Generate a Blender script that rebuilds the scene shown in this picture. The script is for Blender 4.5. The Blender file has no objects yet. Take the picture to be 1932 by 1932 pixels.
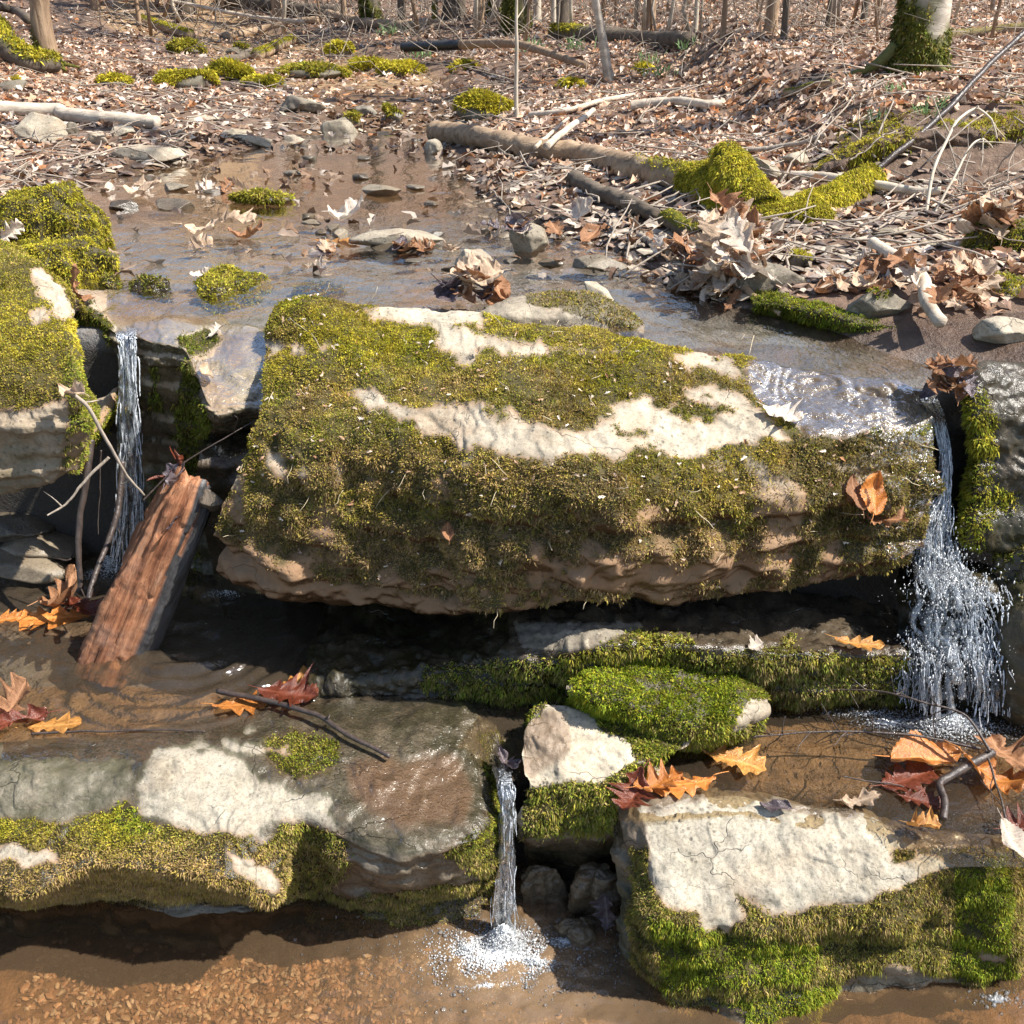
import bpy, math, random
import numpy as np
from mathutils import Vector, Matrix

random.seed(5)
rng = np.random.default_rng(11)
scene = bpy.context.scene
COL = scene.collection

# ---------------------------------------------------------------- camera maths
CAMZ = 0.75
PITCH = math.radians(28.0)
FP = 1937.0            # focal length in layout pixels (1932 wide frame)
HALF = 966.0
Z_UP, Z_MID, Z_LOW = 0.0, -0.63, -0.93   # the three water levels

def rays(px, py):
    a = (np.asarray(px, float) - HALF) / FP
    b = -(np.asarray(py, float) - HALF) / FP
    cp, sp = math.cos(PITCH), math.sin(PITCH)
    return a, cp + b * sp, -sp + b * cp

def at_z(px, py, z):
    a, y, d = rays(px, py)
    t = (z - CAMZ) / d
    return np.array([a * t, y * t, CAMZ + d * t])

def at_y(px, py, Y):
    a, y, d = rays(px, py)
    t = Y / y
    return np.array([a * t, y * t, CAMZ + d * t])

def proj(P):
    P = np.asarray(P, float)
    cp, sp = math.cos(PITCH), math.sin(PITCH)
    z = P[..., 2] - CAMZ
    dep = P[..., 1] * cp - z * sp
    up = P[..., 1] * sp + z * cp
    dep = np.where(dep < 1e-3, 1e-3, dep)
    return HALF + FP * P[..., 0] / dep, HALF - FP * up / dep, dep

# ---------------------------------------------------------------- noise
def _hash(ix, iy, iz, seed):
    h = (ix.astype(np.uint32) * np.uint32(374761393) + iy.astype(np.uint32) * np.uint32(668265263)
         + iz.astype(np.uint32) * np.uint32(2147483647) + np.uint32((seed * 974711 + 12345) & 0xffffffff))
    h = (h ^ (h >> np.uint32(13))) * np.uint32(1274126177)
    h = (h ^ (h >> np.uint32(16))) * np.uint32(2246822519)
    h = h ^ (h >> np.uint32(15))
    return h.astype(np.float64) / 4294967295.0 * 2 - 1

def vnoise(P, seed=0):
    P = np.asarray(P, float)
    I = np.floor(P).astype(np.int64)
    f = P - I
    u = f * f * f * (f * (f * 6 - 15) + 10)
    out = 0
    for dx in (0, 1):
        wx = u[..., 0] if dx else 1 - u[..., 0]
        for dy in (0, 1):
            wy = u[..., 1] if dy else 1 - u[..., 1]
            for dz in (0, 1):
                wz = u[..., 2] if dz else 1 - u[..., 2]
                out = out + wx * wy * wz * _hash(I[..., 0] + dx + 5000, I[..., 1] + dy + 5000, I[..., 2] + dz + 5000, seed)
    return out

def fbm(P, octaves=4, seed=0, gain=0.5):
    P = np.asarray(P, float)
    s, a, tot = 0, 1.0, 0
    for o in range(octaves):
        s = s + a * vnoise(P * (2.03 ** o) + o * 17.3, seed + o)
        tot += a
        a *= gain
    return s / tot

def sstep(a, b, x):
    t = np.clip((np.asarray(x, float) - a) / (b - a), 0, 1)
    return t * t * (3 - 2 * t)

def inpoly(px, py, poly):
    poly = np.asarray(poly, float)
    r = np.zeros(np.shape(px), bool)
    j = len(poly) - 1
    for i in range(len(poly)):
        xi, yi = poly[i]
        xj, yj = poly[j]
        c = ((yi > py) != (yj > py)) & (px < (xj - xi) * (py - yi) / (yj - yi + 1e-12) + xi)
        r ^= c
        j = i
    return r

# ---------------------------------------------------------------- mesh building
def make_mesh(name, V, faces, mats, smooth=True, attrs=None, fmat=None):
    """faces: list of integer arrays (n,3) or (n,4)"""
    me = bpy.data.meshes.new(name)
    V = np.asarray(V, np.float32)
    faces = [np.asarray(f, np.int32) for f in faces if len(f)]
    me.vertices.add(len(V))
    me.vertices.foreach_set('co', V.ravel())
    nl = sum(f.size for f in faces)
    nf = sum(len(f) for f in faces)
    me.loops.add(nl)
    me.polygons.add(nf)
    me.loops.foreach_set('vertex_index', np.concatenate([f.ravel() for f in faces]))
    st, off = [], 0
    for f in faces:
        st.append(off + np.arange(len(f)) * f.shape[1])
        off += f.size
    me.polygons.foreach_set('loop_start', np.concatenate(st).astype(np.int32))
    for m in (mats if isinstance(mats, (list, tuple)) else [mats]):
        me.materials.append(m)
    if fmat is not None:
        me.polygons.foreach_set('material_index', np.asarray(fmat, np.int32))
    me.update(calc_edges=True)
    me.polygons.foreach_set('use_smooth', np.full(nf, smooth, bool))
    for k, v in (attrs or {}).items():
        v = np.asarray(v, np.float32)
        if v.ndim == 1:
            me.attributes.new(k, 'FLOAT', 'POINT').data.foreach_set('value', v)
        else:
            c4 = np.ones((len(v), 4), np.float32)
            c4[:, :3] = v[:, :3]
            me.attributes.new(k, 'FLOAT_COLOR', 'POINT').data.foreach_set('color', c4.ravel())
    return me

def tag(o, label=None, cat=None, group=None, kind=None):
    if label: o['label'] = label
    if cat: o['category'] = cat
    if group: o['group'] = group
    if kind: o['kind'] = kind
    return o

def add(name, V, faces, mats, parent=None, origin=None, **kw):
    """world-space mesh -> object whose origin is at its base (or in its parent's space)"""
    V = np.asarray(V, float)
    if parent is not None:
        org = np.array(parent.get('_org', (0, 0, 0)))
    elif origin is not None:
        org = np.asarray(origin, float)
    else:
        org = np.array([(V[:, 0].min() + V[:, 0].max()) / 2, (V[:, 1].min() + V[:, 1].max()) / 2, V[:, 2].min()])
    me = make_mesh(name, V - org, faces, mats, **kw)
    o = bpy.data.objects.new(name, me)
    COL.objects.link(o)
    if parent is not None:
        o.parent = parent
        o['_org'] = [float(c) for c in org]
    else:
        o.location = org
        o['_org'] = [float(c) for c in org]
    return o

def gridfaces(nu, nv, wrap=False):
    i = np.arange(nu - 1)[:, None]
    j = np.arange(nv if wrap else nv - 1)[None, :]
    j2 = (j + 1) % nv
    a = i * nv + j
    b = i * nv + j2
    c = (i + 1) * nv + j2
    d = (i + 1) * nv + j
    return np.stack([a, b, c, d], -1).reshape(-1, 4)

def cr(P, n, ten=0.75):
    """cardinal spline resample along axis 0, chord-weighted"""
    P = np.asarray(P, float)
    m = len(P)
    t = np.linspace(0, m - 1, n)
    i = np.minimum(t.astype(int), m - 2)
    f = (t - i).reshape((-1,) + (1,) * (P.ndim - 1))
    p0, p1, p2, p3 = P[np.maximum(i - 1, 0)], P[i], P[i + 1], P[np.minimum(i + 2, m - 1)]
    m1, m2 = (p2 - p0) * .5 * ten, (p3 - p1) * .5 * ten
    f2, f3 = f * f, f * f * f
    return (2 * f3 - 3 * f2 + 1) * p1 + (f3 - 2 * f2 + f) * m1 + (-2 * f3 + 3 * f2) * p2 + (f3 - f2) * m2

def gnormals(G):
    du = np.gradient(G, axis=0)
    dv = np.gradient(G, axis=1)
    n = np.cross(du, dv)
    return n / (np.linalg.norm(n, axis=-1, keepdims=True) + 1e-9)

SURF = []      # (points, normals) for resting small things on what is already built

def patch(rows, nu, nv, rough=(0.02, 0.006, 0.0), freq=4.0, seed=0, strata=0.0, flip=False, fade=None, clump=0.0):
    """rows x cols of 3D control points -> displaced grid; returns G, N"""
    R = np.asarray(rows, float)
    G = cr(R, nu)
    G = np.swapaxes(cr(np.swapaxes(G, 0, 1), nv), 0, 1)
    N = gnormals(G)
    if flip: N = -N
    d = rough[0] * fbm(G * freq, 3, seed) + rough[1] * fbm(G * freq * 6, 3, seed + 9)
    if rough[2]:
        d = d + rough[2] * fbm(G * freq * 30, 2, seed + 19)
    if strata:
        lay = G[..., 2] + 0.03 * fbm(G * 3, 2, seed + 4)
        d = d + strata * np.tanh(3.2 * vnoise(np.stack([lay * 0 + 3, G[..., 0] * 1.6, lay * 44], -1), seed + 5)) * np.clip(1.2 - np.abs(N[..., 2]) * 1.5, 0, 1)
    ch = fbm(G * np.array([4.5, 4.5, 7.0]), 4, seed + 61) * 5.5
    fl_ = np.floor(ch)
    d = d + .0042 * (fl_ + sstep(.0, .22, ch - fl_)) * (1 if rough[0] > .009 else .5)
    if clump:
        fc = np.clip(1.25 - np.abs(N[..., 2]) * 1.5, 0, 1)
        q = np.stack([G[..., 0] * 7, G[..., 1] * 7, G[..., 2] * 17], -1)
        d = d + clump * fc * (fbm(q, 3, seed + 31) + .7 * vnoise(G * 24, seed + 33) - .35 * np.abs(vnoise(q * np.array([.4, .4, 1.2]), seed + 35)))
    if fade is not None: d = d * fade
    G = G + N * d[..., None]
    N = gnormals(G)
    if flip: N = -N
    SURF.append((G.reshape(-1, 3), N.reshape(-1, 3)))
    return G, N

def hit(px, py, rad=9):
    """nearest built surface seen at a layout pixel"""
    best = None
    for P, N in SURF:
        X, Y, D = proj(P)
        m = (np.abs(X - px) < rad) & (np.abs(Y - py) < rad)
        if m.any():
            idx = np.nonzero(m)[0]
            k = idx[np.argmin(D[idx] + 0.002 * np.hypot(X[idx] - px, Y[idx] - py))]
            if best is None or D[k] < best[0]:
                best = (D[k], P[k], N[k])
    if best is None:
        x, y = px, py
        p = at_z(px, py, 0)
        return p, np.array([0, 0, 1.0])
    n = best[2]
    return best[1].copy(), n * (1 if n[2] > -0.2 else -1)

# ---------------------------------------------------------------- node helpers
class NT:
    def __init__(s, name):
        s.m = bpy.data.materials.new(name)
        s.m.use_nodes = True
        s.t = s.m.node_tree
        s.t.nodes.clear()
        s.out = s.t.nodes.new('ShaderNodeOutputMaterial')
    def n(s, typ, **kw):
        nd = s.t.nodes.new('ShaderNode' + typ)
        for k, v in kw.items():
            if k in ('ins',):
                for kk, vv in v.items():
                    if isinstance(vv, bpy.types.NodeSocket): s.t.links.new(vv, nd.inputs[kk])
                    else: nd.inputs[kk].default_value = vv
            else: setattr(nd, k, v)
        return nd
    def l(s, a, b): s.t.links.new(a, b)
    def noise(s, scale, detail=4, rough=.55, vec=None, dist=0, out='Fac'):
        nd = s.n('TexNoise', ins={'Scale': scale, 'Detail': detail, 'Roughness': rough, 'Distortion': dist})
        if vec is not None: s.l(vec, nd.inputs['Vector'])
        return nd.outputs[out]
    def ramp(s, fac, stops, interp='LINEAR'):
        nd = s.n('ValToRGB')
        cr_ = nd.color_ramp
        cr_.interpolation = interp
        while len(cr_.elements) > 1: cr_.elements.remove(cr_.elements[-1])
        for i, (p, c) in enumerate(stops):
            e = cr_.elements[0] if i == 0 else cr_.elements.new(p)
            e.position = p
            e.color = (*c, 1) if len(c) == 3 else c
        s.l(fac, nd.inputs['Fac'])
        return nd.outputs['Color']
    def mix(s, fac, a, b, mode='MIX'):
        nd = s.n('Mix', data_type='RGBA', blend_type=mode)
        for idx, v in ((0, fac), (6, a), (7, b)):
            if isinstance(v, bpy.types.NodeSocket): s.l(v, nd.inputs[idx])
            elif idx == 0: nd.inputs[0].default_value = v
            else: nd.inputs[idx].default_value = (*v, 1)
        return nd.outputs[2]
    def math(s, op, a, b=0, c=None, clamp=False):
        nd = s.n('Math', operation=op, use_clamp=clamp)
        for i, v in enumerate((a, b) if c is None else (a, b, c)):
            if isinstance(v, bpy.types.NodeSocket): s.l(v, nd.inputs[i])
            else: nd.inputs[i].default_value = v
        return nd.outputs[0]
    def attr(s, name, out='Fac'):
        return s.n('Attribute', attribute_name=name).outputs[out]
    def obj(s): return s.n('TexCoord').outputs['Object']
    def bump(s, h, strength=.5, dist=.01, normal=None):
        nd = s.n('Bump', ins={'Height': h, 'Strength': strength, 'Distance': dist})
        if normal is not None: s.l(normal, nd.inputs['Normal'])
        return nd.outputs['Normal']
    def mapping(s, vec, scale=(1, 1, 1), rot=(0, 0, 0)):
        nd = s.n('Mapping', ins={'Scale': scale, 'Rotation': rot})
        s.l(vec, nd.inputs['Vector'])
        return nd.outputs['Vector']
    def surf(s, sh):
        s.l(sh, s.out.inputs['Surface'])
        return s.m
    def bsdf(s, col, rough=.8, normal=None, spec=.4, **kw):
        p = s.n('BsdfPrincipled')
        for k, v in (('Base Color', col), ('Roughness', rough), ('Specular IOR Level', spec)):
            if isinstance(v, bpy.types.NodeSocket): s.l(v, p.inputs[k])
            else: p.inputs[k].default_value = (*v, 1) if k == 'Base Color' else v
        if normal is not None: s.l(normal, p.inputs['Normal'])
        for k, v in kw.items():
            if isinstance(v, bpy.types.NodeSocket): s.l(v, p.inputs[k.replace('_', ' ')])
            else: p.inputs[k.replace('_', ' ')].default_value = v
        return p.outputs[0]

# ---------------------------------------------------------------- materials
def rock_material(name, pale=(.50, .435, .335), mid=(.33, .285, .22), dark=(.17, .15, .12), warm=(.40, .26, .15)):
    t = NT(name)
    v = t.n('NewGeometry').outputs['Position']
    n1 = t.noise(3.2, 6, .6, v)
    n2 = t.noise(26, 6, .65, v)
    n3 = t.noise(170, 4, .75, v)
    n4 = t.noise(11, 5, .7, v, 1.2)
    col = t.ramp(n1, [(.30, mid), (.44, pale), (.60, pale), (.76, mid)])
    col = t.mix(t.math('MULTIPLY', t.ramp(n4, [(.50, (0,) * 3), (.66, (1,) * 3)]), .7), col, mid)
    col = t.mix(t.ramp(n2, [(.30, (.8,) * 3), (.47, (0,) * 3)]), col, mid)
    col = t.mix(t.math('MULTIPLY', t.ramp(t.noise(7, 4, .6, v), [(.5, (0,) * 3), (.68, (1,) * 3)]), .45), col, warm)
    # dark specks in drifts, grain, and a few hairline cracks
    vo = t.n('TexVoronoi', ins={'Scale': 70.0, 'Randomness': 1.0})
    t.l(v, vo.inputs['Vector'])
    drift = t.ramp(t.noise(8, 4, .6, v), [(.46, (0,) * 3), (.60, (1,) * 3)])
    sp = t.math('MULTIPLY', t.ramp(vo.outputs['Distance'], [(.12, (1,) * 3), (.30, (0,) * 3)]), drift)
    col = t.mix(t.math('MULTIPLY', sp, .8), col, dark)
    wob_ = t.n('VectorMath', operation='ADD')
    sc_ = t.n('VectorMath', operation='SCALE', ins={'Scale': .12})
    t.l(t.noise(6, 4, .7, v, 0, 'Color'), sc_.inputs[0]); t.l(v, wob_.inputs[0]); t.l(sc_.outputs[0], wob_.inputs[1])
    ve = t.n('TexVoronoi', feature='DISTANCE_TO_EDGE', ins={'Scale': 4.2})
    t.l(t.mapping(wob_.outputs[0], (1, 1.9, 2.6)), ve.inputs['Vector'])
    crk = t.math('MULTIPLY', t.ramp(ve.outputs['Distance'], [(.0, (1,) * 3), (.012, (0,) * 3)]), t.ramp(t.noise(5, 3, .6, v), [(.48, (0,) * 3), (.58, (1,) * 3)]))
    col = t.mix(t.math('MULTIPLY', crk, .5), col, dark)
    lic = t.ramp(t.noise(42, 5, .7, v), [(.58, (0,) * 3), (.63, (1,) * 3)])
    col = t.mix(t.math('MULTIPLY', lic, .40), col, (.62, .57, .44))
    col = t.mix(t.ramp(n3, [(.28, (.75,) * 3), (.52, (0,) * 3)]), col, dark)
    st = t.noise(5.5, 6, .68, t.mapping(v, (1, 1, 1.8)), 1.6)
    st2 = t.noise(16, 6, .72, v, .8)
    col = t.mix(1.0, col, t.ramp(st, [(.30, (.56, .53, .48)), (.50, (.92, .90, .87)), (.66, (1.06, 1.04, 1.0))]), 'MULTIPLY')
    col = t.mix(t.math('MULTIPLY', t.ramp(st2, [(.54, (0,) * 3), (.70, (1,) * 3)]), .55), col, (.20, .18, .13))
    # soil tint, then dark green growth that also paints in shade
    soil = t.attr('soil')
    col = t.mix(soil, col, t.mix(n2, (.20, .115, .06), (.33, .20, .11)))
    alg_shade = t.math('MULTIPLY', t.attr('algae_shade'), t.ramp(t.noise(18, 5, .65, v), [(.35, (.35,) * 3), (.6, (1,) * 3)]))
    col = t.mix(alg_shade, col, t.mix(t.noise(60, 3, .6, v), (.020, .026, .008), (.075, .078, .022)))
    moss = t.attr('moss')
    col = t.mix(moss, col, t.mix(n2, (.030, .024, .008), (.095, .075, .018)))
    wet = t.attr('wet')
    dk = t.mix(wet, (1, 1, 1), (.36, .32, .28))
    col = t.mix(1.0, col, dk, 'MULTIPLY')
    h = t.math('ADD', t.math('MULTIPLY', n2, .6), t.math('MULTIPLY', n3, .5))
    h = t.math('SUBTRACT', h, t.math('ADD', t.math('MULTIPLY', sp, .4), t.math('MULTIPLY', crk, .9)))
    nrm = t.bump(h, .75, .004)
    rough = t.math('SUBTRACT', .88, t.math('MULTIPLY', wet, t.math('ADD', .50, t.math('MULTIPLY', n2, .35))), clamp=True)
    return t.surf(t.bsdf(col, rough, nrm, .45))

def water_material(name, tint=(.93, .88, .78), murk=0.0, murk_col=(.30, .17, .07), rip=40.0, ripamt=.25, rough=.03, stretch=(1, 1, 1), rip2=150.0, amt2=.5, refl=1.0):
    t = NT(name)
    v = t.mapping(t.n('NewGeometry').outputs['Position'], stretch)
    h = t.math('ADD', t.noise(rip, 3, .6, v, .8), t.math('MULTIPLY', t.noise(rip2, 2, .6, v, .5), amt2))
    nrm = t.bump(h, t.math('MULTIPLY', ripamt, t.attr('rip')), .01)
    fr = t.n('Fresnel', ins={'IOR': 1.333})
    t.l(nrm, fr.inputs['Normal'])
    gl = t.n('BsdfGlossy', ins={'Color': (1, 1, 1, 1), 'Roughness': rough})
    t.l(nrm, gl.inputs['Normal'])
    tr = t.n('BsdfTransparent', ins={'Color': (*tint, 1)})
    base = tr.outputs[0]
    if murk:
        df = t.n('BsdfDiffuse', ins={'Color': (*murk_col, 1)})
        mx = t.n('MixShader')
        t.l(t.math('MULTIPLY', murk, t.attr('mk')), mx.inputs['Fac'])
        t.l(base, mx.inputs[1]); t.l(df.outputs[0], mx.inputs[2])
        base = mx.outputs[0]
    ms = t.n('MixShader')
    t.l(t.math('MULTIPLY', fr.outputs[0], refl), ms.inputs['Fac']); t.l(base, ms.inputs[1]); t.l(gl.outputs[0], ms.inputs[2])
    return t.surf(ms.outputs[0])

def col_material(name, rough=.8, trans=.0, spec=.25, varscale=0, wet=False):
    """reads the 'col' colour attribute"""
    t = NT(name)
    c = t.attr('col', 'Color')
    if varscale:
        n = t.noise(varscale, 4, .6, t.n('NewGeometry').outputs['Position'])
        c = t.mix(1.0, c, t.ramp(n, [(.25, (.55,) * 3), (.7, (1.2,) * 3)]), 'MULTIPLY')
    p = t.bsdf(c, rough, None, spec)
    if trans:
        tl = t.n('BsdfTranslucent')
        t.l(c, tl.inputs['Color'])
        ms = t.n('MixShader', ins={'Fac': trans})
        t.l(p, ms.inputs[1]); t.l(tl.outputs[0], ms.inputs[2])
        return t.surf(ms.outputs[0])
    return t.surf(p)

def bark_material(name, a=(.30, .24, .18), b=(.14, .11, .08), scale=(30, 30, 6), moss=(.10, .10, .015), bump=.8, wet=False):
    t = NT(name)
    o = t.obj()
    v = t.mapping(o, scale)
    n = t.noise(1.0, 6, .65, v, .6)
    col = t.ramp(n, [(.32, b), (.62, a)])
    col = t.mix(t.math('MULTIPLY', t.ramp(t.noise(5, 3, .6, o), [(.4, (0,) * 3), (.7, (1,) * 3)]), .35), col, (a[0] * 1.25, a[1] * 1.2, a[2] * 1.15))
    col = t.mix(t.attr('moss'), col, t.mix(t.noise(60, 4, .7, o), (moss[0] * .4, moss[1] * .4, moss[2] * .5), (moss[0] * 1.5, moss[1] * 1.5, moss[2])))
    nrm = t.bump(n, bump, .012)
    return t.surf(t.bsdf(col, .35 if wet else .85, nrm, .5 if wet else .2))

M = {}
M['rock'] = rock_material('sandstone')
M['rock_pale'] = rock_material('lichen grey stone', (.43, .39, .315), (.29, .26, .205), (.10, .09, .07), (.36, .27, .18))
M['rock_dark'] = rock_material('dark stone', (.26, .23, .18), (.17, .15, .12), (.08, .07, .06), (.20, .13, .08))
M['rock_grey'] = rock_material('grey stone', (.38, .33, .25), (.25, .21, .15), (.11, .09, .07), (.30, .21, .12))
M['moss'] = col_material('moss tufts', .75, .30, .15)
M['litter'] = col_material('dry leaf litter', .65, .18, .3)
M['pebble'] = col_material('pebbles', .6, 0, .4, 60)
M['film'] = water_material('thin flowing water', (.95, .93, .90), .0, (.45, .42, .40), rip=24, ripamt=.6, rough=.15, rip2=130, amt2=.55, refl=.52)
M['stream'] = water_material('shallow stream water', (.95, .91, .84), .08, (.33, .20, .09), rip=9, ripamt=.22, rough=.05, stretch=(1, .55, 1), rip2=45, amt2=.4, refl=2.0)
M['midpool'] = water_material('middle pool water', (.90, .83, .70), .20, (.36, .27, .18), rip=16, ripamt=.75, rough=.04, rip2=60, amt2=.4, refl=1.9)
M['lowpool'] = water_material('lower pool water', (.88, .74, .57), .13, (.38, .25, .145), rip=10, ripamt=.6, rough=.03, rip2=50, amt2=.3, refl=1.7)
M['bark'] = bark_material('brown bark', (.36, .25, .16), (.15, .095, .06))
M['bark_dark'] = bark_material('dark bark', (.15, .12, .09), (.06, .05, .04))
M['bark_pale'] = bark_material('pale bark', (.55, .48, .38), (.36, .30, .23), (14, 14, 5), bump=.4)
M['twig'] = bark_material('weathered twig', (.38, .32, .26), (.20, .16, .12), (60, 60, 20), bump=.4)
M['twig_dark'] = bark_material('dark wet twig', (.075, .055, .045), (.03, .022, .02), (60, 60, 20), bump=.4, wet=True)
M['straw'] = bark_material('dry straw', (.62, .52, .36), (.45, .36, .24), (80, 80, 40), bump=.1)
M['bark_tree'] = bark_material('grey tree bark', (.50, .44, .36), (.24, .20, .155), (9, 9, 22), bump=.5)
M['log_bark'] = bark_material('weathered log wood', (.40, .29, .19), (.16, .10, .06), (5, 26, 26), bump=.9)
M['log_dark'] = bark_material('dark log bark', (.15, .12, .09), (.055, .045, .035), (6, 26, 26), bump=.9)
M['log_pale'] = bark_material('pale peeled wood', (.56, .48, .38), (.30, .24, .18), (7, 30, 30), bump=.5)
# ---------------------------------------------------------------- world, sun, camera
SUN_EL, SUN_AZ = math.radians(52), math.radians(98)       # azimuth from +Y (into the picture) towards +X (right)
S = Vector((math.cos(SUN_EL) * math.sin(SUN_AZ), math.cos(SUN_EL) * math.cos(SUN_AZ), math.sin(SUN_EL)))
w = bpy.data.worlds.new("World")
scene.world = w
w.use_nodes = True
nt = w.node_tree
sky = nt.nodes.new('ShaderNodeTexSky')
sky.sky_type = 'NISHITA'
sky.sun_disc = False
sky.sun_elevation = SUN_EL
sky.sun_rotation = SUN_AZ
nt.links.new(sky.outputs[0], nt.nodes['Background'].inputs['Color'])
nt.nodes['Background'].inputs['Strength'].default_value = 0.105
sl = bpy.data.lights.new('sun', 'SUN')
sl.energy = 5.0
sl.angle = math.radians(0.5)
sl.color = (1.0, .955, .88)
so = bpy.data.objects.new('sun', sl)
so.rotation_euler = S.to_track_quat('Z', 'Y').to_euler()
so.location = S * 30
COL.objects.link(so)
cd = bpy.data.cameras.new('camera')
cd.sensor_width = 36
cd.sensor_height = 36
cd.sensor_fit = 'HORIZONTAL'
cd.lens = 36 * FP / 1932
cd.clip_start = .02
cd.clip_end = 500
co = bpy.data.objects.new('camera', cd)
co.location = (0, 0, CAMZ)
co.rotation_euler = (math.radians(90) - PITCH, 0, 0)
COL.objects.link(co)
scene.camera = co
vs = scene.view_settings
vs.view_transform = 'Standard'
vs.look = 'None'
vs.gamma = 1
vs.exposure = 0.97
scene.cycles.max_bounces = 8
scene.cycles.transparent_max_bounces = 24
scene.cycles.caustics_reflective = False
scene.cycles.caustics_refractive = False
scene.cycles.use_denoising = True

# ---------------------------------------------------------------- ground
XL = ([0, 2, 3, 3.3, 4.1, 5.2, 6, 8, 10, 13, 40], [-1.35, -1.3, -1.3, -1.4, -1.65, -1.1, -1.0, -1.7, -2.9, -4.8, -12])
XR = ([0, 1.5, 2.15, 2.6, 3.0, 3.7, 5.2, 6, 8, 10, 13, 40], [2.6, 1.6, .95, .42, .33, -.1, -.38, -.3, -.5, -1.5, -3.2, -9])

def bank_e(x, y):
    return np.maximum(np.interp(y, *XL) - x, x - np.interp(y, *XR))

def ground_z(x, y, rough=True):
    x, y = np.asarray(x, float), np.asarray(y, float)
    left = np.interp(y, *XL) - x
    right = x - np.interp(y, *XR)
    e = np.maximum(left, right)
    z = -.035 + .05 * sstep(-.12, .12, e) + .022 * np.maximum(y - 5.3, 0) * (e < 5)
    z = z + .10 * np.clip(right, 0, 1.6) + .02 * np.clip(right - 1.6, 0, 9)
    z = z + .16 * sstep(3.35, 3.75, y) * sstep(.95, 1.35, x)
    z = z + .03 * np.clip(left, 0, 1.4) + .34 * np.clip(left - 1.35 - .25 * sstep(7, 10, y), 0, 3.5) * sstep(4.6, 6.6, y)
    hill = np.maximum(y - 12.5 + .12 * x + 1.5 * vnoise(np.stack([x * .12, y * .12, x * 0], -1), 3), 0)
    z = z + .20 * hill + .045 * np.minimum(hill, 22) ** 1.5
    if rough:
        P = np.stack([x, y, x * 0], -1)
        far = sstep(2.5, 6, y)
        z = z + (.010 + .05 * far) * fbm(P * 1.3, 3, 21) * sstep(-.2, .6, e) + .012 * fbm(P * 7, 3, 22) * (1 + far)
    # the drops: upper ledge -> middle pool -> lower pool
    ys = np.interp(x, [-1.2, -.6, -.45, .2, .6, .95, 1.4, 2.2], [2.34, 2.34, 2.2, 2.02, 1.98, 1.97, 2.05, 2.1])
    ym = np.interp(x, [-1.2, 0, .25, 1.2], [1.52, 1.56, 1.50, 1.47])
    s1 = sstep(0, .07, y - ys)
    s2 = sstep(0, .05, y - ym)
    P = np.stack([x, y, x * 0], -1)
    zmid = np.where(x > .22, -.676, -.715) + .008 * fbm(P * 9, 3, 31)
    zlow = -1.01 + .02 * fbm(P * 5, 3, 32)
    z = np.where(y < 3.2, zlow * (1 - s2) + (zmid * (1 - s1) + z * s1) * s2, z)
    return z

ny, nx = 620, 460
yy = np.concatenate([np.linspace(.55, 3.3, 330), 3.3 * np.exp(np.linspace(0, math.log(45 / 3.3), ny - 329))[1:]])
ss = np.linspace(-1.25, 1.25, nx)
ss = np.sign(ss) * np.abs(ss) ** 1.15
GX = ss[None, :] * (yy[:, None] * .68 + .9)
GY = np.repeat(yy[:, None], nx, 1)
GZ = ground_z(GX, GY)
GG = np.stack([GX, GY, GZ], -1)
SURF.append((GG.reshape(-1, 3), gnormals(GG).reshape(-1, 3)))
e = bank_e(GX, GY)
t = NT('forest soil')
v = t.n('NewGeometry').outputs['Position']
n1, n2, n3 = t.noise(2.5, 5, .6, v), t.noise(22, 5, .65, v), t.noise(120, 4, .7, v)
soil = t.ramp(n2, [(.3, (.075, .045, .030)), (.55, (.16, .105, .072)), (.72, (.25, .175, .125))])
soil = t.mix(t.math('MULTIPLY', t.ramp(n1, [(.45, (0,) * 3), (.62, (1,) * 3)]), .5), soil, (.20, .12, .085))
bed = t.ramp(n2, [(.3, (.10, .060, .032)), (.5, (.26, .165, .085)), (.7, (.42, .28, .16))])
slab = t.ramp(n1, [(.34, (.17, .18, .185)), (.5, (.25, .25, .25)), (.64, (.34, .24, .18))])
slab = t.mix(t.ramp(n2, [(.36, (.85,) * 3), (.55, (0,) * 3)]), slab, (.15, .14, .12))
c = t.mix(t.attr('bed'), soil, bed)
c = t.mix(t.attr('slab'), c, slab)
c = t.mix(t.attr('dark'), c, (.05, .043, .035))  # near-black tint painted where deep shade falls
wet = t.attr('wet')
c = t.mix(1.0, c, t.mix(wet, (1, 1, 1), (.55, .5, .46)), 'MULTIPLY')
nr = t.bump(t.math('ADD', n2, t.math('MULTIPLY', n3, .6)), .9, .012)
M['ground'] = t.surf(t.bsdf(c, t.math('SUBTRACT', .9, t.math('MULTIPLY', wet, .5)), nr, .4))
nz = fbm(GG * 3, 3, 41)
inch = sstep(.10, -.06, e + .08 * nz)
slabm = sstep(3.9, 3.1, GY + .5 * nz + .45 * sstep(-.2, .5, GX)) * (GY > 1.9) * inch
bedm = np.clip(inch * (1 - slabm) + (GY < 2.0), 0, 1)
wetm = np.clip(sstep(.22, -.02, e + .1 * nz) * (GY < 7.5) * (1 - .6 * slabm) + (GY < 2.3), 0, 1)
ysl = np.interp(GX, [-1.2, -.6, -.45, .2, .6, .95, 1.4, 2.2], [2.34, 2.34, 2.2, 2.02, 1.98, 1.97, 2.05, 2.1])
shadem = ((GY < ysl + .075) & (GY > 1.85) & (GZ > -.70) & (GZ < -.05)).astype(float)  # paints the shade of the hollows under the upper ledge
shadem = np.maximum(shadem, ((GY < 1.62) & (GZ > -.98) & (GZ < -.72)).astype(float))  # same painted shade on the wall of the lower drop
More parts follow.
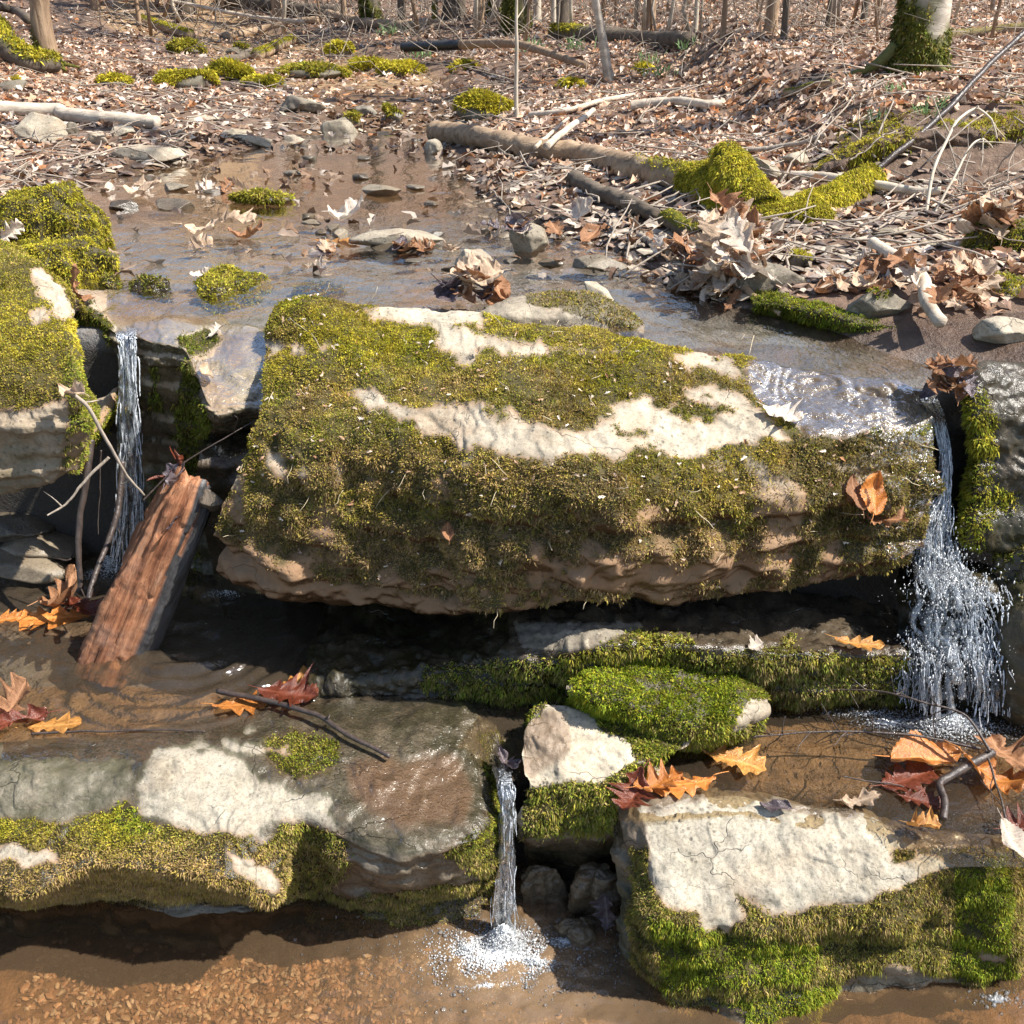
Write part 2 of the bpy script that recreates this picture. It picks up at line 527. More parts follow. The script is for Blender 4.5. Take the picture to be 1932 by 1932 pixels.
o = add('forest_ground', GG.reshape(-1, 3), [gridfaces(len(yy), nx)], M['ground'], origin=(0, 0, 0),
        attrs={'bed': bedm.ravel(), 'slab': slabm.ravel(), 'wet': wetm.ravel(), 'dark': shadem.ravel()})
tag(o, kind='structure')

# undercut earth bank on the right
bt = [(1500, 330), (1545, 292), (1590, 250), (1650, 222), (1740, 204), (1850, 194), (1990, 184)]
EB = [Yc_ for Yc_ in (
  [at_y(a, b, 3.95) + np.array([0, .15, -.12]) for a, b in bt],
  [at_y(a, b, 3.85) for a, b in bt],
  [at_y(a, b, y_) for (a, b), y_ in zip([(1510, 345), (1560, 318), (1610, 292), (1675, 268), (1760, 256), (1860, 246), (1990, 236)], [3.5, 3.5, 3.52, 3.52, 3.52, 3.52, 3.52])],
  [at_y(a, b, y_) for (a, b), y_ in zip([(1520, 355), (1575, 345), (1640, 335), (1700, 330), (1775, 330), (1870, 330), (1990, 325)], [3.52, 3.55, 3.58, 3.60, 3.60, 3.58, 3.58])],
  [at_y(a, b, y_) for (a, b), y_ in zip([(1520, 368), (1580, 368), (1655, 378), (1720, 392), (1800, 408), (1880, 420), (1990, 430)], [3.45, 3.45, 3.42, 3.38, 3.32, 3.28, 3.24])],
  [at_y(a, b, y_) + np.array([0, 0, -.1]) for (a, b), y_ in zip([(1520, 375), (1580, 378), (1655, 390), (1720, 405), (1800, 422), (1880, 436), (1990, 446)], [3.35, 3.35, 3.3, 3.26, 3.2, 3.16, 3.12])])]
EG, EN = patch(EB, 110, 170, (.035, .012, .003), 5, 300, clump=.03)
o_bank = add('earth_bank', EG.reshape(-1, 3), [gridfaces(110, 170)], M['ground'], origin=(0, 0, 0), attrs={k_: np.full(110 * 170, v_) for k_, v_ in (('bed', 0.), ('slab', 0.), ('wet', .15), ('dark', .0))})
tag(o_bank, kind='structure')
# ---------------------------------------------------------------- moss
GREEN = np.array([.17, .25, .018]); OLIVE = np.array([.43, .345, .040]); YEL = np.array([.56, .48, .040])
BROWN = np.array([.40, .265, .145]); TAN = np.array([.30, .215, .12]); DARKG = np.array([.085, .105, .018])

def moss_colour(P, mixw, seed=0):
    """mixw (n,5): weights of green, olive, yellow, brown, dark"""
    base = np.stack([GREEN, OLIVE, YEL, BROWN, DARKG])
    w_ = np.asarray(mixw, float)
    w_ = w_ / w_.sum(1, keepdims=True)
    pick = (rng.random((len(w_), 1)) > np.cumsum(w_, 1)).sum(1).clip(0, 4)
    c_ = base[pick] * .5 + (w_ @ base) * .5
    cl = 1 + .55 * fbm(P * 55, 2, 78)[:, None] + .35 * fbm(P * 6, 2, 79)[:, None]
    return c_ * cl.clip(.4, 1.8) * (1 + .16 * rng.standard_normal((len(w_), 1))).clip(.6, 1.5)

def tufts(name, parent, P, N, n_sel, length, wid, colfn, hang=0.0, blades=4, spread=.75, label=None):
    k = n_sel
    Pn = np.repeat(P, blades, 0)
    Nn = np.repeat(N, blades, 0)
    m = len(Pn)
    L = (np.repeat(np.broadcast_to(length, (len(P),)), blades) * rng.uniform(.55, 1.25, m))[:, None]
    D = Nn + spread * rng.standard_normal((m, 3))
    D[:, 2] -= hang * rng.uniform(.3, 1.3, m) * np.clip(1.1 - Nn[:, 2], 0, 1.5)
    D /= np.linalg.norm(D, axis=1, keepdims=True)
    T = np.cross(D, rng.standard_normal((m, 3)))
    T /= np.linalg.norm(T, axis=1, keepdims=True) + 1e-9
    B = Pn + rng.standard_normal((m, 3)) * (wid * 1.1) - Nn * .001
    W = wid * rng.uniform(.6, 1.3, (m, 1))
    mid = B + D * L * .55
    tip = B + D * L
    tip[:, 2] -= hang * .35 * L[:, 0]
    V = np.stack([B - T * W * .5, B + T * W * .5, mid + T * W * .6, mid - T * W * .6, tip], 1).reshape(-1, 3)
    o5 = np.arange(m)[:, None] * 5
    F4 = o5 + np.array([[0, 1, 2, 3]])
    F3 = o5 + np.array([[3, 2, 4]])
    C = colfn(P)
    C = np.repeat(np.repeat(C, blades, 0) * rng.uniform(.8, 1.2, (m, 1)), 5, 0)
    ob = add(name, V, [F4, F3], M['moss'], parent=parent, smooth=False, attrs={'col': C})
    if label: ob['label'] = label
    return ob

def scatter(G, N, mask, n):
    """n points over the grid weighted by area x mask"""
    a = np.linalg.norm(np.cross(G[1:, :-1] - G[:-1, :-1], G[:-1, 1:] - G[:-1, :-1]), axis=-1)
    mm = np.minimum(np.minimum(mask[1:, 1:], mask[:-1, :-1]), mask[1:, :-1])
    p = (a * mm).ravel()
    area = p.sum()
    k = rng.choice(len(p), n, p=p / area)
    i, j = np.unravel_index(k, a.shape)
    u, v_ = rng.random((n, 1)), rng.random((n, 1))
    P = G[i, j] * (1 - u) * (1 - v_) + G[i + 1, j] * u * (1 - v_) + G[i, j + 1] * (1 - u) * v_ + G[i + 1, j + 1] * u * v_
    return P, N[i, j], area

def moss_on(parent, G, N, mask, wfn, dens=42000, length=.008, wid=.0022, hang=.6, blades=4, name='moss', label=None, maxn=60000):
    a = np.linalg.norm(np.cross(G[1:, :-1] - G[:-1, :-1], G[:-1, 1:] - G[:-1, :-1]), axis=-1)
    if mask.shape[0] > 60 and mask.shape[1] > 60:
        mask = np.clip(soft(mask, 5) * (1.0 + .9 * fbm(G * 30, 2, 87)), 0, 1) ** 1.2
    n = int(min(maxn, max(30, (a * mask[1:, 1:]).sum() * dens)))
    P, Nn, _ = scatter(G, N, mask, n)
    # cushions: small-scale variation of tuft length
    cush = .65 + .75 * np.clip(fbm(P * 22, 2, 77) + .35, 0, 1)
    L = length * cush * (1 + .5 * np.clip(.55 - Nn[:, 2], 0, 1))
    return tufts(name, parent, P, Nn, n, L, wid, lambda Q: moss_colour(Q, wfn(Q)), hang, blades, label=label)

def pmask(G, polys, jitter=14, seed=1, freq=22):
    """union of layout polygons, ragged along the edge"""
    X, Y, _ = proj(G)
    jx = jitter * fbm(G * freq, 3, seed)
    jy = jitter * fbm(G * freq, 3, seed + 50)
    m = np.zeros(X.shape, bool)
    for p in polys: m |= inpoly(X + jx, Y + jy, p)
    return m.astype(float)

def ring(m, k=14):
    return np.clip((soft(m, k) - m) * 1.7, 0, .8)

def soft(m, k=2):
    m = m.copy()
    for _ in range(k):
        q = m.copy()
        q[1:-1, 1:-1] = (m[1:-1, 1:-1] * 2 + m[:-2, 1:-1] + m[2:, 1:-1] + m[1:-1, :-2] + m[1:-1, 2:]) / 6
        m = q
    return m

def weights(Q, fn):
    X, Y, _ = proj(Q)
    return fn(X, Y, Q)

def W5(n, g, o_, y, b, d):
    return np.stack([np.broadcast_to(np.asarray(v_, float), (n,)) for v_ in (g, o_, y, b, d)], 1) + 1e-4

EX, EY, _ = proj(EG)
em = sstep(.0, .35, fbm(EG * 5, 3, 301) + .25 * sstep(300, 250, EY) - .1) * (np.arange(110) < 66)[:, None] * (np.arange(110) > 14)[:, None]
if em.max() > .2:
    mo = moss_on(o_bank, EG, EN, em, lambda Q: np.tile([.4, .9, .9, .5, .3], (len(Q), 1)), 22000, .013, .0032, .9, maxn=14000)
FILM = []
def film(G, N, mask, off=.005):
    """thin sheet of running water over part of a patch"""
    H = G + N * (off * soft(mask, 6) - .004)[..., None] + N * (.0014 * fbm(G * np.array([26, 12, 12]), 3, 90))[..., None]
    nu, nv = G.shape[:2]
    F = gridfaces(nu, nv)
    keep = mask.ravel()[F].max(1) > .02
    FILM.append((H.reshape(-1, 3), F[keep]))

def Yc(pts, y): return [at_y(a, b, y_) for (a, b), y_ in zip(pts, np.broadcast_to(y, (len(pts),)))]
def Zc(pts, z): return [at_z(a, b, z_) for (a, b), z_ in zip(pts, np.broadcast_to(z, (len(pts),)))]
def sh(row, dx=0, dy=0, dz=0, z=None, y=None):
    out = []
    for i, p in enumerate(row):
        q = np.array(p, float) + np.array([dx, dy if np.isscalar(dy) else dy[i], dz if np.isscalar(dz) else dz[i]])
        if z is not None: q[2] = z
        if y is not None: q[1] = y if np.isscalar(y) else y[i]
        out.append(q)
    return out

def rock(name, rows, nu, nv, label, cat='boulder', mat='rock', rough=(.018, .006, .0015), freq=5, seed=0, strata=.004, masks=None, group=None, flip=False, clump=0.0):
    G, N = patch(rows, nu, nv, rough, freq, seed, strata, flip, clump=clump)
    at = {'moss': 0, 'wet': 0, 'soil': 0, 'algae_shade': 0}
    for k_, m_ in (masks(G, N) if masks else {}).items(): at[k_] = m_
    at = {k_: np.broadcast_to(v_, G.shape[:2]).ravel().astype(float) for k_, v_ in at.items()}
    o = add(name, G.reshape(-1, 3), [gridfaces(nu, nv) if not flip else gridfaces(nu, nv)[:, ::-1]], M[mat], attrs=at)
    tag(o, label, cat, group)
    return o, G, N

# ---------------------------------------------------------------- 1. the big mossy slab in the middle
back = [(523, 588), (593, 569), (672, 583), (785, 580), (890, 590), (1000, 618), (1100, 624), (1207, 648), (1320, 665), (1450, 690), (1600, 712), (1752, 742)]
bz = [.03, .05, .045, .04, .035, .03, .025, .02, .005, -.012, -.022, -.03]
r1 = Zc(back, bz)
mid = [(503, 655), (578, 680), (662, 692), (780, 702), (900, 720), (1010, 738), (1120, 745), (1240, 752), (1370, 752), (1480, 757), (1610, 762), (1752, 765)]
lip = [(488, 765), (568, 795), (660, 805), (780, 818), (900, 850), (1040, 866), (1160, 880), (1280, 858), (1400, 836), (1500, 832), (1640, 815), (1758, 792)]
lz = [-.075, -.08, -.08, -.08, -.085, -.085, -.085, -.085, -.08, -.08, -.075, -.07]
r2 = Zc(mid, [(a * .45 + b * .55) + .006 for a, b in zip(bz, lz)])
r3 = Zc(lip, lz)
ly = np.array([p[1] for p in r3])
r4p = [(450, 890), (556, 905), (660, 922), (780, 942), (900, 962), (1040, 962), (1160, 962), (1280, 942), (1400, 932), (1500, 930), (1640, 918), (1768, 880)]
r4 = Yc(r4p, ly - .07)
r5p = [(414, 1000), (540, 1012), (660, 1040), (780, 1062), (900, 1062), (1040, 1052), (1160, 1050), (1280, 1042), (1400, 1036), (1500, 1030), (1640, 1018), (1756, 985)]
r5 = Yc(r5p, ly - .085)
r6p = [(420, 1072), (500, 1108), (640, 1130), (780, 1146), (880, 1156), (1010, 1148), (1080, 1136), (1180, 1130), (1300, 1120), (1420, 1114), (1560, 1086), (1700, 1070)]
r6 = Yc(r6p, ly - .03)
r7 = sh(r6, dy=.38, dz=.03)
r0 = sh(r1, dy=.05, z=-.2)
r8 = sh(r0, dy=-.08, z=-.3)
BARE = [
 [(652, 741), (707, 727), (757, 763), (796, 778), (816, 763), (863, 743), (902, 759), (957, 759), (980, 786), (1019, 802), (1078, 810), (1125, 798), (1156, 774), (1179, 751), (1207, 748),
  (1264, 766), (1290, 734), (1331, 730), (1387, 738), (1417, 764), (1447, 779), (1500, 830), (1451, 831), (1417, 839), (1369, 843), (1312, 865), (1271, 861), (1245, 848), (1207, 845), (1168, 872),
  (1078, 854), (1007, 866), (937, 858), (914, 837), (882, 845), (824, 829), (785, 817), (750, 785), (690, 765)],
 [(680, 588), (722, 575), (785, 560), (894, 570), (935, 606), (862, 618), (941, 638), (1030, 655), (1207, 655), (1000, 672), (921, 657), (914, 684), (894, 690), (843, 669), (804, 645), (828, 626), (789, 616), (735, 604)],
 [(1264, 674), (1320, 655), (1376, 674), (1408, 719), (1350, 711), (1296, 696)],
 [(505, 645), (560, 655), (640, 660), (560, 668), (500, 665)]]
MOSSIN = [[(1264, 768), (1320, 756), (1376, 772), (1330, 800), (1290, 785)], [(1150, 815), (1220, 812), (1215, 828), (1160, 826)], [(918, 768), (965, 772), (950, 785), (925, 780)]]
LOWBARE = [[(400, 1015), (470, 1035), (560, 1078), (700, 1108), (800, 1128), (900, 1138), (860, 1170), (640, 1160), (400, 1110)], [(1030, 1065), (1180, 1068), (1330, 1048), (1440, 1060), (1430, 1090), (1300, 1100), (1150, 1120), (1060, 1100)],
           [(500, 850), (545, 862), (540, 900), (505, 895)]]
WETTOP = [(1398, 690), (1450, 672), (1765, 720), (1790, 780), (1740, 800), (1700, 806), (1600, 826), (1530, 832), (1452, 778), (1414, 740)]
def main_masks(G, N):
    X, Y, D = proj(G)
    bare = pmask(G, BARE, 22, 3, 30) * (1 - pmask(G, MOSSIN, 30, 5, 40))
    low = pmask(G, LOWBARE, 30, 7, 18)
    wetp = pmask(G, [WETTOP], 18, 9, 18)
    top_ = (N[..., 2] > -.35)
    m = (1 - bare) * (1 - low) * (1 - wetp) * top_
    m[:3] = 0
    thin = sstep(-.08, .18, fbm(G * 20, 4, 61) + .10 * sstep(600, 450, X)) * sstep(960, 1090, Y + 60 * fbm(G * 6, 2, 63))
    m = m * (1 - .95 * thin)
    scab = sstep(.16, .30, fbm(G * 13, 4, 67)) * sstep(840, 900, Y)
    m = m * (1 - .85 * scab)
    main_masks.m, main_masks.wet = m, wetp
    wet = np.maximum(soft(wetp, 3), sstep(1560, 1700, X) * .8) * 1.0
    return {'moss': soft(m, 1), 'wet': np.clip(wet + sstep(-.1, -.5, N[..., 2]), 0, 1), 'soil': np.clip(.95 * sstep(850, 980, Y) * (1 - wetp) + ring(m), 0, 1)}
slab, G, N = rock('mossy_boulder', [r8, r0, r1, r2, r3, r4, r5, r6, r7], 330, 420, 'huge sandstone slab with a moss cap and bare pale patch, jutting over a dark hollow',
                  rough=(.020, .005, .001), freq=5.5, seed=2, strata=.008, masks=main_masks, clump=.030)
film(G, N, np.maximum(main_masks.wet, pmask(G, [[(1655, 790), (1800, 770), (1800, 1060), (1690, 1075), (1640, 1000), (1690, 930), (1640, 860)]], 40, 69, 14) * (np.arange(len(G)) < 270)[:, None]))
G_main, N_main, M_main = G, N, main_masks.m
GRN = [[(640, 925), (860, 935), (850, 985), (650, 985)], [(1160, 860), (1460, 850), (1480, 985), (1380, 1010), (1200, 960)]]
def w_main(Q):
    X, Y, _ = proj(Q)
    n = len(X)
    f = fbm(Q * 5, 3, 71)
    dead = np.clip(.16 + .75 * sstep(800, 930, Y) + .7 * sstep(950, 1050, Y) + .9 * f, 0.03, 1.6)
    gr = inpoly(X + 25 * f, Y + 25 * f, GRN[0]) | inpoly(X + 25 * f, Y + 25 * f, GRN[1])
    dead = np.where(gr, dead * .4, dead)
    right = sstep(1440, 1560, X) * (Y > 820)
    dead = dead * (1 - right) + right * .75
    f2 = fbm(Q * 14, 2, 72)
    g = np.clip(.20 + f2, .03, 1) * (1 - .5 * sstep(800, 950, Y))
    yel = np.clip(.45 - .5 * f, .05, 1) * sstep(840, 640, Y)
    return W5(n, g * (1 - right * .4), .75, yel, dead * 1.7, .15 + .25 * sstep(850, 1000, Y) + .6 * right)
top_m = main_masks.m * (proj(G)[1] < 860) * (N[..., 2] > .5)
face_m = main_masks.m * (1 - top_m)
moss_on(slab, G, N, top_m, w_main, 120000, .0052, .0016, .2, 4, 'moss_cap', maxn=84000)
moss_on(slab, G, N, face_m, w_main, 120000, .0064, .0017, .35, 4, 'hanging_moss', maxn=100000, label='brownish ragged moss hanging down the front')

# hump of wet stone behind it
r_a = Zc([(905, 590), (950, 562), (1030, 552), (1120, 556), (1190, 590), (1215, 615)], [0, .03, .04, .04, .015, -.01])
r_b = Zc([(900, 606), (950, 590), (1030, 585), (1110, 590), (1175, 608), (1215, 625)], [0, .03, .035, .03, .01, -.01])
r_c = Zc([(905, 618), (960, 632), (1040, 634), (1110, 634), (1170, 634), (1215, 635)], [-.02] * 6)
def m_(G, N):
    m = pmask(G, [[(985, 556), (1060, 548), (1180, 560), (1225, 605), (1190, 632), (1120, 600), (1010, 575)]], 14, 12) ; m_.m = m
    return {'moss': m * .7, 'wet': .35}
o, G2, N2 = rock('wet_stone', [sh(r_a, dy=.03, z=-.06), r_a, r_b, r_c, sh(r_c, dy=-.02, z=-.08)], 60, 90, 'low pale stone hump with thin dark moss just behind the big slab', 'stone', rough=(.008, .004, .001), masks=m_, seed=33)
moss_on(o, G2, N2, m_.m, lambda Q: W5(len(Q), .2, .4, .05, 1.0, .8), 40000, .006, .002)

# ---------------------------------------------------------------- 2. left boulder
r1 = Yc([(-120, 470), (-60, 462), (0, 468), (60, 492), (105, 525), (126, 560), (130, 600)], [2.5, 2.48, 2.45, 2.4, 2.36, 2.34, 2.42])
r2 = Yc([(-120, 600), (-60, 600), (0, 600), (60, 605), (105, 612), (134, 625), (140, 660)], [2.15, 2.15, 2.14, 2.13, 2.12, 2.12, 2.3])
r3 = Yc([(-120, 720), (-60, 720), (0, 720), (60, 722), (115, 725), (152, 728), (160, 745)], [1.98, 1.98, 1.98, 1.98, 1.98, 1.99, 2.2])
r4 = Yc([(-120, 800), (-60, 800), (0, 800), (60, 795), (115, 790), (160, 790), (168, 800)], [1.93, 1.93, 1.93, 1.93, 1.94, 1.96, 2.2])
r5 = Yc([(-120, 880), (-60, 880), (0, 875), (60, 865), (100, 850), (148, 840), (162, 850)], [1.93, 1.93, 1.93, 1.94, 1.95, 1.98, 2.2])
r6 = Yc([(-120, 945), (-60, 942), (0, 933), (55, 920), (100, 905), (135, 880), (150, 885)], [1.95, 1.95, 1.96, 1.97, 1.98, 2.0, 2.2])
LB = [[(-200, 770), (0, 775), (60, 765), (120, 748), (124, 800), (120, 960), (-200, 960)], [(62, 505), (125, 545), (140, 600), (120, 615), (70, 555)]]
def m_(G, N):
    X, Y, D = proj(G)
    b = pmask(G, LB, 20, 15, 18)
    m = (1 - b) * (N[..., 2] > -.3)
    hole = inpoly(X, Y, [(52, 585), (85, 578), (95, 605), (60, 615)])
    m = m * (1 - hole)
    m_.m = m
    return {'moss': m, 'wet': .35 * sstep(850, 930, Y), 'soil': np.clip(.35 * sstep(640, 780, Y) + ring(m), 0, 1), 'algae_shade': b * .55 * sstep(760, 860, Y)}
o, G2, N2 = rock('mossy_boulder', [sh(r1, dy=.25, dz=-.45), sh(r1, dy=.08, dz=-.06), r1, r2, r3, r4, r5, r6, sh(r6, dy=.35, dz=.05)], 210, 130,
                 'tall mossy boulder with bare lower edge, at the left edge beside the thin fall', rough=(.022, .006, .001), seed=6, strata=.007, masks=m_, clump=.012)
def w_(Q):
    X, Y, _ = proj(Q); f = fbm(Q * 6, 3, 73)
    edge = sstep(110, 140, X) * sstep(640, 720, Y)
    return W5(len(X), .25 + f * .4 + 2.2 * edge, .8, .55 - f, .30 + .5 * sstep(660, 740, Y) + .5 * f.clip(0), .12)
moss_on(o, G2, N2, m_.m, w_, 110000, .0058, .0017, .4, maxn=64000)
left_boulder = o

# 3. pair of cushions upstream on the left
def cushion(name, px, py, wpx, dpx, y, hgt, label, seed, wfn, nu=70, nv=110, mossy=1.0, mat='rock_dark', depth=.55, zb=-.03, cat='boulder', length=.010, dens=26000, flat=.6, polys=None, wet=.3, maxn=30000, front=None, group=None):
    """rounded low rock: px centre, py base line, wpx width in layout px at distance y"""
    c = at_y(px, py, y)
    if zb is not None: c[2] = zb
    a = wpx / FP * math.hypot(y, CAMZ - c[2]) / 2
    th = np.linspace(-math.pi, math.pi, nv)
    ph = np.linspace(0, 1, nu)
    R = 1 + .18 * np.cos(2 * th + seed) + .14 * np.cos(3 * th + 2 * seed) + .10 * np.cos(5 * th + seed) + .06 * np.cos(9 * th + 3 * seed)
    R = R / R.max()
    prof_r = 1 - ph ** 2.2 if flat is None else np.interp(ph, [0, .18, .45, .75, 1], [1.0, 1.02, .93, flat, 0.0])
    prof_z = np.interp(ph, [0, .18, .45, .75, 1], [-.35, 0.0, .62, .93, 1.0])
    Gx = c[0] + a * R[None] * np.cos(th)[None] * prof_r[:, None]
    Gy = c[1] + depth * a * R[None] * np.sin(th)[None] * prof_r[:, None] + depth * a
    Gz = c[2] + hgt * prof_z[:, None] + 0 * Gx
    G = np.stack([Gx, Gy, Gz], -1)
    k = min(a, hgt * 2)
    N = gnormals(G)
    N = np.where(N[nu // 2:nu // 2 + 1, :, 2:3].mean() < 0, -N, N)
    d = k * .22 * fbm(G * (1.0 / max(k, .02)), 3, seed) + k * .07 * fbm(G * (5.0 / max(k, .02)), 3, seed + 3)
    G = G + N * d[..., None]
    G[-1] = G[-1].mean(0)
    G[:, -1] = G[:, 0]
    N = gnormals(G)
    if N[nu // 2, :, 2].mean() < 0: N = -N
    SURF.append((G.reshape(-1, 3), N.reshape(-1, 3)))
    m = sstep(.05, .3, N[..., 2] + .45 * fbm(G * 9, 2, seed + 8) + (mossy - .5)) * (mossy > 0)
    if polys: m = pmask(G, polys, 12, seed, 14)
    m[-2:] = m[-3]
    F = gridfaces(nu, nv)[:, ::-1]
    ob = add(name, G.reshape(-1, 3), [F], M[mat], attrs={'moss': m.ravel(), 'wet': np.full(m.size, wet), 'soil': np.zeros(m.size), 'algae_shade': np.zeros(m.size)})
    tag(ob, label, cat, group)
    if mossy > 0 or polys:
        moss_on(ob, G, N, m, wfn, dens, length, max(.0022, length * .26), .5, maxn=maxn)
    return ob
wy = lambda Q: W5(len(Q), .35, .8, .8, .15, .15)
wo = lambda Q: W5(len(Q), .5, .9, .3, .25, .25)
wb = lambda Q: W5(len(Q), 1.6, .5, .35, .06, .15)
wd = lambda Q: W5(len(Q), .5, .4, .05, .5, .9)
cushion('mossy_boulder', 40, 432, 320, 0, 2.98, .20, 'rounded moss-covered boulder at the left edge, behind the lower moss cushion', 3, wy, 90, 150, 1.2, maxn=32000, dens=38000, length=.009)
cushion('mossy_boulder', 66, 520, 262, 0, 2.66, .13, 'lower moss cushion boulder at the stream edge, just above the thin fall', 5, wy, 90, 150, 1.2, maxn=30000, dens=42000, length=.009, depth=.6)
cushion('mossy_stone', 402, 562, 200, 0, 2.56, .058, 'low green moss mound in the shallow stream, topped with a curled leaf', 9, wo, 80, 140, .95, maxn=24000, depth=1.15, length=.009, dens=42000, cat='mossy stone', wet=.8)
cushion('mossy_stone', 195, 512, 52, 0, 2.66, .06, 'small dark mossy stone wedged beside the stream outlet at the left', 2, wd, 40, 70, 1.0, maxn=3000, depth=.8, cat='mossy stone', wet=.8)
cushion('mossy_stone', 590, 538, 105, 0, 2.68, .022, 'thin dark mossy rock sliver in the shallow water right of the moss mound', 13, wd, 40, 80, .7, maxn=4000, depth=.7, cat='mossy stone', wet=.9)
cushion('wet_stone', 268, 548, 95, 0, 2.60, .055, 'smooth dark wet stone beside the notch where the thin fall starts', 14, wd, 50, 90, .35, maxn=1500, depth=1.0, cat='stone', wet=1.0)

# ---------------------------------------------------------------- 4. ledge the thin fall drops from
r1 = Zc([(118, 545), (168, 548), (212, 556), (258, 572), (300, 580), (345, 585), (375, 592), (405, 600), (445, 612), (490, 622), (545, 630)], [.02, .01, -.012, -.008, -.008, -.008, -.01, -.012, -.014, -.016, -.02])
r2 = Zc([(122, 578), (170, 592), (212, 622), (256, 630), (300, 640), (345, 652), (366, 690), (386, 742), (412, 765), (482, 752), (545, 760)], [.02, .005, -.02, -.005, -.005, -.012, -.045, -.085, -.105, -.10, -.10])
ly = np.array([p[1] for p in r2])
r3 = Yc([(130, 625), (176, 640), (215, 690), (256, 690), (300, 700), (345, 712), (372, 760), (390, 795), (418, 812), (482, 800), (545, 808)], ly + np.array([.06, .06, .05, .0, .0, .0, .01, .01, .02, .02, .02]))
r4 = Yc([(140, 760), (180, 780), (215, 820), (256, 820), (300, 830), (345, 840), (374, 850), (390, 850), (418, 852), (482, 845), (545, 850)], ly + np.array([.34, .34, .25, .05, .05, .03, .05, .1, .16, .16, .16]))
r5 = sh(r4, dy=[.02, .02, .02, .0, -.02, -.02, .0, .0, 0, 0, 0], z=-.75)
def m_(G, N):
    X, Y, D = proj(G)
    top_ = pmask(G, [[(120, 565), (175, 570), (215, 610), (212, 650), (170, 620), (120, 600)], [(335, 640), (385, 622), (420, 640), (400, 665), (360, 680)], [(352, 675), (372, 700), (382, 760), (395, 800), (370, 900), (345, 900), (330, 760)]], 14, 17)
    wall = (N[..., 2] < .5)
    m = np.clip(top_ + wall * sstep(-.05, .25, fbm(G * 7, 3, 18) - .1) * (X > 285) * (X < 380) * (Y > 690), 0, 1)
    m[:4] = 0
    m_.m = m
    fl = (1 - wall) * (X > 200) * (1 - top_) * (np.arange(len(G)) > 5)[:, None]
    m_.f = fl
    return {'moss': m, 'wet': np.where(wall, .9, .25), 'algae_shade': wall * .8, 'soil': (1 - wall) * .5 * sstep(-.1, .2, fbm(G * 9, 3, 52))}  # green growth on the wall, darkened to paint in the deep gap's shade
o, G2, N2 = rock('rock_ledge', [sh(r1, dy=.25, dz=-.1), r1, r2, r3, r4, r5], 170, 170, 'wet rock ledge whose dark mossy wall stands right beside the thin left fall', 'ledge', 'rock', rough=(.014, .006, .002), seed=12, strata=.007, masks=m_)
film(G2, N2, m_.f)
moss_on(o, G2, N2, m_.m, lambda Q: W5(len(Q), 1.0, .35, .02, .35, 1.3), 40000, .007, .0022, .8, maxn=9000)
rock_ledge = o
# step with a lip of white water in the niche
r1 = Yc([(372, 822), (400, 815), (440, 812), (480, 815), (505, 820)], 2.24)
r2 = Yc([(378, 850), (400, 862), (440, 866), (478, 858), (505, 850)], 2.13)
r3 = Yc([(372, 940), (400, 945), (440, 950), (480, 950), (505, 945)], 2.12)
o, G2, N2 = rock('wet_stone', [sh(r1, dy=.1, dz=-.03), r1, r2, r3, sh(r3, dy=.05, z=-.75)], 60, 60, 'dark wet stone step in the niche left of the big slab', 'stone', 'rock_dark', rough=(.012, .005, .001), seed=23, masks=lambda G, N: {'wet': 1, 'algae_shade': .6 * (N[..., 2] < .5)})
film(G2, N2, (N2[..., 2] > .45) * 1.0, .008)

# ---------------------------------------------------------------- 5. right boulders beside the cascade
r1 = Zc([(1832, 712), (1845, 702), (1885, 692), (1945, 690), (2030, 690)], [-.02, .0, .0, .0, .0])
r2 = Zc([(1826, 765), (1838, 752), (1882, 745), (1945, 745), (2030, 750)], [-.05, -.03, -.03, -.03, -.03])
ly = np.array([p[1] for p in r2])
r3 = Yc([(1830, 850), (1842, 848), (1882, 848), (1945, 850), (2030, 850)], ly + np.array([.1, -.02, -.05, -.06, -.06]))
r4 = Yc([(1815, 955), (1828, 950), (1880, 945), (1945, 945), (2030, 945)], ly + np.array([.1, -.04, -.08, -.09, -.09]))
r5 = Yc([(1800, 1000), (1818, 1012), (1872, 1042), (1945, 1050), (2030, 1050)], ly + np.array([.1, -.05, -.09, -.10, -.1]))
def m_(G, N):
    X, Y, D = proj(G)
    m = pmask(G, [[(1800, 740), (1855, 735), (1880, 800), (1885, 940), (1870, 1000), (1840, 1040), (1790, 1020)], [(1840, 900), (1920, 930), (1900, 960), (1850, 960)]], 22, 19, 16) * (np.arange(len(G)) > 12)[:, None]
    m_.m = m; m_.f = (1 - m) * (np.arange(len(G)) > 14)[:, None] * (Y < 960)
    m_.f = m_.f * sstep(-.02, .12, fbm(G * 8, 3, 99))
    return {'moss': m, 'wet': .95, 'algae_shade': .45 + .45 * sstep(860, 960, Y), 'soil': .35 * sstep(-.1, .2, fbm(G * 7, 3, 98))}
o, G2, N2 = rock('wet_boulder', [sh(r1, dy=.15, dz=-.2), r1, r2, r3, r4, r5, sh(r5, dy=.4)], 150, 80, 'glistening wet boulder with a green moss stripe, right of the foaming cascade', mat='rock_dark', rough=(.016, .007, .002), freq=6, seed=28, masks=m_)
film(G2, N2, m_.f, .005)
moss_on(o, G2, N2, m_.m, lambda Q: W5(len(Q), 1.0, .9, .45, .2, .2), 50000, .008, .0023, .7)
cushion('wet_boulder', 1955, 1128, 150, 0, 1.80, .10, 'small rounded olive boulder at the right edge above the dark block', 21, wd, 50, 80, .3, cat='boulder', mat='rock_dark', zb=-.42, depth=.8, wet=.7, maxn=2000)
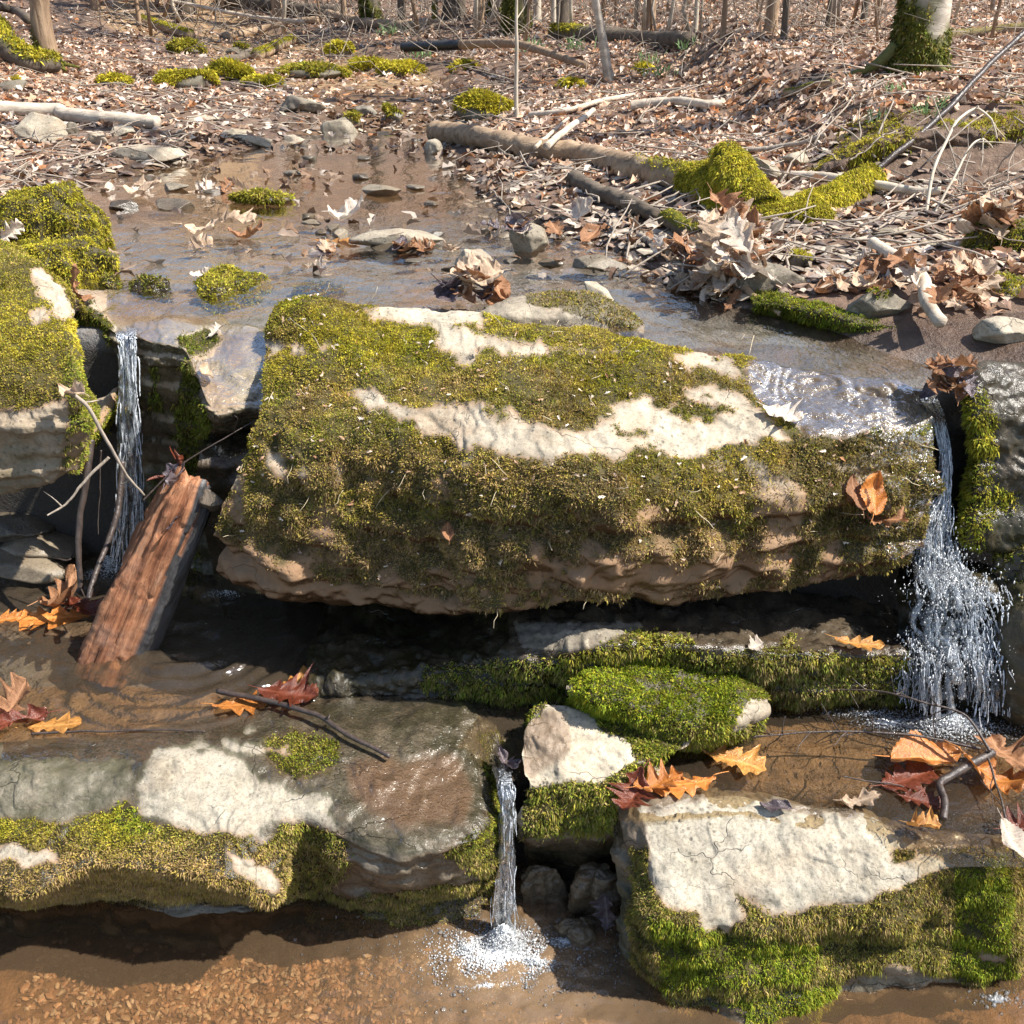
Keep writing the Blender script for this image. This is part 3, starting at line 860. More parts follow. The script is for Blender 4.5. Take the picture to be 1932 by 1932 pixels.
r1 = Yc([(1868, 1150), (1900, 1130), (1960, 1112), (2040, 1105)], [1.86, 1.80, 1.78, 1.78])
r2 = Yc([(1858, 1230), (1885, 1215), (1950, 1205), (2040, 1200)], [1.80, 1.72, 1.68, 1.68])
r3 = Yc([(1858, 1325), (1890, 1335), (1950, 1345), (2040, 1350)], [1.78, 1.70, 1.66, 1.66])
o, G2, N2 = rock('dark_boulder', [sh(r1, dy=.15, dz=-.05), r1, r2, r3, sh(r3, dy=.06, z=-.8)], 70, 60, 'dark shaded wet block at the right edge, right of the foot of the cascade', mat='rock_dark', seed=30, masks=lambda G, N: {'wet': .8, 'algae_shade': .8})
moss_on(o, G2, N2, sstep(.1, .4, fbm(G2 * 6, 3, 55) + .2), lambda Q: W5(len(Q), .5, .1, 0, .3, 1.6), 12000, .006, .002)
# rock behind the cascade
r1 = Yc([(1690, 1062), (1740, 1050), (1790, 1050), (1840, 1062), (1895, 1085)], [1.98, 1.97, 1.95, 1.93, 1.92])
r2 = Yc([(1690, 1110), (1740, 1108), (1800, 1105), (1850, 1108), (1900, 1125)], [1.88, 1.86, 1.84, 1.83, 1.84])
r3 = Yc([(1690, 1200), (1740, 1200), (1800, 1205), (1850, 1205), (1895, 1210)], [1.86, 1.83, 1.80, 1.80, 1.80])
r4 = Yc([(1685, 1228), (1740, 1240), (1800, 1240), (1850, 1240), (1895, 1250)], [1.80, 1.77, 1.75, 1.75, 1.76])
r5 = Yc([(1690, 1335), (1740, 1345), (1800, 1345), (1850, 1345), (1895, 1345)], [1.78, 1.74, 1.73, 1.73, 1.74])
rock('dark_boulder', [sh(r1, dy=.1, dz=-.1), r1, r2, r3, r4, r5, sh(r5, z=-.8)], 90, 70, 'dark stepped rock that the right cascade tumbles over', mat='rock_dark', rough=(.02, .01, .002), seed=31, masks=lambda G, N: {'wet': 1, 'algae_shade': .8})

# ---------------------------------------------------------------- 6. mossy step under the big slab
cx_ = [590, 640, 720, 800, 900, 1000, 1100, 1200, 1300, 1430, 1560, 1700, 1745]
r1 = Yc([(c_, v_) for c_, v_ in zip(cx_, [1230, 1212, 1200, 1196, 1190, 1182, 1180, 1190, 1196, 1196, 1196, 1200, 1206])], [1.9] * 4 + [1.86, 1.78, 1.77, 1.77, 1.78, 1.80, 1.84, 1.88, 1.9])
r2 = Yc([(c_, v_) for c_, v_ in zip(cx_, [1300, 1282, 1268, 1256, 1252, 1236, 1226, 1222, 1226, 1228, 1228, 1232, 1234])], [1.775] * 4 + [1.75, 1.70, 1.69, 1.69, 1.69, 1.70, 1.72, 1.75, 1.76])
r3 = Yc([(c_, v_) for c_, v_ in zip(cx_, [1318, 1312, 1310, 1295, 1290, 1285, 1280, 1275, 1275, 1278, 1278, 1280, 1282])], [1.765] * 4 + [1.75, 1.71, 1.70, 1.70, 1.70, 1.71, 1.73, 1.75, 1.755])
r4 = Yc([(c_, v_) for c_, v_ in zip(cx_, [1330, 1326, 1326, 1324, 1326, 1326, 1322, 1322, 1322, 1322, 1324, 1328, 1328])], [1.755] * 4 + [1.75, 1.735, 1.73, 1.73, 1.73, 1.735, 1.74, 1.75, 1.752])
def m_(G, N):
    X, Y, D = proj(G)
    m = pmask(G, [[(800, 1262), (1000, 1240), (1110, 1228), (1200, 1190), (1300, 1200), (1310, 1230), (1440, 1225), (1490, 1200), (1520, 1232), (1720, 1232), (1730, 1340), (1180, 1340), (800, 1340)]], 12, 25, 16)
    m[:6] = 0
    m_.m = m
    return {'moss': m, 'wet': np.clip(1 - .9 * inpoly(X, Y, [(970, 1176), (1210, 1176), (1200, 1206), (1080, 1228), (985, 1222)]), .05, 1), 'algae_shade': .8 * (X < 960)}  # left part tinted darker: dark rock plus painted shade of the hollow
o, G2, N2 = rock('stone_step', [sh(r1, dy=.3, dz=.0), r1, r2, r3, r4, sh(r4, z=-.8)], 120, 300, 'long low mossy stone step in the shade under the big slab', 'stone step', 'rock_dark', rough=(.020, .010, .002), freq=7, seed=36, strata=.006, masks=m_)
def w_(Q):
    X, Y, _ = proj(Q); f = fbm(Q * 8, 3, 75)
    return W5(len(X), .8 + .4 * f, .35 + .3 * (Y < 1250), .25 * (Y < 1250) * (X < 1320), .45 + .6 * sstep(1330, 1480, X) * sstep(1560, 1480, X) + f.clip(0), .7)
moss_on(o, G2, N2, m_.m, w_, 52000, .0075, .0021, .8, maxn=22000)

# 7. bright mossy wedge
r1 = Yc([(1070, 1292), (1124, 1268), (1190, 1254), (1283, 1254), (1340, 1270), (1390, 1288), (1440, 1327)], [1.64, 1.68, 1.71, 1.72, 1.71, 1.69, 1.66])
r2 = Yc([(1068, 1296), (1122, 1288), (1190, 1292), (1280, 1308), (1340, 1318), (1392, 1315), (1443, 1332)], [1.63, 1.635, 1.64, 1.63, 1.63, 1.635, 1.65])
r3 = Yc([(1069, 1300), (1118, 1312), (1190, 1336), (1272, 1362), (1332, 1372), (1394, 1350), (1445, 1338)], [1.62, 1.60, 1.585, 1.57, 1.57, 1.60, 1.645])
r4 = Yc([(1074, 1303), (1128, 1322), (1195, 1352), (1272, 1392), (1338, 1392), (1400, 1362), (1444, 1343)], [1.63, 1.615, 1.60, 1.585, 1.585, 1.61, 1.645])
def m_(G, N):
    X, Y, D = proj(G)
    m = (1 - inpoly(X, Y, [(1060, 1280), (1078, 1288), (1078, 1310), (1060, 1310)]) * 1.0) * (1 - inpoly(X, Y, [(1415, 1318), (1460, 1318), (1460, 1350), (1380, 1385), (1385, 1365)]))
    m[:3] = 0
    m_.m = m
    return {'moss': m, 'wet': .5}
o, G2, N2 = rock('mossy_stone', [sh(r1, dy=.04, dz=-.06), r1, r2, r3, r4, sh(r4, dy=.06, dz=-.12)], 90, 130, 'wedge-shaped stone under vivid green moss with a bare tip, before the shaded step', 'mossy stone', rough=(.010, .006, .001), freq=8, seed=39, masks=m_)
def w_(Q):
    X, Y, _ = proj(Q)
    return W5(len(X), 3.0, .3, .9, .08 + 1.2 * sstep(1345, 1375, Y) + .9 * sstep(1370, 1420, X), .12)
moss_on(o, G2, N2, m_.m, w_, 100000, .0085, .002, .4, maxn=18000)

# 8. centre rock with pale top left of the wedge's foot
r1 = Yc([(998, 1352), (1014, 1328), (1060, 1322), (1120, 1330), (1190, 1352), (1262, 1368), (1300, 1380)], [1.60, 1.62, 1.63, 1.63, 1.62, 1.60, 1.58])
r2 = Yc([(982, 1418), (1000, 1402), (1060, 1395), (1122, 1400), (1190, 1402), (1262, 1400), (1300, 1402)], [1.53, 1.54, 1.54, 1.54, 1.54, 1.545, 1.545])
r3 = Yc([(999, 1474), (1010, 1486), (1060, 1478), (1122, 1482), (1172, 1462), (1215, 1446), (1262, 1432)], [1.48, 1.475, 1.475, 1.475, 1.48, 1.50, 1.52])
r4 = Yc([(984, 1560), (1003, 1562), (1060, 1562), (1120, 1556), (1165, 1540), (1195, 1520), (1235, 1495)], [1.48, 1.465, 1.465, 1.465, 1.475, 1.50, 1.52])
r5 = Yc([(988, 1640), (1005, 1640), (1060, 1640), (1120, 1640), (1165, 1640), (1195, 1640), (1235, 1640)], [1.55, 1.53, 1.53, 1.53, 1.54, 1.55, 1.56])
def m_(G, N):
    X, Y, D = proj(G)
    m = pmask(G, [[(1110, 1330), (1300, 1350), (1290, 1440), (1200, 1440), (1180, 1400), (1130, 1375)], [(985, 1490), (1060, 1478), (1130, 1478), (1170, 1455), (1230, 1440), (1240, 1520), (1160, 1560), (985, 1580)], [(985, 1318), (1040, 1318), (1020, 1360), (990, 1372)]], 14, 27, 18)
    m_.m = m
    orange = soft(pmask(G, [[(990, 1350), (1060, 1350), (1075, 1400), (1060, 1440), (1010, 1475), (990, 1450)]], 22, 28, 14), 4)
    m_.f = orange * (1 - m)
    return {'moss': m, 'wet': np.clip(orange * .6 + sstep(1540, 1600, Y), 0, 1), 'soil': orange * .5, 'algae_shade': .8 * sstep(1560, 1620, Y)}
o, G2, N2 = rock('mossy_stone', [sh(r1, dy=.05, dz=-.08), r1, r2, r3, r4, r5, sh(r5, dy=.0, z=-1.1)], 130, 120, 'pale-topped stone with a mossy front, immediately right of the middle fall', 'mossy stone', rough=(.012, .006, .0015), freq=7, seed=43, masks=m_)
o['label'] = 'pale-topped stone with a mossy front, immediately right of the middle fall'
moss_on(o, G2, N2, m_.m, lambda Q: W5(len(Q), 1.2, .5, .15, .3 + .5 * (proj(Q)[1] > 1450), .5), 80000, .008, .0021, .8, maxn=14000)
cushion('wet_stone', 1022, 1690, 95, 0, 1.45, .11, 'brown wet stone at the waterline just right of the middle fall', 44, wd, 50, 80, 0, cat='stone', mat='rock_grey', zb=-.95, depth=.6, wet=1)
cushion('wet_stone', 1130, 1735, 135, 0, 1.40, .15, 'bluish wet stone in the shaded gap left of the pale boulder', 45, wd, 60, 90, 0, cat='stone', mat='rock_grey', zb=-.96, depth=.6, wet=1)
cushion('wet_stone', 1090, 1775, 95, 0, 1.355, .055, 'flat bluish stone at the pool edge below the shaded gap', 46, wd, 50, 80, 0, cat='stone', mat='rock_grey', zb=-.95, depth=.7, wet=1)

# ---------------------------------------------------------------- 9. lower left shelf
cx_ = [-90, 20, 60, 180, 300, 420, 510, 560, 640, 760, 890, 944, 958]
r1 = Zc([(-90, 1415), (20, 1405), (60, 1400), (180, 1392), (300, 1372), (420, 1352), (510, 1338), (560, 1330), (640, 1325), (760, 1328), (880, 1336), (930, 1372), (950, 1390)], [-.645, -.645, -.645, -.645, -.645, -.642, -.64, -.64, -.64, -.64, -.645, -.665, -.72])
r2 = Zc([(-90, 1478), (20, 1475), (60, 1472), (180, 1462), (300, 1450), (420, 1442), (510, 1432), (560, 1430), (640, 1430), (760, 1428), (885, 1432), (936, 1445), (955, 1450)], [-.632, -.628, -.628, -.625, -.618, -.618, -.622, -.626, -.630, -.634, -.642, -.665, -.74])
r3 = Zc([(-90, 1535), (20, 1538), (60, 1540), (180, 1535), (300, 1558), (420, 1568), (500, 1555), (560, 1540), (640, 1552), (760, 1592), (890, 1572), (942, 1555), (960, 1560)], [-.655] * 10 + [-.66, -.69, -.76])
ly = np.array([p[1] for p in r3])
r4 = Yc([(-90, 1605), (20, 1605), (60, 1605), (180, 1592), (300, 1612), (420, 1628), (502, 1640), (565, 1610), (640, 1628), (760, 1645), (890, 1625), (942, 1615), (962, 1615)], ly + np.array([-.07, -.07, -.07, -.06, -.06, -.06, -.055, .0, .0, .0, -.005, .01, .06]))
r5 = Yc([(-90, 1668), (20, 1682), (60, 1688), (180, 1648), (300, 1656), (420, 1672), (506, 1688), (570, 1680), (640, 1690), (760, 1690), (890, 1672), (940, 1655), (962, 1655)], ly + np.array([-.13, -.13, -.13, -.10, -.09, -.085, -.07, .03, .03, .02, .01, .03, .08]))
r6 = Yc([(-90, 1700), (20, 1705), (60, 1705), (180, 1690), (300, 1690), (420, 1695), (506, 1705), (570, 1705), (640, 1715), (760, 1712), (890, 1690), (940, 1680), (962, 1680)], ly + .055)
r7 = sh(r6, dy=-.015, z=-.94)
BL = [[(255, 1490), (290, 1450), (300, 1420), (400, 1410), (450, 1445), (500, 1470), (560, 1490), (620, 1520), (640, 1548), (560, 1545), (520, 1555), (490, 1590), (430, 1570), (330, 1560), (270, 1530)],
      [(-10, 1600), (30, 1605), (120, 1615), (130, 1640), (60, 1632), (-10, 1630)], [(440, 1615), (500, 1620), (525, 1670), (500, 1690), (440, 1640)], [(410, 1395), (560, 1395), (520, 1412), (420, 1412)]]
MS = [[(-100, 1548), (40, 1540), (120, 1550), (200, 1530), (250, 1515), (270, 1550), (320, 1562), (370, 1550), (470, 1580), (500, 1600), (540, 1545), (600, 1560), (660, 1590), (650, 1660), (560, 1700), (-100, 1720)],
      [(490, 1400), (560, 1380), (640, 1400), (640, 1440), (560, 1465), (520, 1440)], [(900, 1390), (950, 1380), (970, 1500), (960, 1680), (900, 1650), (840, 1610), (920, 1560), (925, 1480)],
      [(560, 1690), (800, 1680), (950, 1660), (950, 1750), (600, 1760)]]
def m_(G, N):
    X, Y, D = proj(G)
    b = pmask(G, BL, 34, 29, 17)
    m = pmask(G, MS, 14, 30, 22) * (1 - b)
    m[:8] = 0
    face = sstep(.4, .1, N[..., 2])
    lowf = sstep(1680, 1730, Y)
    top_ = (N[..., 2] > .45) & (np.arange(len(G)) < 90)[:, None]
    m_.m = m
    fl = top_ * (1 - b) * (1 - m) * (X > 0) * 1.0
    m_.f = fl * (1 - pmask(G, [[(-300, 1440), (250, 1440), (262, 1570), (-300, 1570)]], 40, 57, 12))
    org = pmask(G, [[(640, 1440), (860, 1420), (900, 1480), (880, 1540), (760, 1560), (700, 1540), (650, 1490)]], 25, 34, 12)
    return {'moss': m * (1 - .6 * lowf), 'wet': np.clip(soft(1 - b, 7) * (.85 + .15 * face) - .3 * soft(pmask(G, [[(-300, 1440), (250, 1440), (262, 1570), (-300, 1570)]], 40, 57, 12), 6), 0, 1), 'soil': .75 * soft(org, 8) * top_ + .35 * (m > .3) * sstep(1600, 1660, Y) + ring(m), 'algae_shade': np.clip(face * sstep(1690, 1720, Y) * .9 + .75 * top_ * (1 - b) * (1 - soft(org, 6)), 0, 1)}
o, G2, N2 = rock('mossy_ledge', [sh(r1, dy=.12, dz=-.12), r1, r2, r3, r4, r5, r6, r7, sh(r7, dy=-.02, z=-1.12)], 220, 380, 'broad lower left shelf with a bare pale patch and a moss fringe above the pool', 'ledge', 'rock_pale', rough=(.012, .003, .0008), freq=6, seed=47, strata=.004, masks=m_, clump=.016)
film(G2, N2, m_.f, .005)
def w_(Q):
    X, Y, _ = proj(Q); f = fbm(Q * 7, 3, 81)
    up = sstep(1640, 1560, Y)
    return W5(len(X), .5 * up + .5 * sstep(480, 560, X) + .9 * inpoly(X, Y, [(210, 1515), (280, 1515), (290, 1570), (230, 1580)]), .7, .5 * up * sstep(330, 200, X), .35 + .9 * (1 - up) + .9 * f.clip(-.3), .15 + .7 * sstep(560, 640, X))
moss_on(o, G2, N2, m_.m, w_, 130000, .0060, .0015, .6, maxn=72000)
shelf = o

# ---------------------------------------------------------------- 10. lower right boulder
r1 = Yc([(1168, 1535), (1212, 1530), (1320, 1522), (1405, 1516), (1525, 1540), (1645, 1550), (1745, 1580), (1845, 1600), (1940, 1610)], [1.48, 1.44, 1.445, 1.45, 1.42, 1.405, 1.375, 1.36, 1.36])
r2 = Yc([(1164, 1600), (1226, 1622), (1325, 1622), (1430, 1612), (1540, 1620), (1650, 1620), (1768, 1622), (1872, 1626), (1960, 1640)], [1.43, 1.355, 1.35, 1.355, 1.345, 1.345, 1.34, 1.335, 1.36])
r3 = Yc([(1164, 1690), (1234, 1708), (1330, 1738), (1430, 1745), (1560, 1708), (1670, 1696), (1780, 1656), (1892, 1658), (1965, 1690)], [1.39, 1.285, 1.265, 1.26, 1.285, 1.29, 1.315, 1.31, 1.36])
r4 = Yc([(1168, 1750), (1240, 1775), (1330, 1792), (1430, 1802), (1560, 1775), (1670, 1765), (1785, 1730), (1902, 1725), (1970, 1750)], [1.37, 1.265, 1.25, 1.25, 1.285, 1.29, 1.31, 1.30, 1.36])
r5 = Yc([(1172, 1805), (1246, 1835), (1330, 1852), (1422, 1862), (1560, 1835), (1675, 1820), (1800, 1800), (1912, 1795), (1972, 1800)], [1.355, 1.25, 1.24, 1.225, 1.265, 1.275, 1.285, 1.28, 1.35])
r6 = Yc([(1200, 1862), (1270, 1900), (1340, 1918), (1398, 1960), (1570, 1892), (1680, 1876), (1800, 1880), (1912, 1852), (1965, 1850)], [1.33, 1.245, 1.235, 1.20, 1.275, 1.285, 1.28, 1.285, 1.35])
BT = [[(1200, 1537), (1318, 1512), (1401, 1505), (1525, 1535), (1645, 1540), (1711, 1585), (1815, 1635), (1740, 1649), (1703, 1682), (1637, 1711), (1571, 1703), (1480, 1728), (1422, 1695), (1365, 1690), (1418, 1738), (1372, 1765), (1314, 1732), (1240, 1711), (1225, 1640)]]
def m_(G, N):
    X, Y, D = proj(G)
    b = pmask(G, BT, 26, 35, 18)
    leftf = (np.arange(G.shape[1]) < 17)[None, :] * (N[..., 1] > -2)
    m = (1 - b) * (1 - leftf) * (Y > 1600) * (1 - pmask(G, [[(1690, 1822), (1800, 1850), (1830, 1900), (1570, 1900), (1590, 1850)], [(1850, 1790), (1900, 1785), (1900, 1815), (1845, 1815)], [(1335, 1905), (1400, 1905), (1420, 1990), (1330, 1990)]], 16, 37, 18))
    m = np.maximum(m, pmask(G, [[(1680, 1608), (1730, 1600), (1725, 1620), (1690, 1628)]], 8, 38, 30))
    m[:10] = 0
    m_.m = m
    m_.f = (1 - b) * (Y < 1640) * (X > 1480) * (np.arange(len(G)) > 8)[:, None] * (N[..., 2] > .5)
    return {'moss': m, 'wet': np.clip(leftf * .55 + .8 * soft(1 - b, 6) * (Y < 1600) + sstep(1830, 1880, Y) * .8, 0, 1), 'algae_shade': np.clip(leftf * .85 + .5 * sstep(1780, 1860, Y), 0, 1), 'soil': np.clip(.2 * (1 - b) + ring(m), 0, 1)}  # left face tinted dark to paint in its shadow; growth near the water
o, G2, N2 = rock('mossy_boulder', [sh(r1, dy=.16, dz=-.12), sh(r1, dy=.05, dz=-.015), r1, r2, r3, r4, r5, r6, sh(r6, dy=.06, z=-1.12)], 220, 300, 'pale flat-topped boulder with shaggy moss down its front, in the lower pool at the right', 'boulder', 'rock_pale', rough=(.013, .005, .001), freq=6, seed=52, strata=.005, masks=m_, clump=.018)
film(G2, N2, m_.f, .004)
def w_(Q):
    X, Y, _ = proj(Q); f = fbm(Q * 7, 3, 83)
    g = inpoly(X + 20 * f, Y + 20 * f, [(1235, 1740), (1560, 1790), (1540, 1860), (1250, 1870)]) | inpoly(X + 20 * f, Y, [(1800, 1640), (1900, 1610), (1920, 1850), (1800, 1850)]) | inpoly(X, Y, [(1340, 1890), (1590, 1850), (1580, 1990), (1340, 1990)])
    return W5(len(X), np.where(g, 2.0, .35) + f.clip(0), .7, np.where(g, .25, .05), np.where(g, .15, 1.1), .35)
moss_on(o, G2, N2, m_.m, w_, 130000, .0072, .0015, .9, maxn=72000)

# ---------------------------------------------------------------- water sheets
def sheet(name, x0, x1, y0, y1, z, mat, n, inside, amp=.003, fr=9, dip=None, rip=None, mk=None):
    xs, ys = np.linspace(x0, x1, n[0]), np.linspace(y0, y1, n[1])
    X, Y = np.meshgrid(xs, ys)
    P = np.stack([X, Y, X * 0], -1)
    Z = z + amp * fbm(P * fr, 3, 60) + (dip(X, Y) if dip else 0)
    F = gridfaces(n[1], n[0])
    k = inside(X, Y).ravel()[F].any(1)
    V = np.stack([X, Y, Z], -1).reshape(-1, 3)
    used = np.unique(F[k])
    mp = np.full(len(V), -1); mp[used] = np.arange(len(used))
    R_ = (rip(X, Y) if rip else 1 + 0 * X).ravel()
    K_ = (mk(X, Y) if mk else 1 + 0 * X).ravel()
    o = add(name, V[used], [mp[F[k]]], M[mat], origin=(0, 0, 0), attrs={'rip': R_[used], 'mk': K_[used]})
    return tag(o, kind='structure')
def up_in(X, Y):
    ys = np.interp(X, [-1.3, -.55, -.5, .2, .6, .95, 1.5], [2.44, 2.42, 2.36, 2.30, 2.12, 2.06, 2.0])
    return (bank_e(X, Y) < .14) & (Y > ys)
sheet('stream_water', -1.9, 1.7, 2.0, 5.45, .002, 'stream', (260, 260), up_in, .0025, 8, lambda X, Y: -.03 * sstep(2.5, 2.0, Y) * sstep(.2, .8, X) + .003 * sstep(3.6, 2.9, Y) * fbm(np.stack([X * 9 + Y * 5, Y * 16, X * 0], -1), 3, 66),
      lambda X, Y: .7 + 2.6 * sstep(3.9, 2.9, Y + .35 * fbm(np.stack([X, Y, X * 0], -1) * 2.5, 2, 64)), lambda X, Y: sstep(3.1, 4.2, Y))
MP = [(-600, 1440), (250, 1445), (500, 1410), (880, 1410), (930, 1440), (945, 1470), (975, 1470), (986, 1400), (985, 1350), (1010, 1322), (1300, 1330), (1400, 900), (-900, 800)]
def mp_in(X, Y):
    a, b, _ = proj(np.stack([X, Y, X * 0 + Z_MID], -1))
    return inpoly(a, b, MP)
RP = [(1165, 1545), (1190, 1500), (1200, 1440), (1290, 1405), (1440, 1325), (1700, 1305), (2060, 1300), (2060, 1660), (1850, 1650), (1720, 1600), (1640, 1565), (1520, 1560), (1400, 1535), (1215, 1550)]
def rp_in(X, Y):
    a, b, _ = proj(np.stack([X, Y, X * 0 - .648], -1))
    return inpoly(a, b, RP)
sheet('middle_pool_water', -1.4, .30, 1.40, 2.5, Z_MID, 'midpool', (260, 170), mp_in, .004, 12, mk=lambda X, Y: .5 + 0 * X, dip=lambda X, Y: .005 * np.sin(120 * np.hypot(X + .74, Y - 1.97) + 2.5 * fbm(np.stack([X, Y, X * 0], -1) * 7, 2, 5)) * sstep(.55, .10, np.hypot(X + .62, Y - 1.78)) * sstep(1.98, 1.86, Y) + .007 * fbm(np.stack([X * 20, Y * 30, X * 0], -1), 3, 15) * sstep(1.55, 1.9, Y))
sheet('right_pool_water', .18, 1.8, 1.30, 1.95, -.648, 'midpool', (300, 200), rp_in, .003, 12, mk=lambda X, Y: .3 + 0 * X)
def lowz(X, Y):
    d = np.hypot(X + .012, Y - 1.385)
    return .0035 * np.sin(110 * d + 3 * fbm(np.stack([X, Y, X * 0], -1) * 14, 3, 8)) * np.exp(-d * 5) + .0085 * fbm(np.stack([X, Y * 1.6, X * 0], -1) * 30, 3, 9) * np.exp(-d * 3.5)
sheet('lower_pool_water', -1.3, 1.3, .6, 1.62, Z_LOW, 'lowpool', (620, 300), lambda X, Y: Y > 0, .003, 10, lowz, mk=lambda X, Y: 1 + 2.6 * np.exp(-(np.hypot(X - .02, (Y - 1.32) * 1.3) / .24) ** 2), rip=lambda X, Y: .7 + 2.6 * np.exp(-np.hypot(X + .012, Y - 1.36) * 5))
nv0, fv, ff = 0, [], []
for V_, F_ in FILM:
    u = np.unique(F_)
    mp = np.full(len(V_), -1); mp[u] = np.arange(len(u)) + nv0
    fv.append(V_[u]); ff.append(mp[F_]); nv0 += len(u)
o = add('running_water', np.concatenate(fv), [np.concatenate(ff)], M['film'], origin=(0, 0, 0), attrs={'rip': np.ones(nv0), 'mk': np.ones(nv0)})
tag(o, kind='structure')
# ================================================================ loose things
def tube_geo(path, rad, seg=10, noise=.08, nfreq=8, seed=0, flat=1.0, ridges=0):
    path = np.asarray(path, float)
    n = len(path)
    T = np.gradient(path, axis=0)
    T /= np.linalg.norm(T, axis=1, keepdims=True) + 1e-9
    up = np.array([0, 0, 1.0]) if abs(T[:, 2]).mean() < .85 else np.array([0, 1.0, 0])
    A = np.cross(T, up); A /= np.linalg.norm(A, axis=1, keepdims=True) + 1e-9
    B = np.cross(A, T)
    th = np.linspace(0, 2 * math.pi, seg, endpoint=False)
    c_, s_ = np.cos(th)[None, :, None], np.sin(th)[None, :, None]
    dirs = A[:, None] * c_ + B[:, None] * s_ * flat
    r = np.broadcast_to(np.asarray(rad, float), (n,))[:, None]
    rr = r * (1 + noise * fbm((path[:, None] + dirs * r[..., None]) * nfreq, 3, seed))
    if ridges: rr = rr * (1 + .07 * np.abs(np.sin(ridges * th + 2 * fbm(path * 2, 2, seed)[:, None]))[:, :])
    V = path[:, None] + dirs * rr[..., None]
    F = [gridfaces(n, seg, True)]
    V = V.reshape(-1, 3)
    V = np.concatenate([V, path[:1], path[-1:]])
    j = np.arange(seg)
    F3 = np.concatenate([np.stack([np.full(seg, n * seg), (j + 1) % seg, j], 1), np.stack([np.full(seg, n * seg + 1), (n - 1) * seg + j, (n - 1) * seg + (j + 1) % seg], 1)])
    return V, F, F3

def join(geos):
    Vs, F4, F3, o_ = [], [], [], 0
    for V, F, f3 in geos:
        Vs.append(V)
        for f in F: F4.append(f + o_)
        F3.append(f3 + o_); o_ += len(V)
    return np.concatenate(Vs), [np.concatenate(F4), np.concatenate(F3)]

def wob(path, n, amp, seed):
    P = cr(np.asarray(path, float), n)
    k = np.sin(np.linspace(0, math.pi, n))[:, None] * .7 + .3
    for a in range(3):
        P[:, a] += amp * fbm(np.stack([np.linspace(0, 4, n), np.full(n, a * 7.7 + seed), np.zeros(n)], 1), 3, seed + a) * k[:, 0]
    return P

def on_ground(px, py, lift=0.0):
    p, n = hit(px, py)
    p[2] += lift
    return p

def ground_hit(px, py):
    """march the view ray to the terrain"""
    a, y_, d = rays(px, py)
    ts = np.concatenate([np.linspace(.8, 4, 160), np.linspace(4.02, 40, 700)])
    X, Y, Z = a * ts, y_ * ts, CAMZ + d * ts
    g = ground_z(X, Y)
    k = np.nonzero(Z < g)[0]
    k = k[0] if len(k) else len(ts) - 1
    return np.array([X[k], Y[k], g[k]])

def log(name, pts, rpx, label, cat='log', mat='bark', n=60, seg=16, noise=.16, seed=0, taper=.8, lift=.7, amp=.01, mossfn=None, group=None, endmat=None, abs3=None, ridges=0, flat=1):
    P = []
    for i, q in enumerate(pts):
        if len(q) == 2:
            p = ground_hit(q[0], q[1] + rpx * .8)
        elif q[2] > 5:      # explicit depth above 100 encodes y
            p = at_y(q[0], q[1], q[2] - 100)
        else:
            p = at_z(q[0], q[1], q[2])
        P.append(p)
    P = np.array(P)
    dist = np.linalg.norm(P - np.array([0, 0, CAMZ]), axis=1).mean()
    r = rpx / FP * dist
    for i, q in enumerate(pts):
        if len(q) == 2: P[i, 2] += r * lift
    path = wob(P, n, amp, seed)
    rad = r * np.linspace(1, taper, n) * (1 + .10 * fbm(path * 3, 2, seed + 2))
    V, F, F3 = tube_geo(path, rad, seg, noise, 1.2 / max(r, .004), seed, flat, ridges)
    m = np.zeros(len(V))
    if mossfn is not None:
        d_ = V - np.repeat(path, seg, 0).tolist().__len__() * 0 if False else None
        up = np.concatenate([(V[:-2] - np.repeat(path, seg, 0))[:, 2] / (np.repeat(rad, seg) + 1e-9), [0, 0]])
        s_ = np.concatenate([np.repeat(np.linspace(0, 1, n), seg), [0, 1]])
        m = np.clip(mossfn(s_, up, V), 0, 1)
    o = add(name, V, F + [F3], M[mat], attrs={'moss': m})
    tag(o, label, cat, group)
    SURF.append((V[:-2], np.tile([0, 0, 1.0], (len(V) - 2, 1))))
    if mossfn is not None and m.max() > .3 and r > .012:
        G = V[:-2].reshape(n, seg, 3)
        N = (G - path[:, None]); N /= np.linalg.norm(N, axis=-1, keepdims=True) + 1e-9
        moss_on(o, G, N, m[:-2].reshape(n, seg), wy, 9000, min(.03, r * .25), min(.008, r * .07), .4, maxn=3500)
    return o, path, rad

# ---------------------------------------------------------------- angular stones
def ico(sub):
    import bmesh
    bm = bmesh.new()
    bmesh.ops.create_icosphere(bm, subdivisions=sub, radius=1)
    V = np.array([v_.co[:] for v_ in bm.verts]); F = np.array([[v_.index for v_ in f.verts] for f in bm.faces])
    bm.free()
    return V, F
ICO = {k: ico(k) for k in (1, 2, 3, 4, 5)}

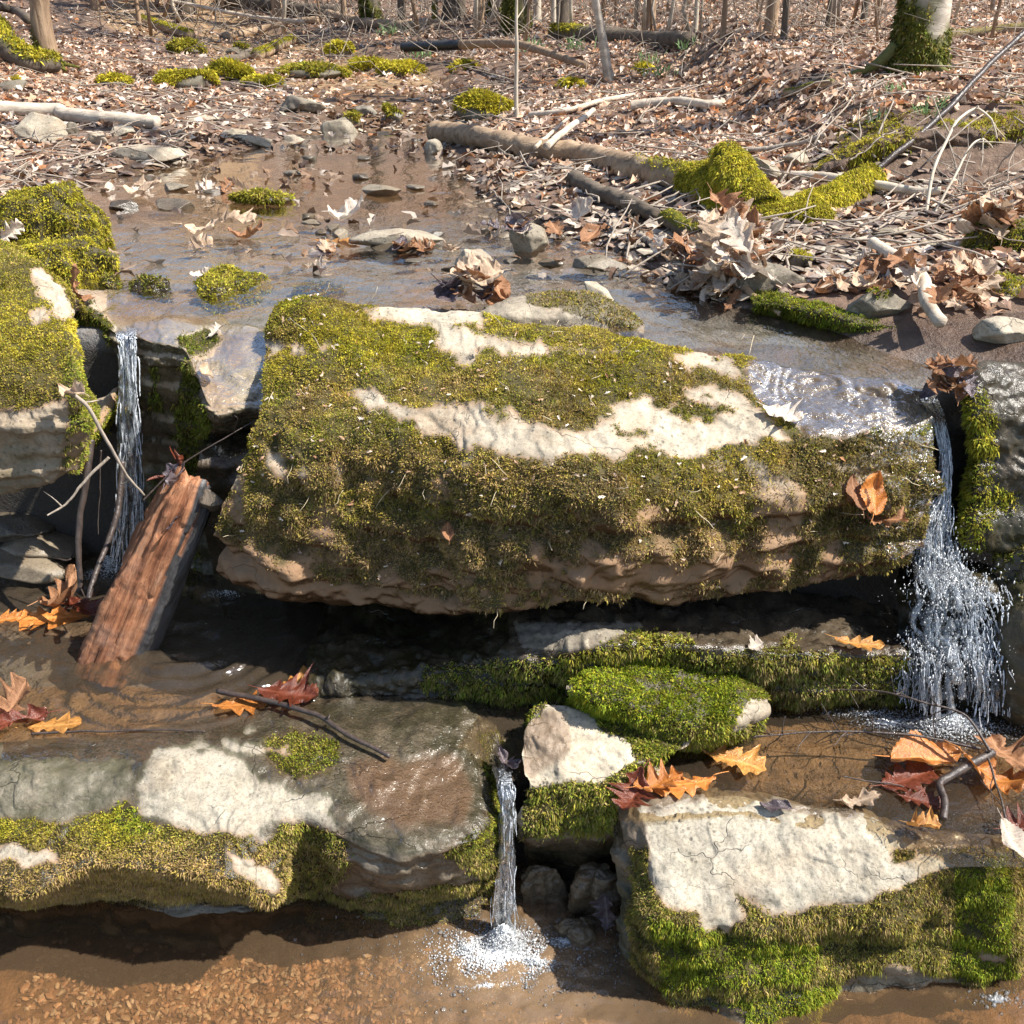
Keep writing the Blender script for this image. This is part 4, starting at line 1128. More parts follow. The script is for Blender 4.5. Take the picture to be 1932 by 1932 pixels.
def stone_geo(size, seed, sub=4, cuts=14, yaw=0, tilt=(0, 0), sharp=.75):
    sharp = sharp - .10
    r_ = np.random.default_rng(seed)
    V, F = ICO[sub]
    V = V.copy()
    cuts += 5
    n_ = r_.standard_normal((cuts, 3)) * np.array([1, 1, .8]); n_ /= np.linalg.norm(n_, axis=1, keepdims=True)
    d_ = r_.uniform(sharp - .2, sharp + .12, cuts)
    for a, b in zip(n_, d_):
        ex = V @ a - b
        V -= np.clip(ex, 0, None)[:, None] * a
    V *= np.asarray(size) * .5 * 1.12
    k = min(size)
    nn = V / (np.linalg.norm(V, axis=1, keepdims=True) + 1e-9)
    V += nn * (k * .07 * fbm(V * 3 / k + seed, 3, seed % 97) + k * .02 * fbm(V * 14 / k, 2, seed % 89))[:, None]
    R = Matrix.Rotation(yaw, 3, 'Z') @ Matrix.Rotation(tilt[0], 3, 'X') @ Matrix.Rotation(tilt[1], 3, 'Y')
    return V @ np.array(R).T, F

def stone(px, py, wpx, hpx, label, name='stone', dpx=None, mat='rock_grey', seed=0, yaw=0, tilt=(0, 0), moss=0.0, wet=.1, wfn=None, sub=4, cuts=9, group=None, y=None, z=None, cat='stone', sharp=.75, sink=.45, soil=0.0):
    c = at_y(px, py, y) if y else (at_z(px, py, z) if z is not None else ground_hit(px, py))
    d = math.hypot(c[1], CAMZ - c[2])
    W, H = wpx / FP * d, hpx / FP * d
    D = (dpx / FP * d) if dpx else W * .7
    V, F = stone_geo((W, D, H * 1.25), seed, sub, cuts, yaw, tilt, sharp)
    V = V + c + np.array([0, D * .4, H * (.5 - sink * .4)])
    N = V - V.mean(0); N /= np.linalg.norm(N, axis=1, keepdims=True)
    m = np.zeros(len(V))
    if moss: m = sstep(.35, .75, N[:, 2] + .5 * fbm(V * 4 / W, 2, seed) + moss - .5)
    o = add(name, V, [F], M[mat], attrs={'moss': m, 'wet': np.full(len(V), wet), 'soil': np.full(len(V), soil), 'algae_shade': np.full(len(V), moss * .3)})
    tag(o, label, cat, group)
    SURF.append((V, N))
    if moss:
        k = np.nonzero(m > .4)[0]
        if len(k):
            area = W * D
            n_ = int(min(9000, max(60, area * 30000 * m.mean() * 2)))
            pk = F[(m[F].min(1) > .35)]
            if len(pk):
                f = pk[rng.integers(0, len(pk), n_)]
                b = rng.dirichlet((1, 1, 1), n_)
                P = (V[f] * b[..., None]).sum(1); Nn = N[f[:, 0]]
                L = max(.006, .010 * d / 2.6)
                tufts('moss', o, P, Nn, n_, L, L * .25, lambda Q: moss_colour(Q, (wfn or wy)(Q)), .4, 4)
    return o

wfy = lambda Q: W5(len(Q), .2, .6, 1.6, .1, .08)
stone(742, 468, 172, 30, 'long thin flat pale slab stone lying across the shallow stream', dpx=95, seed=4, cuts=9, sharp=.8, wet=.3, z=.006, mat='rock')
stone(770, 478, 130, 16, 'black wet slab added as the shaded underside of the long pale slab stone', seed=104, dpx=70, wet=1, z=0, mat='rock_dark')  # added dark slab stands in for the shade beneath the pale one
stone(893, 508, 84, 34, 'yellowish angular stone balanced on a darker wet one in the stream', seed=8, dpx=70, z=.018, mat='rock', soil=.2)
stone(900, 516, 78, 18, 'dark wet base stone under the yellowish angular stone', seed=18, dpx=60, wet=1, z=.0)
stone(1000, 480, 92, 50, 'broken wedge of layered grey stone at the edge of the mud bank', seed=12, dpx=80, wet=.3, tilt=(.2, .25), z=.0)
stone(945, 462, 90, 24, 'dark flat stone leaning behind the layered wedge stone', seed=15, dpx=60, wet=.8, mat='rock_dark')
stone(1125, 512, 118, 22, 'smooth grey flat slab at the water edge below the mud bank', seed=22, dpx=70, wet=.55, z=.0)
stone(1040, 506, 56, 16, 'small dark rounded wet stone left of the smooth flat slab', seed=23, wet=1, z=.0)
stone(1130, 572, 80, 34, 'small pale pointed stone perched on the hump behind the big slab', seed=26, dpx=50, tilt=(0, .35), y=2.52, mat='rock')
stone(712, 372, 80, 22, 'small pointed grey stone breaking the calm stream water with leaves stuck to it', seed=29, wet=.5, z=0)
stone(480, 388, 112, 22, 'flat stone topped with brownish moss alone in the left half of the stream', seed=31, moss=1.0, wfn=wo, wet=.9, z=0, dpx=70, name='mossy_stone', cat='mossy stone')
for i_, (px_, py_, w_, h_, lb_) in enumerate([(30, 1095, 190, 34, 'broad flat yellowish wet slab, lowest of three stacked at the back of the dark left pool'), (55, 1060, 150, 30, 'middle yellowish wet slab of three stacked at the back of the dark left pool'), (20, 1020, 150, 34, 'topmost dark wet slab of three stacked at the back of the dark left pool')]):
    stone(px_, py_, w_, h_, lb_.replace('at the back of the dark left pool', 'in the left cavity'), seed=161 + i_, dpx=110, mat='rock' if i_ < 2 else 'rock_dark', wet=.8, y=2.20 + .05 * i_, sharp=.9, tilt=(.0, .12), cuts=7)
stone(222, 398, 64, 18, 'thin black wet slab beside the left moss boulders', seed=34, wet=1, mat='rock_dark', z=0)
stone(318, 398, 92, 16, 'longer thin grey wet slab just right of the black one', seed=36, wet=.9, z=0)
stone(325, 362, 52, 16, 'small rounded pale stone behind the two thin slabs', seed=37, z=.0, wet=.3)
stone(72, 272, 108, 42, 'big tan angular boulder below the white birch log', name='boulder', cat='boulder', seed=41, mat='rock', tilt=(.1, .3), cuts=8)
stone(135, 262, 34, 26, 'dark squarish stone tucked between the tan boulder and the birch log', seed=42, mat='rock_dark')
stone(224, 264, 60, 20, 'pale flat stone under the end of the birch log', seed=43, mat='rock', tilt=(0, .2))
stone(182, 275, 44, 22, 'pinkish pale tilted flat stone right of the tan boulder', seed=44, mat='rock', tilt=(.5, .3))
stone(272, 308, 150, 24, 'long pale tan slab at the left shore of the stream', seed=45, mat='rock', dpx=70, sharp=.85)
stone(645, 274, 80, 44, 'rounded greenish grey boulder at the head of the stream pool', name='boulder', cat='boulder', seed=48, wet=.2, cuts=7)
stone(665, 240, 44, 22, 'mossy brown stone right behind the greenish boulder', seed=49, moss=.5, wfn=wo)
stone(738, 236, 44, 30, 'dark round stone with a mossy patch upstream of the pool', seed=50, moss=.45, wfn=wo, wet=.6, mat='rock_dark')
stone(562, 218, 84, 26, 'long brown flat stone lying on the leafy gravel bar', seed=51, dpx=50, mat='rock_dark', tilt=(0, .12), sharp=.85)
stone(688, 222, 56, 24, 'brown stone with yellowish top between the flat stone and the round one', seed=52, mat='rock_dark')
stone(556, 278, 52, 18, 'small tan stone left of the greenish boulder', seed=53, mat='rock')
stone(470, 282, 90, 16, 'grey flat stone slab sloping towards the pool head', seed=54, dpx=50, tilt=(0, .15))
stone(575, 292, 70, 12, 'thin pale slab at the far edge of the pool', seed=55, dpx=40)
stone(720, 262, 70, 14, 'wet dark flat stone right of the greenish boulder', seed=56, wet=1, mat='rock_dark')
stone(790, 276, 40, 12, 'small dark wet stone where the water enters the pool', seed=57, wet=1, mat='rock_dark')
stone(815, 308, 34, 34, 'pale upright stub of rock standing at the pool edge by the log end', seed=58, mat='rock', tilt=(.1, .4))
stone(450, 258, 60, 12, 'flat light stone half sunk in leafy gravel', seed=60, dpx=40)
stone(380, 232, 70, 10, 'narrow tan stone on the leafy gravel bar near the birch log', seed=61, mat='rock')
stone(1442, 345, 72, 46, 'pale grey angular boulder tucked behind the mossy stump', name='boulder', cat='boulder', seed=64, cuts=8, tilt=(.1, -.2))
stone(1477, 350, 26, 24, 'small round tan stone beside the pale angular boulder', seed=65, mat='rock')
stone(1506, 322, 54, 28, 'greenish flat block stone under the overhanging bank', seed=66, mat='rock', wet=.1)
stone(1495, 378, 92, 12, 'flat blue-grey slate lying behind the mossy root arm', seed=67, dpx=60)
stone(1455, 556, 140, 62, 'thick tilted brown slab leaning out of the leaf pile', name='boulder', cat='boulder', seed=70, dpx=60, mat='rock_dark', tilt=(-.35, .12), sharp=.8)
stone(1515, 510, 72, 26, 'flat stone with bright moss on top of the tilted brown slab', seed=71, moss=.75, wfn=wy, mat='rock_dark', name='mossy_stone', cat='mossy stone')
stone(1660, 606, 140, 54, 'dark brown stone with a mossy ridge beside the grey branch', name='boulder', cat='boulder', seed=72, dpx=60, mat='rock_dark', tilt=(-.25, .05), moss=.25, wfn=wb)
stone(1695, 452, 78, 12, 'flat pale stone on the mud flat below the bank', seed=74, dpx=60)
stone(1760, 470, 60, 14, 'small grey slab at the foot of the tangled twigs', seed=75, dpx=40)
stone(1905, 655, 110, 44, 'pale whitish stone at the right edge of the stream bank', seed=76, mat='rock', sharp=.8)
cushion('mossy_boulder', 1900, 590, 170, 0, 2.62, .09, 'olive moss-topped boulder at the right edge above the whitish stones', 77, wo, 60, 100, 1.0, maxn=12000, zb=.08, depth=.6)
cushion('mossy_boulder', 1885, 645, 190, 0, 2.38, .05, 'low whitish stone with a mossy right half at the right edge', 78, wo, 60, 100, .45, maxn=6000, zb=.05, depth=.5, mat='rock', wet=.1)
# long bright mossy edge stone on the right shore
r1 = Zc([(1418, 552), (1460, 552), (1540, 570), (1620, 592), (1690, 606), (1732, 612)], [.030, .036, .034, .026, .022, .016])
r2 = Zc([(1420, 572), (1462, 574), (1540, 592), (1620, 612), (1690, 622), (1734, 628)], [.026, .032, .030, .022, .018, .012])
r3 = Zc([(1430, 608), (1468, 614), (1545, 634), (1620, 648), (1690, 654), (1732, 652)], [-.032] * 6)
o, G2, N2 = rock('mossy_stone', [sh(r1, dy=.06, dz=-.06), r1, r2, r3, sh(r3, dz=-.05)], 50, 120, 'long low stone with vivid green moss along the right shore of the stream', 'mossy stone', rough=(.012, .006, .001), freq=8, seed=79, masks=lambda G, N: {'moss': 1, 'wet': .3})
moss_on(o, G2, N2, np.ones(G2.shape[:2]), lambda Q: W5(len(Q), 1.8, .4, .5 * (proj(Q)[0] < 1600), .1 + .8 * sstep(1580, 1660, proj(Q)[0]), .1 + 1.6 * (Q[:, 2] < .035)), 50000, .008, .0017, .6, maxn=20000)

# far mossy stones upstream
for i, (px, py, wp, hp, lb) in enumerate([
    (352, 172, 104, 30, 'bright yellow-green mossy rock left of the far stream bend'),
    (432, 152, 70, 28, 'yellow-green mossy rock behind the brightest one at the stream bend'),
    (490, 168, 84, 16, 'low mossy ledge right of the two bright mossy rocks'),
    (585, 148, 112, 16, 'dark and green mossy ledge at the far stream bend'),
    (690, 136, 66, 14, 'mossy mound in the leaf litter left of the drain pipe end'),
    (755, 144, 82, 20, 'brightest mossy mound lying just below the drain pipe'),
    (876, 132, 48, 10, 'small mossy patch of rock right of the brightest mound'),
    (640, 108, 40, 20, 'mossy lump beside a brushy hollow upstream'),
    (915, 228, 92, 42, 'tall mossy rock behind the head of the brown log'),
    (1080, 168, 44, 12, 'small mossy mound at the lower end of the grey pole'),
    (1215, 140, 30, 14, 'tiny mossy hump right of the slanting sapling'),
    (345, 102, 60, 16, 'dark mossy rock at the far dripping step'),
    (450, 108, 46, 16, 'dark wet rock beside the far dripping step'),
    (20, 178, 56, 22, 'tan mossy stone at the left edge above the birch log'),
    (215, 165, 52, 14, 'mossy lump on the leafy left bank')]):
    stone(px, py, wp, hp, lb, name='mossy_stone', cat='mossy stone', seed=90 + i, moss=1.0 if i not in (12, 13) else .3, wfn=wfy if i not in (3, 11, 12) else wo, sub=3, cuts=5, sharp=.9, mat='rock_dark')

# ---------------------------------------------------------------- reddish rotten log in the left pool
def timber():
    a = at_z(205, 1275, -.70); a2 = at_y(365, 905, 2.02)
    n, m = 150, 56
    ax = a2 - a; Lg = np.linalg.norm(ax); ax /= Lg
    side = np.cross(ax, np.array([0, 0, 1.0])); side /= np.linalg.norm(side)
    upv = np.cross(side, ax)
    th = np.linspace(0, 2 * math.pi, m, endpoint=False)
    s = np.linspace(0, 1, n)
    # squared, split section
    cx, sx = np.cos(th), np.sin(th)
    q = 1 / (np.abs(cx) ** 3.2 + np.abs(sx) ** 3.2) ** (1 / 3.2)
    wdt = np.interp(s, [0, .1, .5, .9, 1], [.050, .052, .048, .044, .034])
    hgt = np.interp(s, [0, .1, .5, .9, 1], [.074, .076, .068, .056, .040])
    Pl = (side[None, None] * (cx * q)[None, :, None] * wdt[:, None, None] + upv[None, None] * (sx * q)[None, :, None] * hgt[:, None, None])
    base = a + ax * (s * Lg)[:, None]
    V = base[:, None] + Pl
    # fibrous splits along the grain
    gr = vnoise(np.stack([np.repeat(s[:, None], m, 1) * 2.5, np.repeat(cx[None] * 6.5, n, 0), np.repeat(sx[None] * 6.5, n, 0)], -1), 5)
    gr2 = vnoise(np.stack([np.repeat(s[:, None], m, 1) * 3.2, np.repeat(cx[None] * 15, n, 0), np.repeat(sx[None] * 15, n, 0)], -1), 6)
    gr3 = fbm(V * 60, 2, 7)
    nrm = Pl / (np.linalg.norm(Pl, axis=-1, keepdims=True) + 1e-9)
    V = V + nrm * (.011 * gr + .009 * gr2 + .002 * gr3 - .007 * sstep(.14, .02, np.abs(gr2)))[..., None]
    # ragged broken top
    V[-1] = V[-1] + ax * (.03 * vnoise(np.stack([cx * 3, sx * 3, cx * 0], -1), 9))[:, None]
    V = V.reshape(-1, 3)
    V = np.concatenate([V, base[:1], base[-1:] - ax * .01])
    j = np.arange(m)
    F3 = np.concatenate([np.stack([np.full(m, n * m), (j + 1) % m, j], 1), np.stack([np.full(m, n * m + 1), (n - 1) * m + j, (n - 1) * m + (j + 1) % m], 1)])
    dark = np.concatenate([(nrm[..., 0] + .25 * gr > .62).astype(float).ravel(), [0, 0]])
    t = NT('rotten red wood')
    o_ = t.obj()
    vec = t.n('NewGeometry').outputs['Position']
    rot = ax
    tq = Vector(ax).to_track_quat('Y', 'Z').inverted().to_euler()
    mp = t.mapping(vec, (60, 7, 60), (0, 0, 0))
    vr = t.n('VectorRotate', rotation_type='EULER_XYZ', ins={'Rotation': tuple(tq)})
    t.l(vec, vr.inputs['Vector'])
    mp = t.mapping(vr.outputs[0], (70, 6, 70))
    g1 = t.noise(1, 6, .7, mp, .4)
    g2 = t.noise(14, 4, .6, vec)
    c_ = t.ramp(g1, [(.28, (.055, .022, .014)), (.42, (.27, .105, .05)), (.58, (.44, .20, .10)), (.76, (.56, .34, .21))])
    c_ = t.mix(t.math('MULTIPLY', t.ramp(g2, [(.5, (0,) * 3), (.7, (1,) * 3)]), .5), c_, (.30, .20, .15))
    c_ = t.mix(t.attr('bark'), c_, t.mix(g1, (.03, .03, .032), (.10, .095, .095)))
    nr_ = t.bump(t.math('ADD', g1, t.math('MULTIPLY', g2, .3)), 1.0, .01)
    mt = t.surf(t.bsdf(c_, t.math('SUBTRACT', .85, t.math('MULTIPLY', t.attr('bark'), .45)), nr_, .35))
    o = add('rotten_log', V, [gridfaces(n, m, True), F3], mt, attrs={'bark': dark})
    tag(o, 'reddish brown rotten log leaning from the pool against the left end of the big slab', 'log')
    SURF.append((V[:-2], np.repeat(np.tile(upv, (1, 1)), len(V) - 2, 0)))
    return o
timber()
b = at_y(395, 945, 2.0)
V, F = stone_geo((.085, .07, .06), 702, 4, 10, .4, (.3, .5), .7)
o = add('bark_chunk', V + b, [F], M['bark_dark'], attrs={'moss': np.zeros(len(V))})
tag(o, 'grey crumbly chunk of bark at the upper right corner of the reddish log', 'bark')

# ---------------------------------------------------------------- fallen wood upstream
mtop = lambda s, up, V: sstep(.2, .7, up + .5 * fbm(V * 3, 2, 3))
log('fallen_log', [(822, 248), (900, 262), (1000, 282), (1100, 290), (1200, 318), (1310, 348)], 21, 'long brown barkless log lying along the right side of the pool into the mossy stump', mat='log_bark', seed=3, taper=.95, n=110, seg=26, noise=.22, amp=.03,
    mossfn=lambda s, up, V: sstep(.90, 1.05, s + .12 * up) * .9 * sstep(-.1, .5, up + .6 * fbm(V * 5, 2, 4)))
log('fallen_log', [(1082, 338), (1140, 366), (1190, 392), (1236, 412)], 16, 'dark rotting log half buried in leaves in front of the long brown log', mat='log_dark', seed=5, taper=.7, n=60, seg=18, noise=.35, amp=.02)
log('fallen_log', [(0, 210), (110, 214), (122, 218), (200, 224), (300, 236)], 12, 'white birch log with peeling bark lying on the left gravel bar', mat='log_pale', seed=7, taper=.9, n=80, seg=18, noise=.10, amp=.01)
log('branch', [(-20, 200), (60, 203), (120, 207)], 5, 'thin pale branch lying just above the birch log', 'branch', mat='log_pale', seed=8)
log('branch', [(1640, 484), (1690, 520), (1730, 558), (1745, 600), (1768, 642)], 12, 'smooth grey bent branch running down the right bank to the water', 'branch', 'log_pale', seed=9, taper=.85, n=60, noise=.12, lift=2.8)
log('branch', [(1490, 342), (1560, 346), (1640, 356), (1740, 372), (1770, 372)], 9, 'pale grey fallen limb lying across behind the mossy root arm', 'branch', 'log_pale', seed=10, taper=.7, n=50, lift=1.5)
log('branch', [(1205, 446), (1240, 462), (1268, 482)], 8, 'short brown stub of branch poking from the leaf pile', 'branch', 'twig', seed=11, taper=.9)
log('branch', [(1372, 540), (1410, 560), (1440, 585), (1470, 608)], 8, 'tan stick with mottled bark sliding from the leaf pile into the water', 'branch', 'log_bark', seed=12, taper=.6, lift=1.5)
log('branch', [(1000, 222), (1060, 216), (1130, 200), (1195, 184)], 5, 'grey bare stick lying in the leaves above the brown log', 'branch', 'log_pale', seed=13, lift=1.5)
log('branch', [(1190, 206), (1260, 198), (1330, 200), (1360, 208)], 8, 'thicker grey stick right of the bare stick in the leaves', 'branch', 'log_pale', seed=14, lift=1)
log('branch', [(1390, 296), (1470, 290), (1555, 268)], 4.5, 'thin dark stick propped behind the mossy stump', 'branch', 'twig', seed=15, lift=3)
log('branch', [(1480, 180), (1520, 172), (1570, 165)], 7, 'short half mossy stick on the leafy flat left of the big tree', 'branch', 'log_bark', seed=16, mossfn=mtop)
log('branch', [(1255, 420), (1290, 436), (1318, 452)], 17, 'stubby mossy log end sticking out left of the leaf pile', 'log', 'log_dark', seed=17, mossfn=lambda s, up, V: sstep(.0, .4, up), noise=.2, taper=.9, lift=1.1)
log('branch', [(1030, 318), (1062, 290), (1100, 262), (1118, 246)], 6, 'bleached forked stick leaning on the brown log', 'branch', 'log_pale', seed=18, lift=6)
log('branch', [(1010, 310), (1040, 280), (1072, 250)], 3.5, 'thin bleached stick leaning beside the forked one', 'branch', 'log_pale', seed=19, lift=8)
log('fallen_log', [(265, 40), (310, 52), (362, 70)], 9, 'mossy log pointing downhill at the far left creek head', mat='log_bark', seed=20, mossfn=mtop)
log('fallen_log', [(415, -2), (500, 8), (560, 18), (640, 24)], 12, 'large dark fallen trunk at the top of the creek head', mat='log_dark', seed=21, taper=.8)
log('fallen_log', [(425, 70), (490, 58), (550, 46), (600, 40)], 7, 'thin brown fallen trunk crossing the creek head', mat='log_bark', seed=22)
log('fallen_log', [(485, 106), (520, 92), (556, 74)], 9, 'mossy log slanting up right of the dripping step', mat='log_bark', seed=23, mossfn=mtop)
log('fallen_log', [(420, 118), (450, 112), (484, 98)], 8, 'dark wet log below the slanting mossy log', mat='log_dark', seed=24)
log('fallen_log', [(1045, 60), (1120, 66), (1210, 74), (1300, 80)], 14, 'big dark fallen trunk with a mossy left end in the background flat', mat='log_dark', seed=25, mossfn=lambda s, up, V: sstep(.35, .1, s) * sstep(-.2, .4, up))
log('fallen_log', [(1790, 70), (1860, 64), (1950, 52)], 9, 'greenish fallen trunk behind the big tree at the right edge', mat='log_bark', seed=26, mossfn=lambda s, up, V: .6 * sstep(0, .5, up))
log('fallen_log', [(600, 22), (680, 44), (760, 50), (830, 46)], 8, 'pale fallen trunk among the far tree bases', mat='log_bark', seed=27)
log('branch', [(330, 28), (420, 44), (500, 60), (575, 70)], 3.5, 'long pale bare branch crossing the far creek head', 'branch', 'log_pale', seed=28, lift=6)
log('fallen_log', [(-20, 60), (10, 88), (60, 118), (110, 128)], 26, 'hollow dark log with mossy top at the left edge by the leaning tree', mat='log_dark', seed=29, mossfn=mtop, taper=.5)
log('root', [(8, 48), (40, 58), (66, 96)], 7, 'dark curved root arching over the hollow log at the left edge', 'root', 'log_dark', seed=30, lift=5)

# mossy stump with a root arm
def stump():
    root = None
    paths = [([(1296, 345, 103.52), (1340, 350, 103.45), (1385, 385, 103.35), (1430, 420, 103.25), (1440, 450, 103.2)], [.045, .07, .09, .085, .06]),
             ([(1372, 285, 103.40), (1380, 320, 103.36), (1392, 360, 103.32), (1412, 400, 103.28)], [.035, .055, .075, .08]),
             ([(1440, 430, 103.22), (1480, 415, 103.22), (1540, 395, 103.26), (1600, 365, 103.32), (1650, 330, 103.38)], [.065, .055, .05, .045, .04]),
             ([(1500, 405, 103.22), (1535, 425, 103.14), (1560, 445, 103.08)], [.05, .045, .03])]
    geos, G_, N_ = [], [], []
    for i, (p, r) in enumerate(paths):
        P = np.array([at_y(a, b, c_ - 100) for a, b, c_ in p])
        n = 46
        path = wob(P, n, .015, 60 + i)
        rad = np.interp(np.linspace(0, 1, n), np.linspace(0, 1, len(r)), r)
        V, F, F3 = tube_geo(path, rad, 22, .35, 9, 60 + i)
        geos.append((V, F, F3))
        G = V[:-2].reshape(n, 22, 3)
        N = G - path[:, None]; N /= np.linalg.norm(N, axis=-1, keepdims=True)
        G_.append(G); N_.append(N)
    V, F = join(geos)
    o = add('mossy_stump', V, F, M['bark_dark'], attrs={'moss': np.full(len(V), .7)})
    tag(o, 'gnarled stump end with shaggy yellow-green moss and a long root arm, right of the log', 'stump')
    for i, (G, N) in enumerate(zip(G_, N_)):
        m = sstep(-.55, .0, N[..., 2] + .3 * fbm(G * 8, 2, 66))
        if i == 1: m[:8] *= .3
        SURF.append((G.reshape(-1, 3), N.reshape(-1, 3)))
        moss_on(o, G, N, m, lambda Q: W5(len(Q), .5, .9, 1.5, .25, .25), 60000, .016, .0026, 1.2, 5, maxn=20000)
stump()

# corrugated pipe
def pipe():
    root = bpy.data.objects.new('drain_pipe', None)
    COL.objects.link(root)
    a, b, c_ = ground_hit(762, 122), ground_hit(872, 120), ground_hit(1105, 172)
    root.location = b; root['_org'] = [float(x) for x in b]
    tag(root, 'black corrugated drain pipe with a long grey smooth pole end lying on the leafy bank', 'pipe')
    r = 8 / FP * np.linalg.norm(b)
    for p in (a, b, c_): p[2] += .12
    t = NT('black plastic')
    m1 = t.surf(t.bsdf((.02, .021, .024), .35, None, .5))
    n = 200
    P = a + (b - a) * np.linspace(0, 1, n)[:, None]
    rr = r * (1 + .09 * np.sin(np.linspace(0, 34 * 2 * math.pi, n)))
    V, F, F3 = tube_geo(P, rr, 18, 0, 1)
    F3 = F3[18:]
    add('corrugated_section', V, F + [F3], m1, parent=root)
    P2 = cr(np.array([b, b + (c_ - b) * .5 + [0, 0, .06], c_]), 50)
    V, F, F3 = tube_geo(P2, np.linspace(r * 1.0, r * .55, 50), 14, .08, 12, 3)
    add('pole_section', V, F + [F3], M['bark'], parent=root, attrs={'moss': np.zeros(len(V))})
pipe()

# flat dark shards breaking the shallow upstream water
q = np.random.default_rng(404)
for i in range(22):
    px, py = q.uniform(560, 1200), q.uniform(425, 545)
    if i % 3 == 0: px, py = q.uniform(220, 820), q.uniform(300, 420)
    if 500 < px < 1230 and py > 552: continue
    stone(px, py, q.uniform(22, 62), q.uniform(6, 13), 'small flat dark stone breaking the shallow stream water', seed=500 + i, dpx=q.uniform(18, 40), wet=q.uniform(.4, 1), z=.0, sub=3, mat=['rock_dark', 'rock_grey'][i % 2], yaw=q.uniform(0, 3), sharp=.8, group='small flat stones in the shallow stream')
# ================================================================ trees
def limb_geos(p0, d0, L, r0, depth, r_, out, seg=5):
    n = 6
    pts = [p0]
    d = np.array(d0, float)
    for k in range(n):
        d = d + r_.standard_normal(3) * .16 + np.array([0, 0, .05])
        d /= np.linalg.norm(d)
        pts.append(pts[-1] + d * L / n)
    pts = np.array(pts)
    rad = np.linspace(r0, r0 * .35, n + 1)
    V, F, F3 = tube_geo(pts, rad, seg, .05, 6, 1)
    out.append((V, F, F3))
    if depth:
        for k in range(3 if depth > 1 else 2):
            i = r_.integers(2, n + 1)
            q = d + r_.standard_normal(3) * .75
            q /= np.linalg.norm(q)
            limb_geos(pts[i], q, L * r_.uniform(.4, .65), rad[i] * .7, depth - 1, r_, out, 4)

def tree(px, py, wpx, label, name='tree', lean=(0, 0), height=7.0, mat='bark', seed=0, moss_h=0.0, group='', flare=1.6, pts=None, seg=16, limbs=6, cat='tree', base=None, roots=0, n=44):
    r_ = np.random.default_rng(seed)
    b = ground_hit(px, py) if base is None else base
    d = np.linalg.norm(b - np.array([0, 0, CAMZ]))
    r = wpx / FP * d / 2
    root = bpy.data.objects.new(name, None)
    COL.objects.link(root)
    root.location = b; root['_org'] = [float(x) for x in b]
    tag(root, label, cat, group or None)
    s = np.concatenate([np.linspace(0, .12, n // 2, endpoint=False), np.linspace(.12, 1, n - n // 2)])
    path = b + np.stack([lean[0] * height * s, lean[1] * height * s, height * s - .06], 1)
    if pts is not None:     # extra sideways offsets (height fraction, dx)
        path[:, 0] += np.interp(s, [p[0] for p in pts], [p[1] for p in pts])
    path[:, 0] += r * .7 * fbm(np.stack([s * 6, s * 0 + seed, s * 0], 1), 2, seed)
    rad = r * (1 - .72 * s) * (1 + (flare - 1) * np.exp(-s * height / (r * 4.5)))
    V, F, F3 = tube_geo(path, rad, seg, .12, .7 / r, seed, ridges=4 if r > .05 else 0)
    up = V[:, 2] - b[2]
    m = np.zeros(len(V))
    if moss_h: m = sstep(moss_h, moss_h * .55, up + moss_h * .5 * fbm(V * 6 / max(r * 4, .2), 3, seed) - moss_h * .38 * np.clip((b[0] - V[:, 0]) / r, -1, 1))
    geos = [(V, F, F3)]
    for k in range(roots):
        a = 2 * math.pi * k / roots + r_.uniform(-.4, .4) + .3
        dr = np.array([math.cos(a), math.sin(a) * .9, 0])
        q = np.array([b + dr * r * .9 + [0, 0, r * 1.3], b + dr * r * 2.0 + [0, 0, r * .35], b + dr * r * r_.uniform(3, 4.8) + [0, 0, -r * .15]])
        geos.append(tube_geo(cr(q, 12), np.linspace(r * .42, r * .10, 12), 9, .15, 5, seed + k))
    Va, Fa = join(geos)
    ma = np.concatenate([m, np.full(len(Va) - len(m), .9 if moss_h else 0.)])
    to = add('trunk', Va, Fa, M[mat], parent=root, attrs={'moss': ma})
    out = []
    for k in range(limbs):
        h = r_.uniform(.42, .97)
        i = int(np.searchsorted(s, h)) - 1
        a = r_.uniform(0, 2 * math.pi)
        limb_geos(path[i], [math.cos(a) * .8, math.sin(a) * .8, .75], height * r_.uniform(.16, .3), rad[i] * .55, 2 if r > .03 else 1, r_, out)
    if out:
        Vc, Fc = join(out)
        add('crown', Vc, Fc, M[mat], parent=root, attrs={'moss': np.zeros(len(Vc))})
    if moss_h and r > .05:
        G = V[:-2].reshape(n, seg, 3); N = G - path[:, None]; N /= np.linalg.norm(N, axis=-1, keepdims=True) + 1e-9
        moss_on(to, G[:n // 2 + 4], N[:n // 2 + 4], m[:-2].reshape(n, seg)[:n // 2 + 4], lambda Q: W5(len(Q), .3, .15, .03, .5, 2.5), 9000, .016, .006, .6, maxn=4000)
    return root

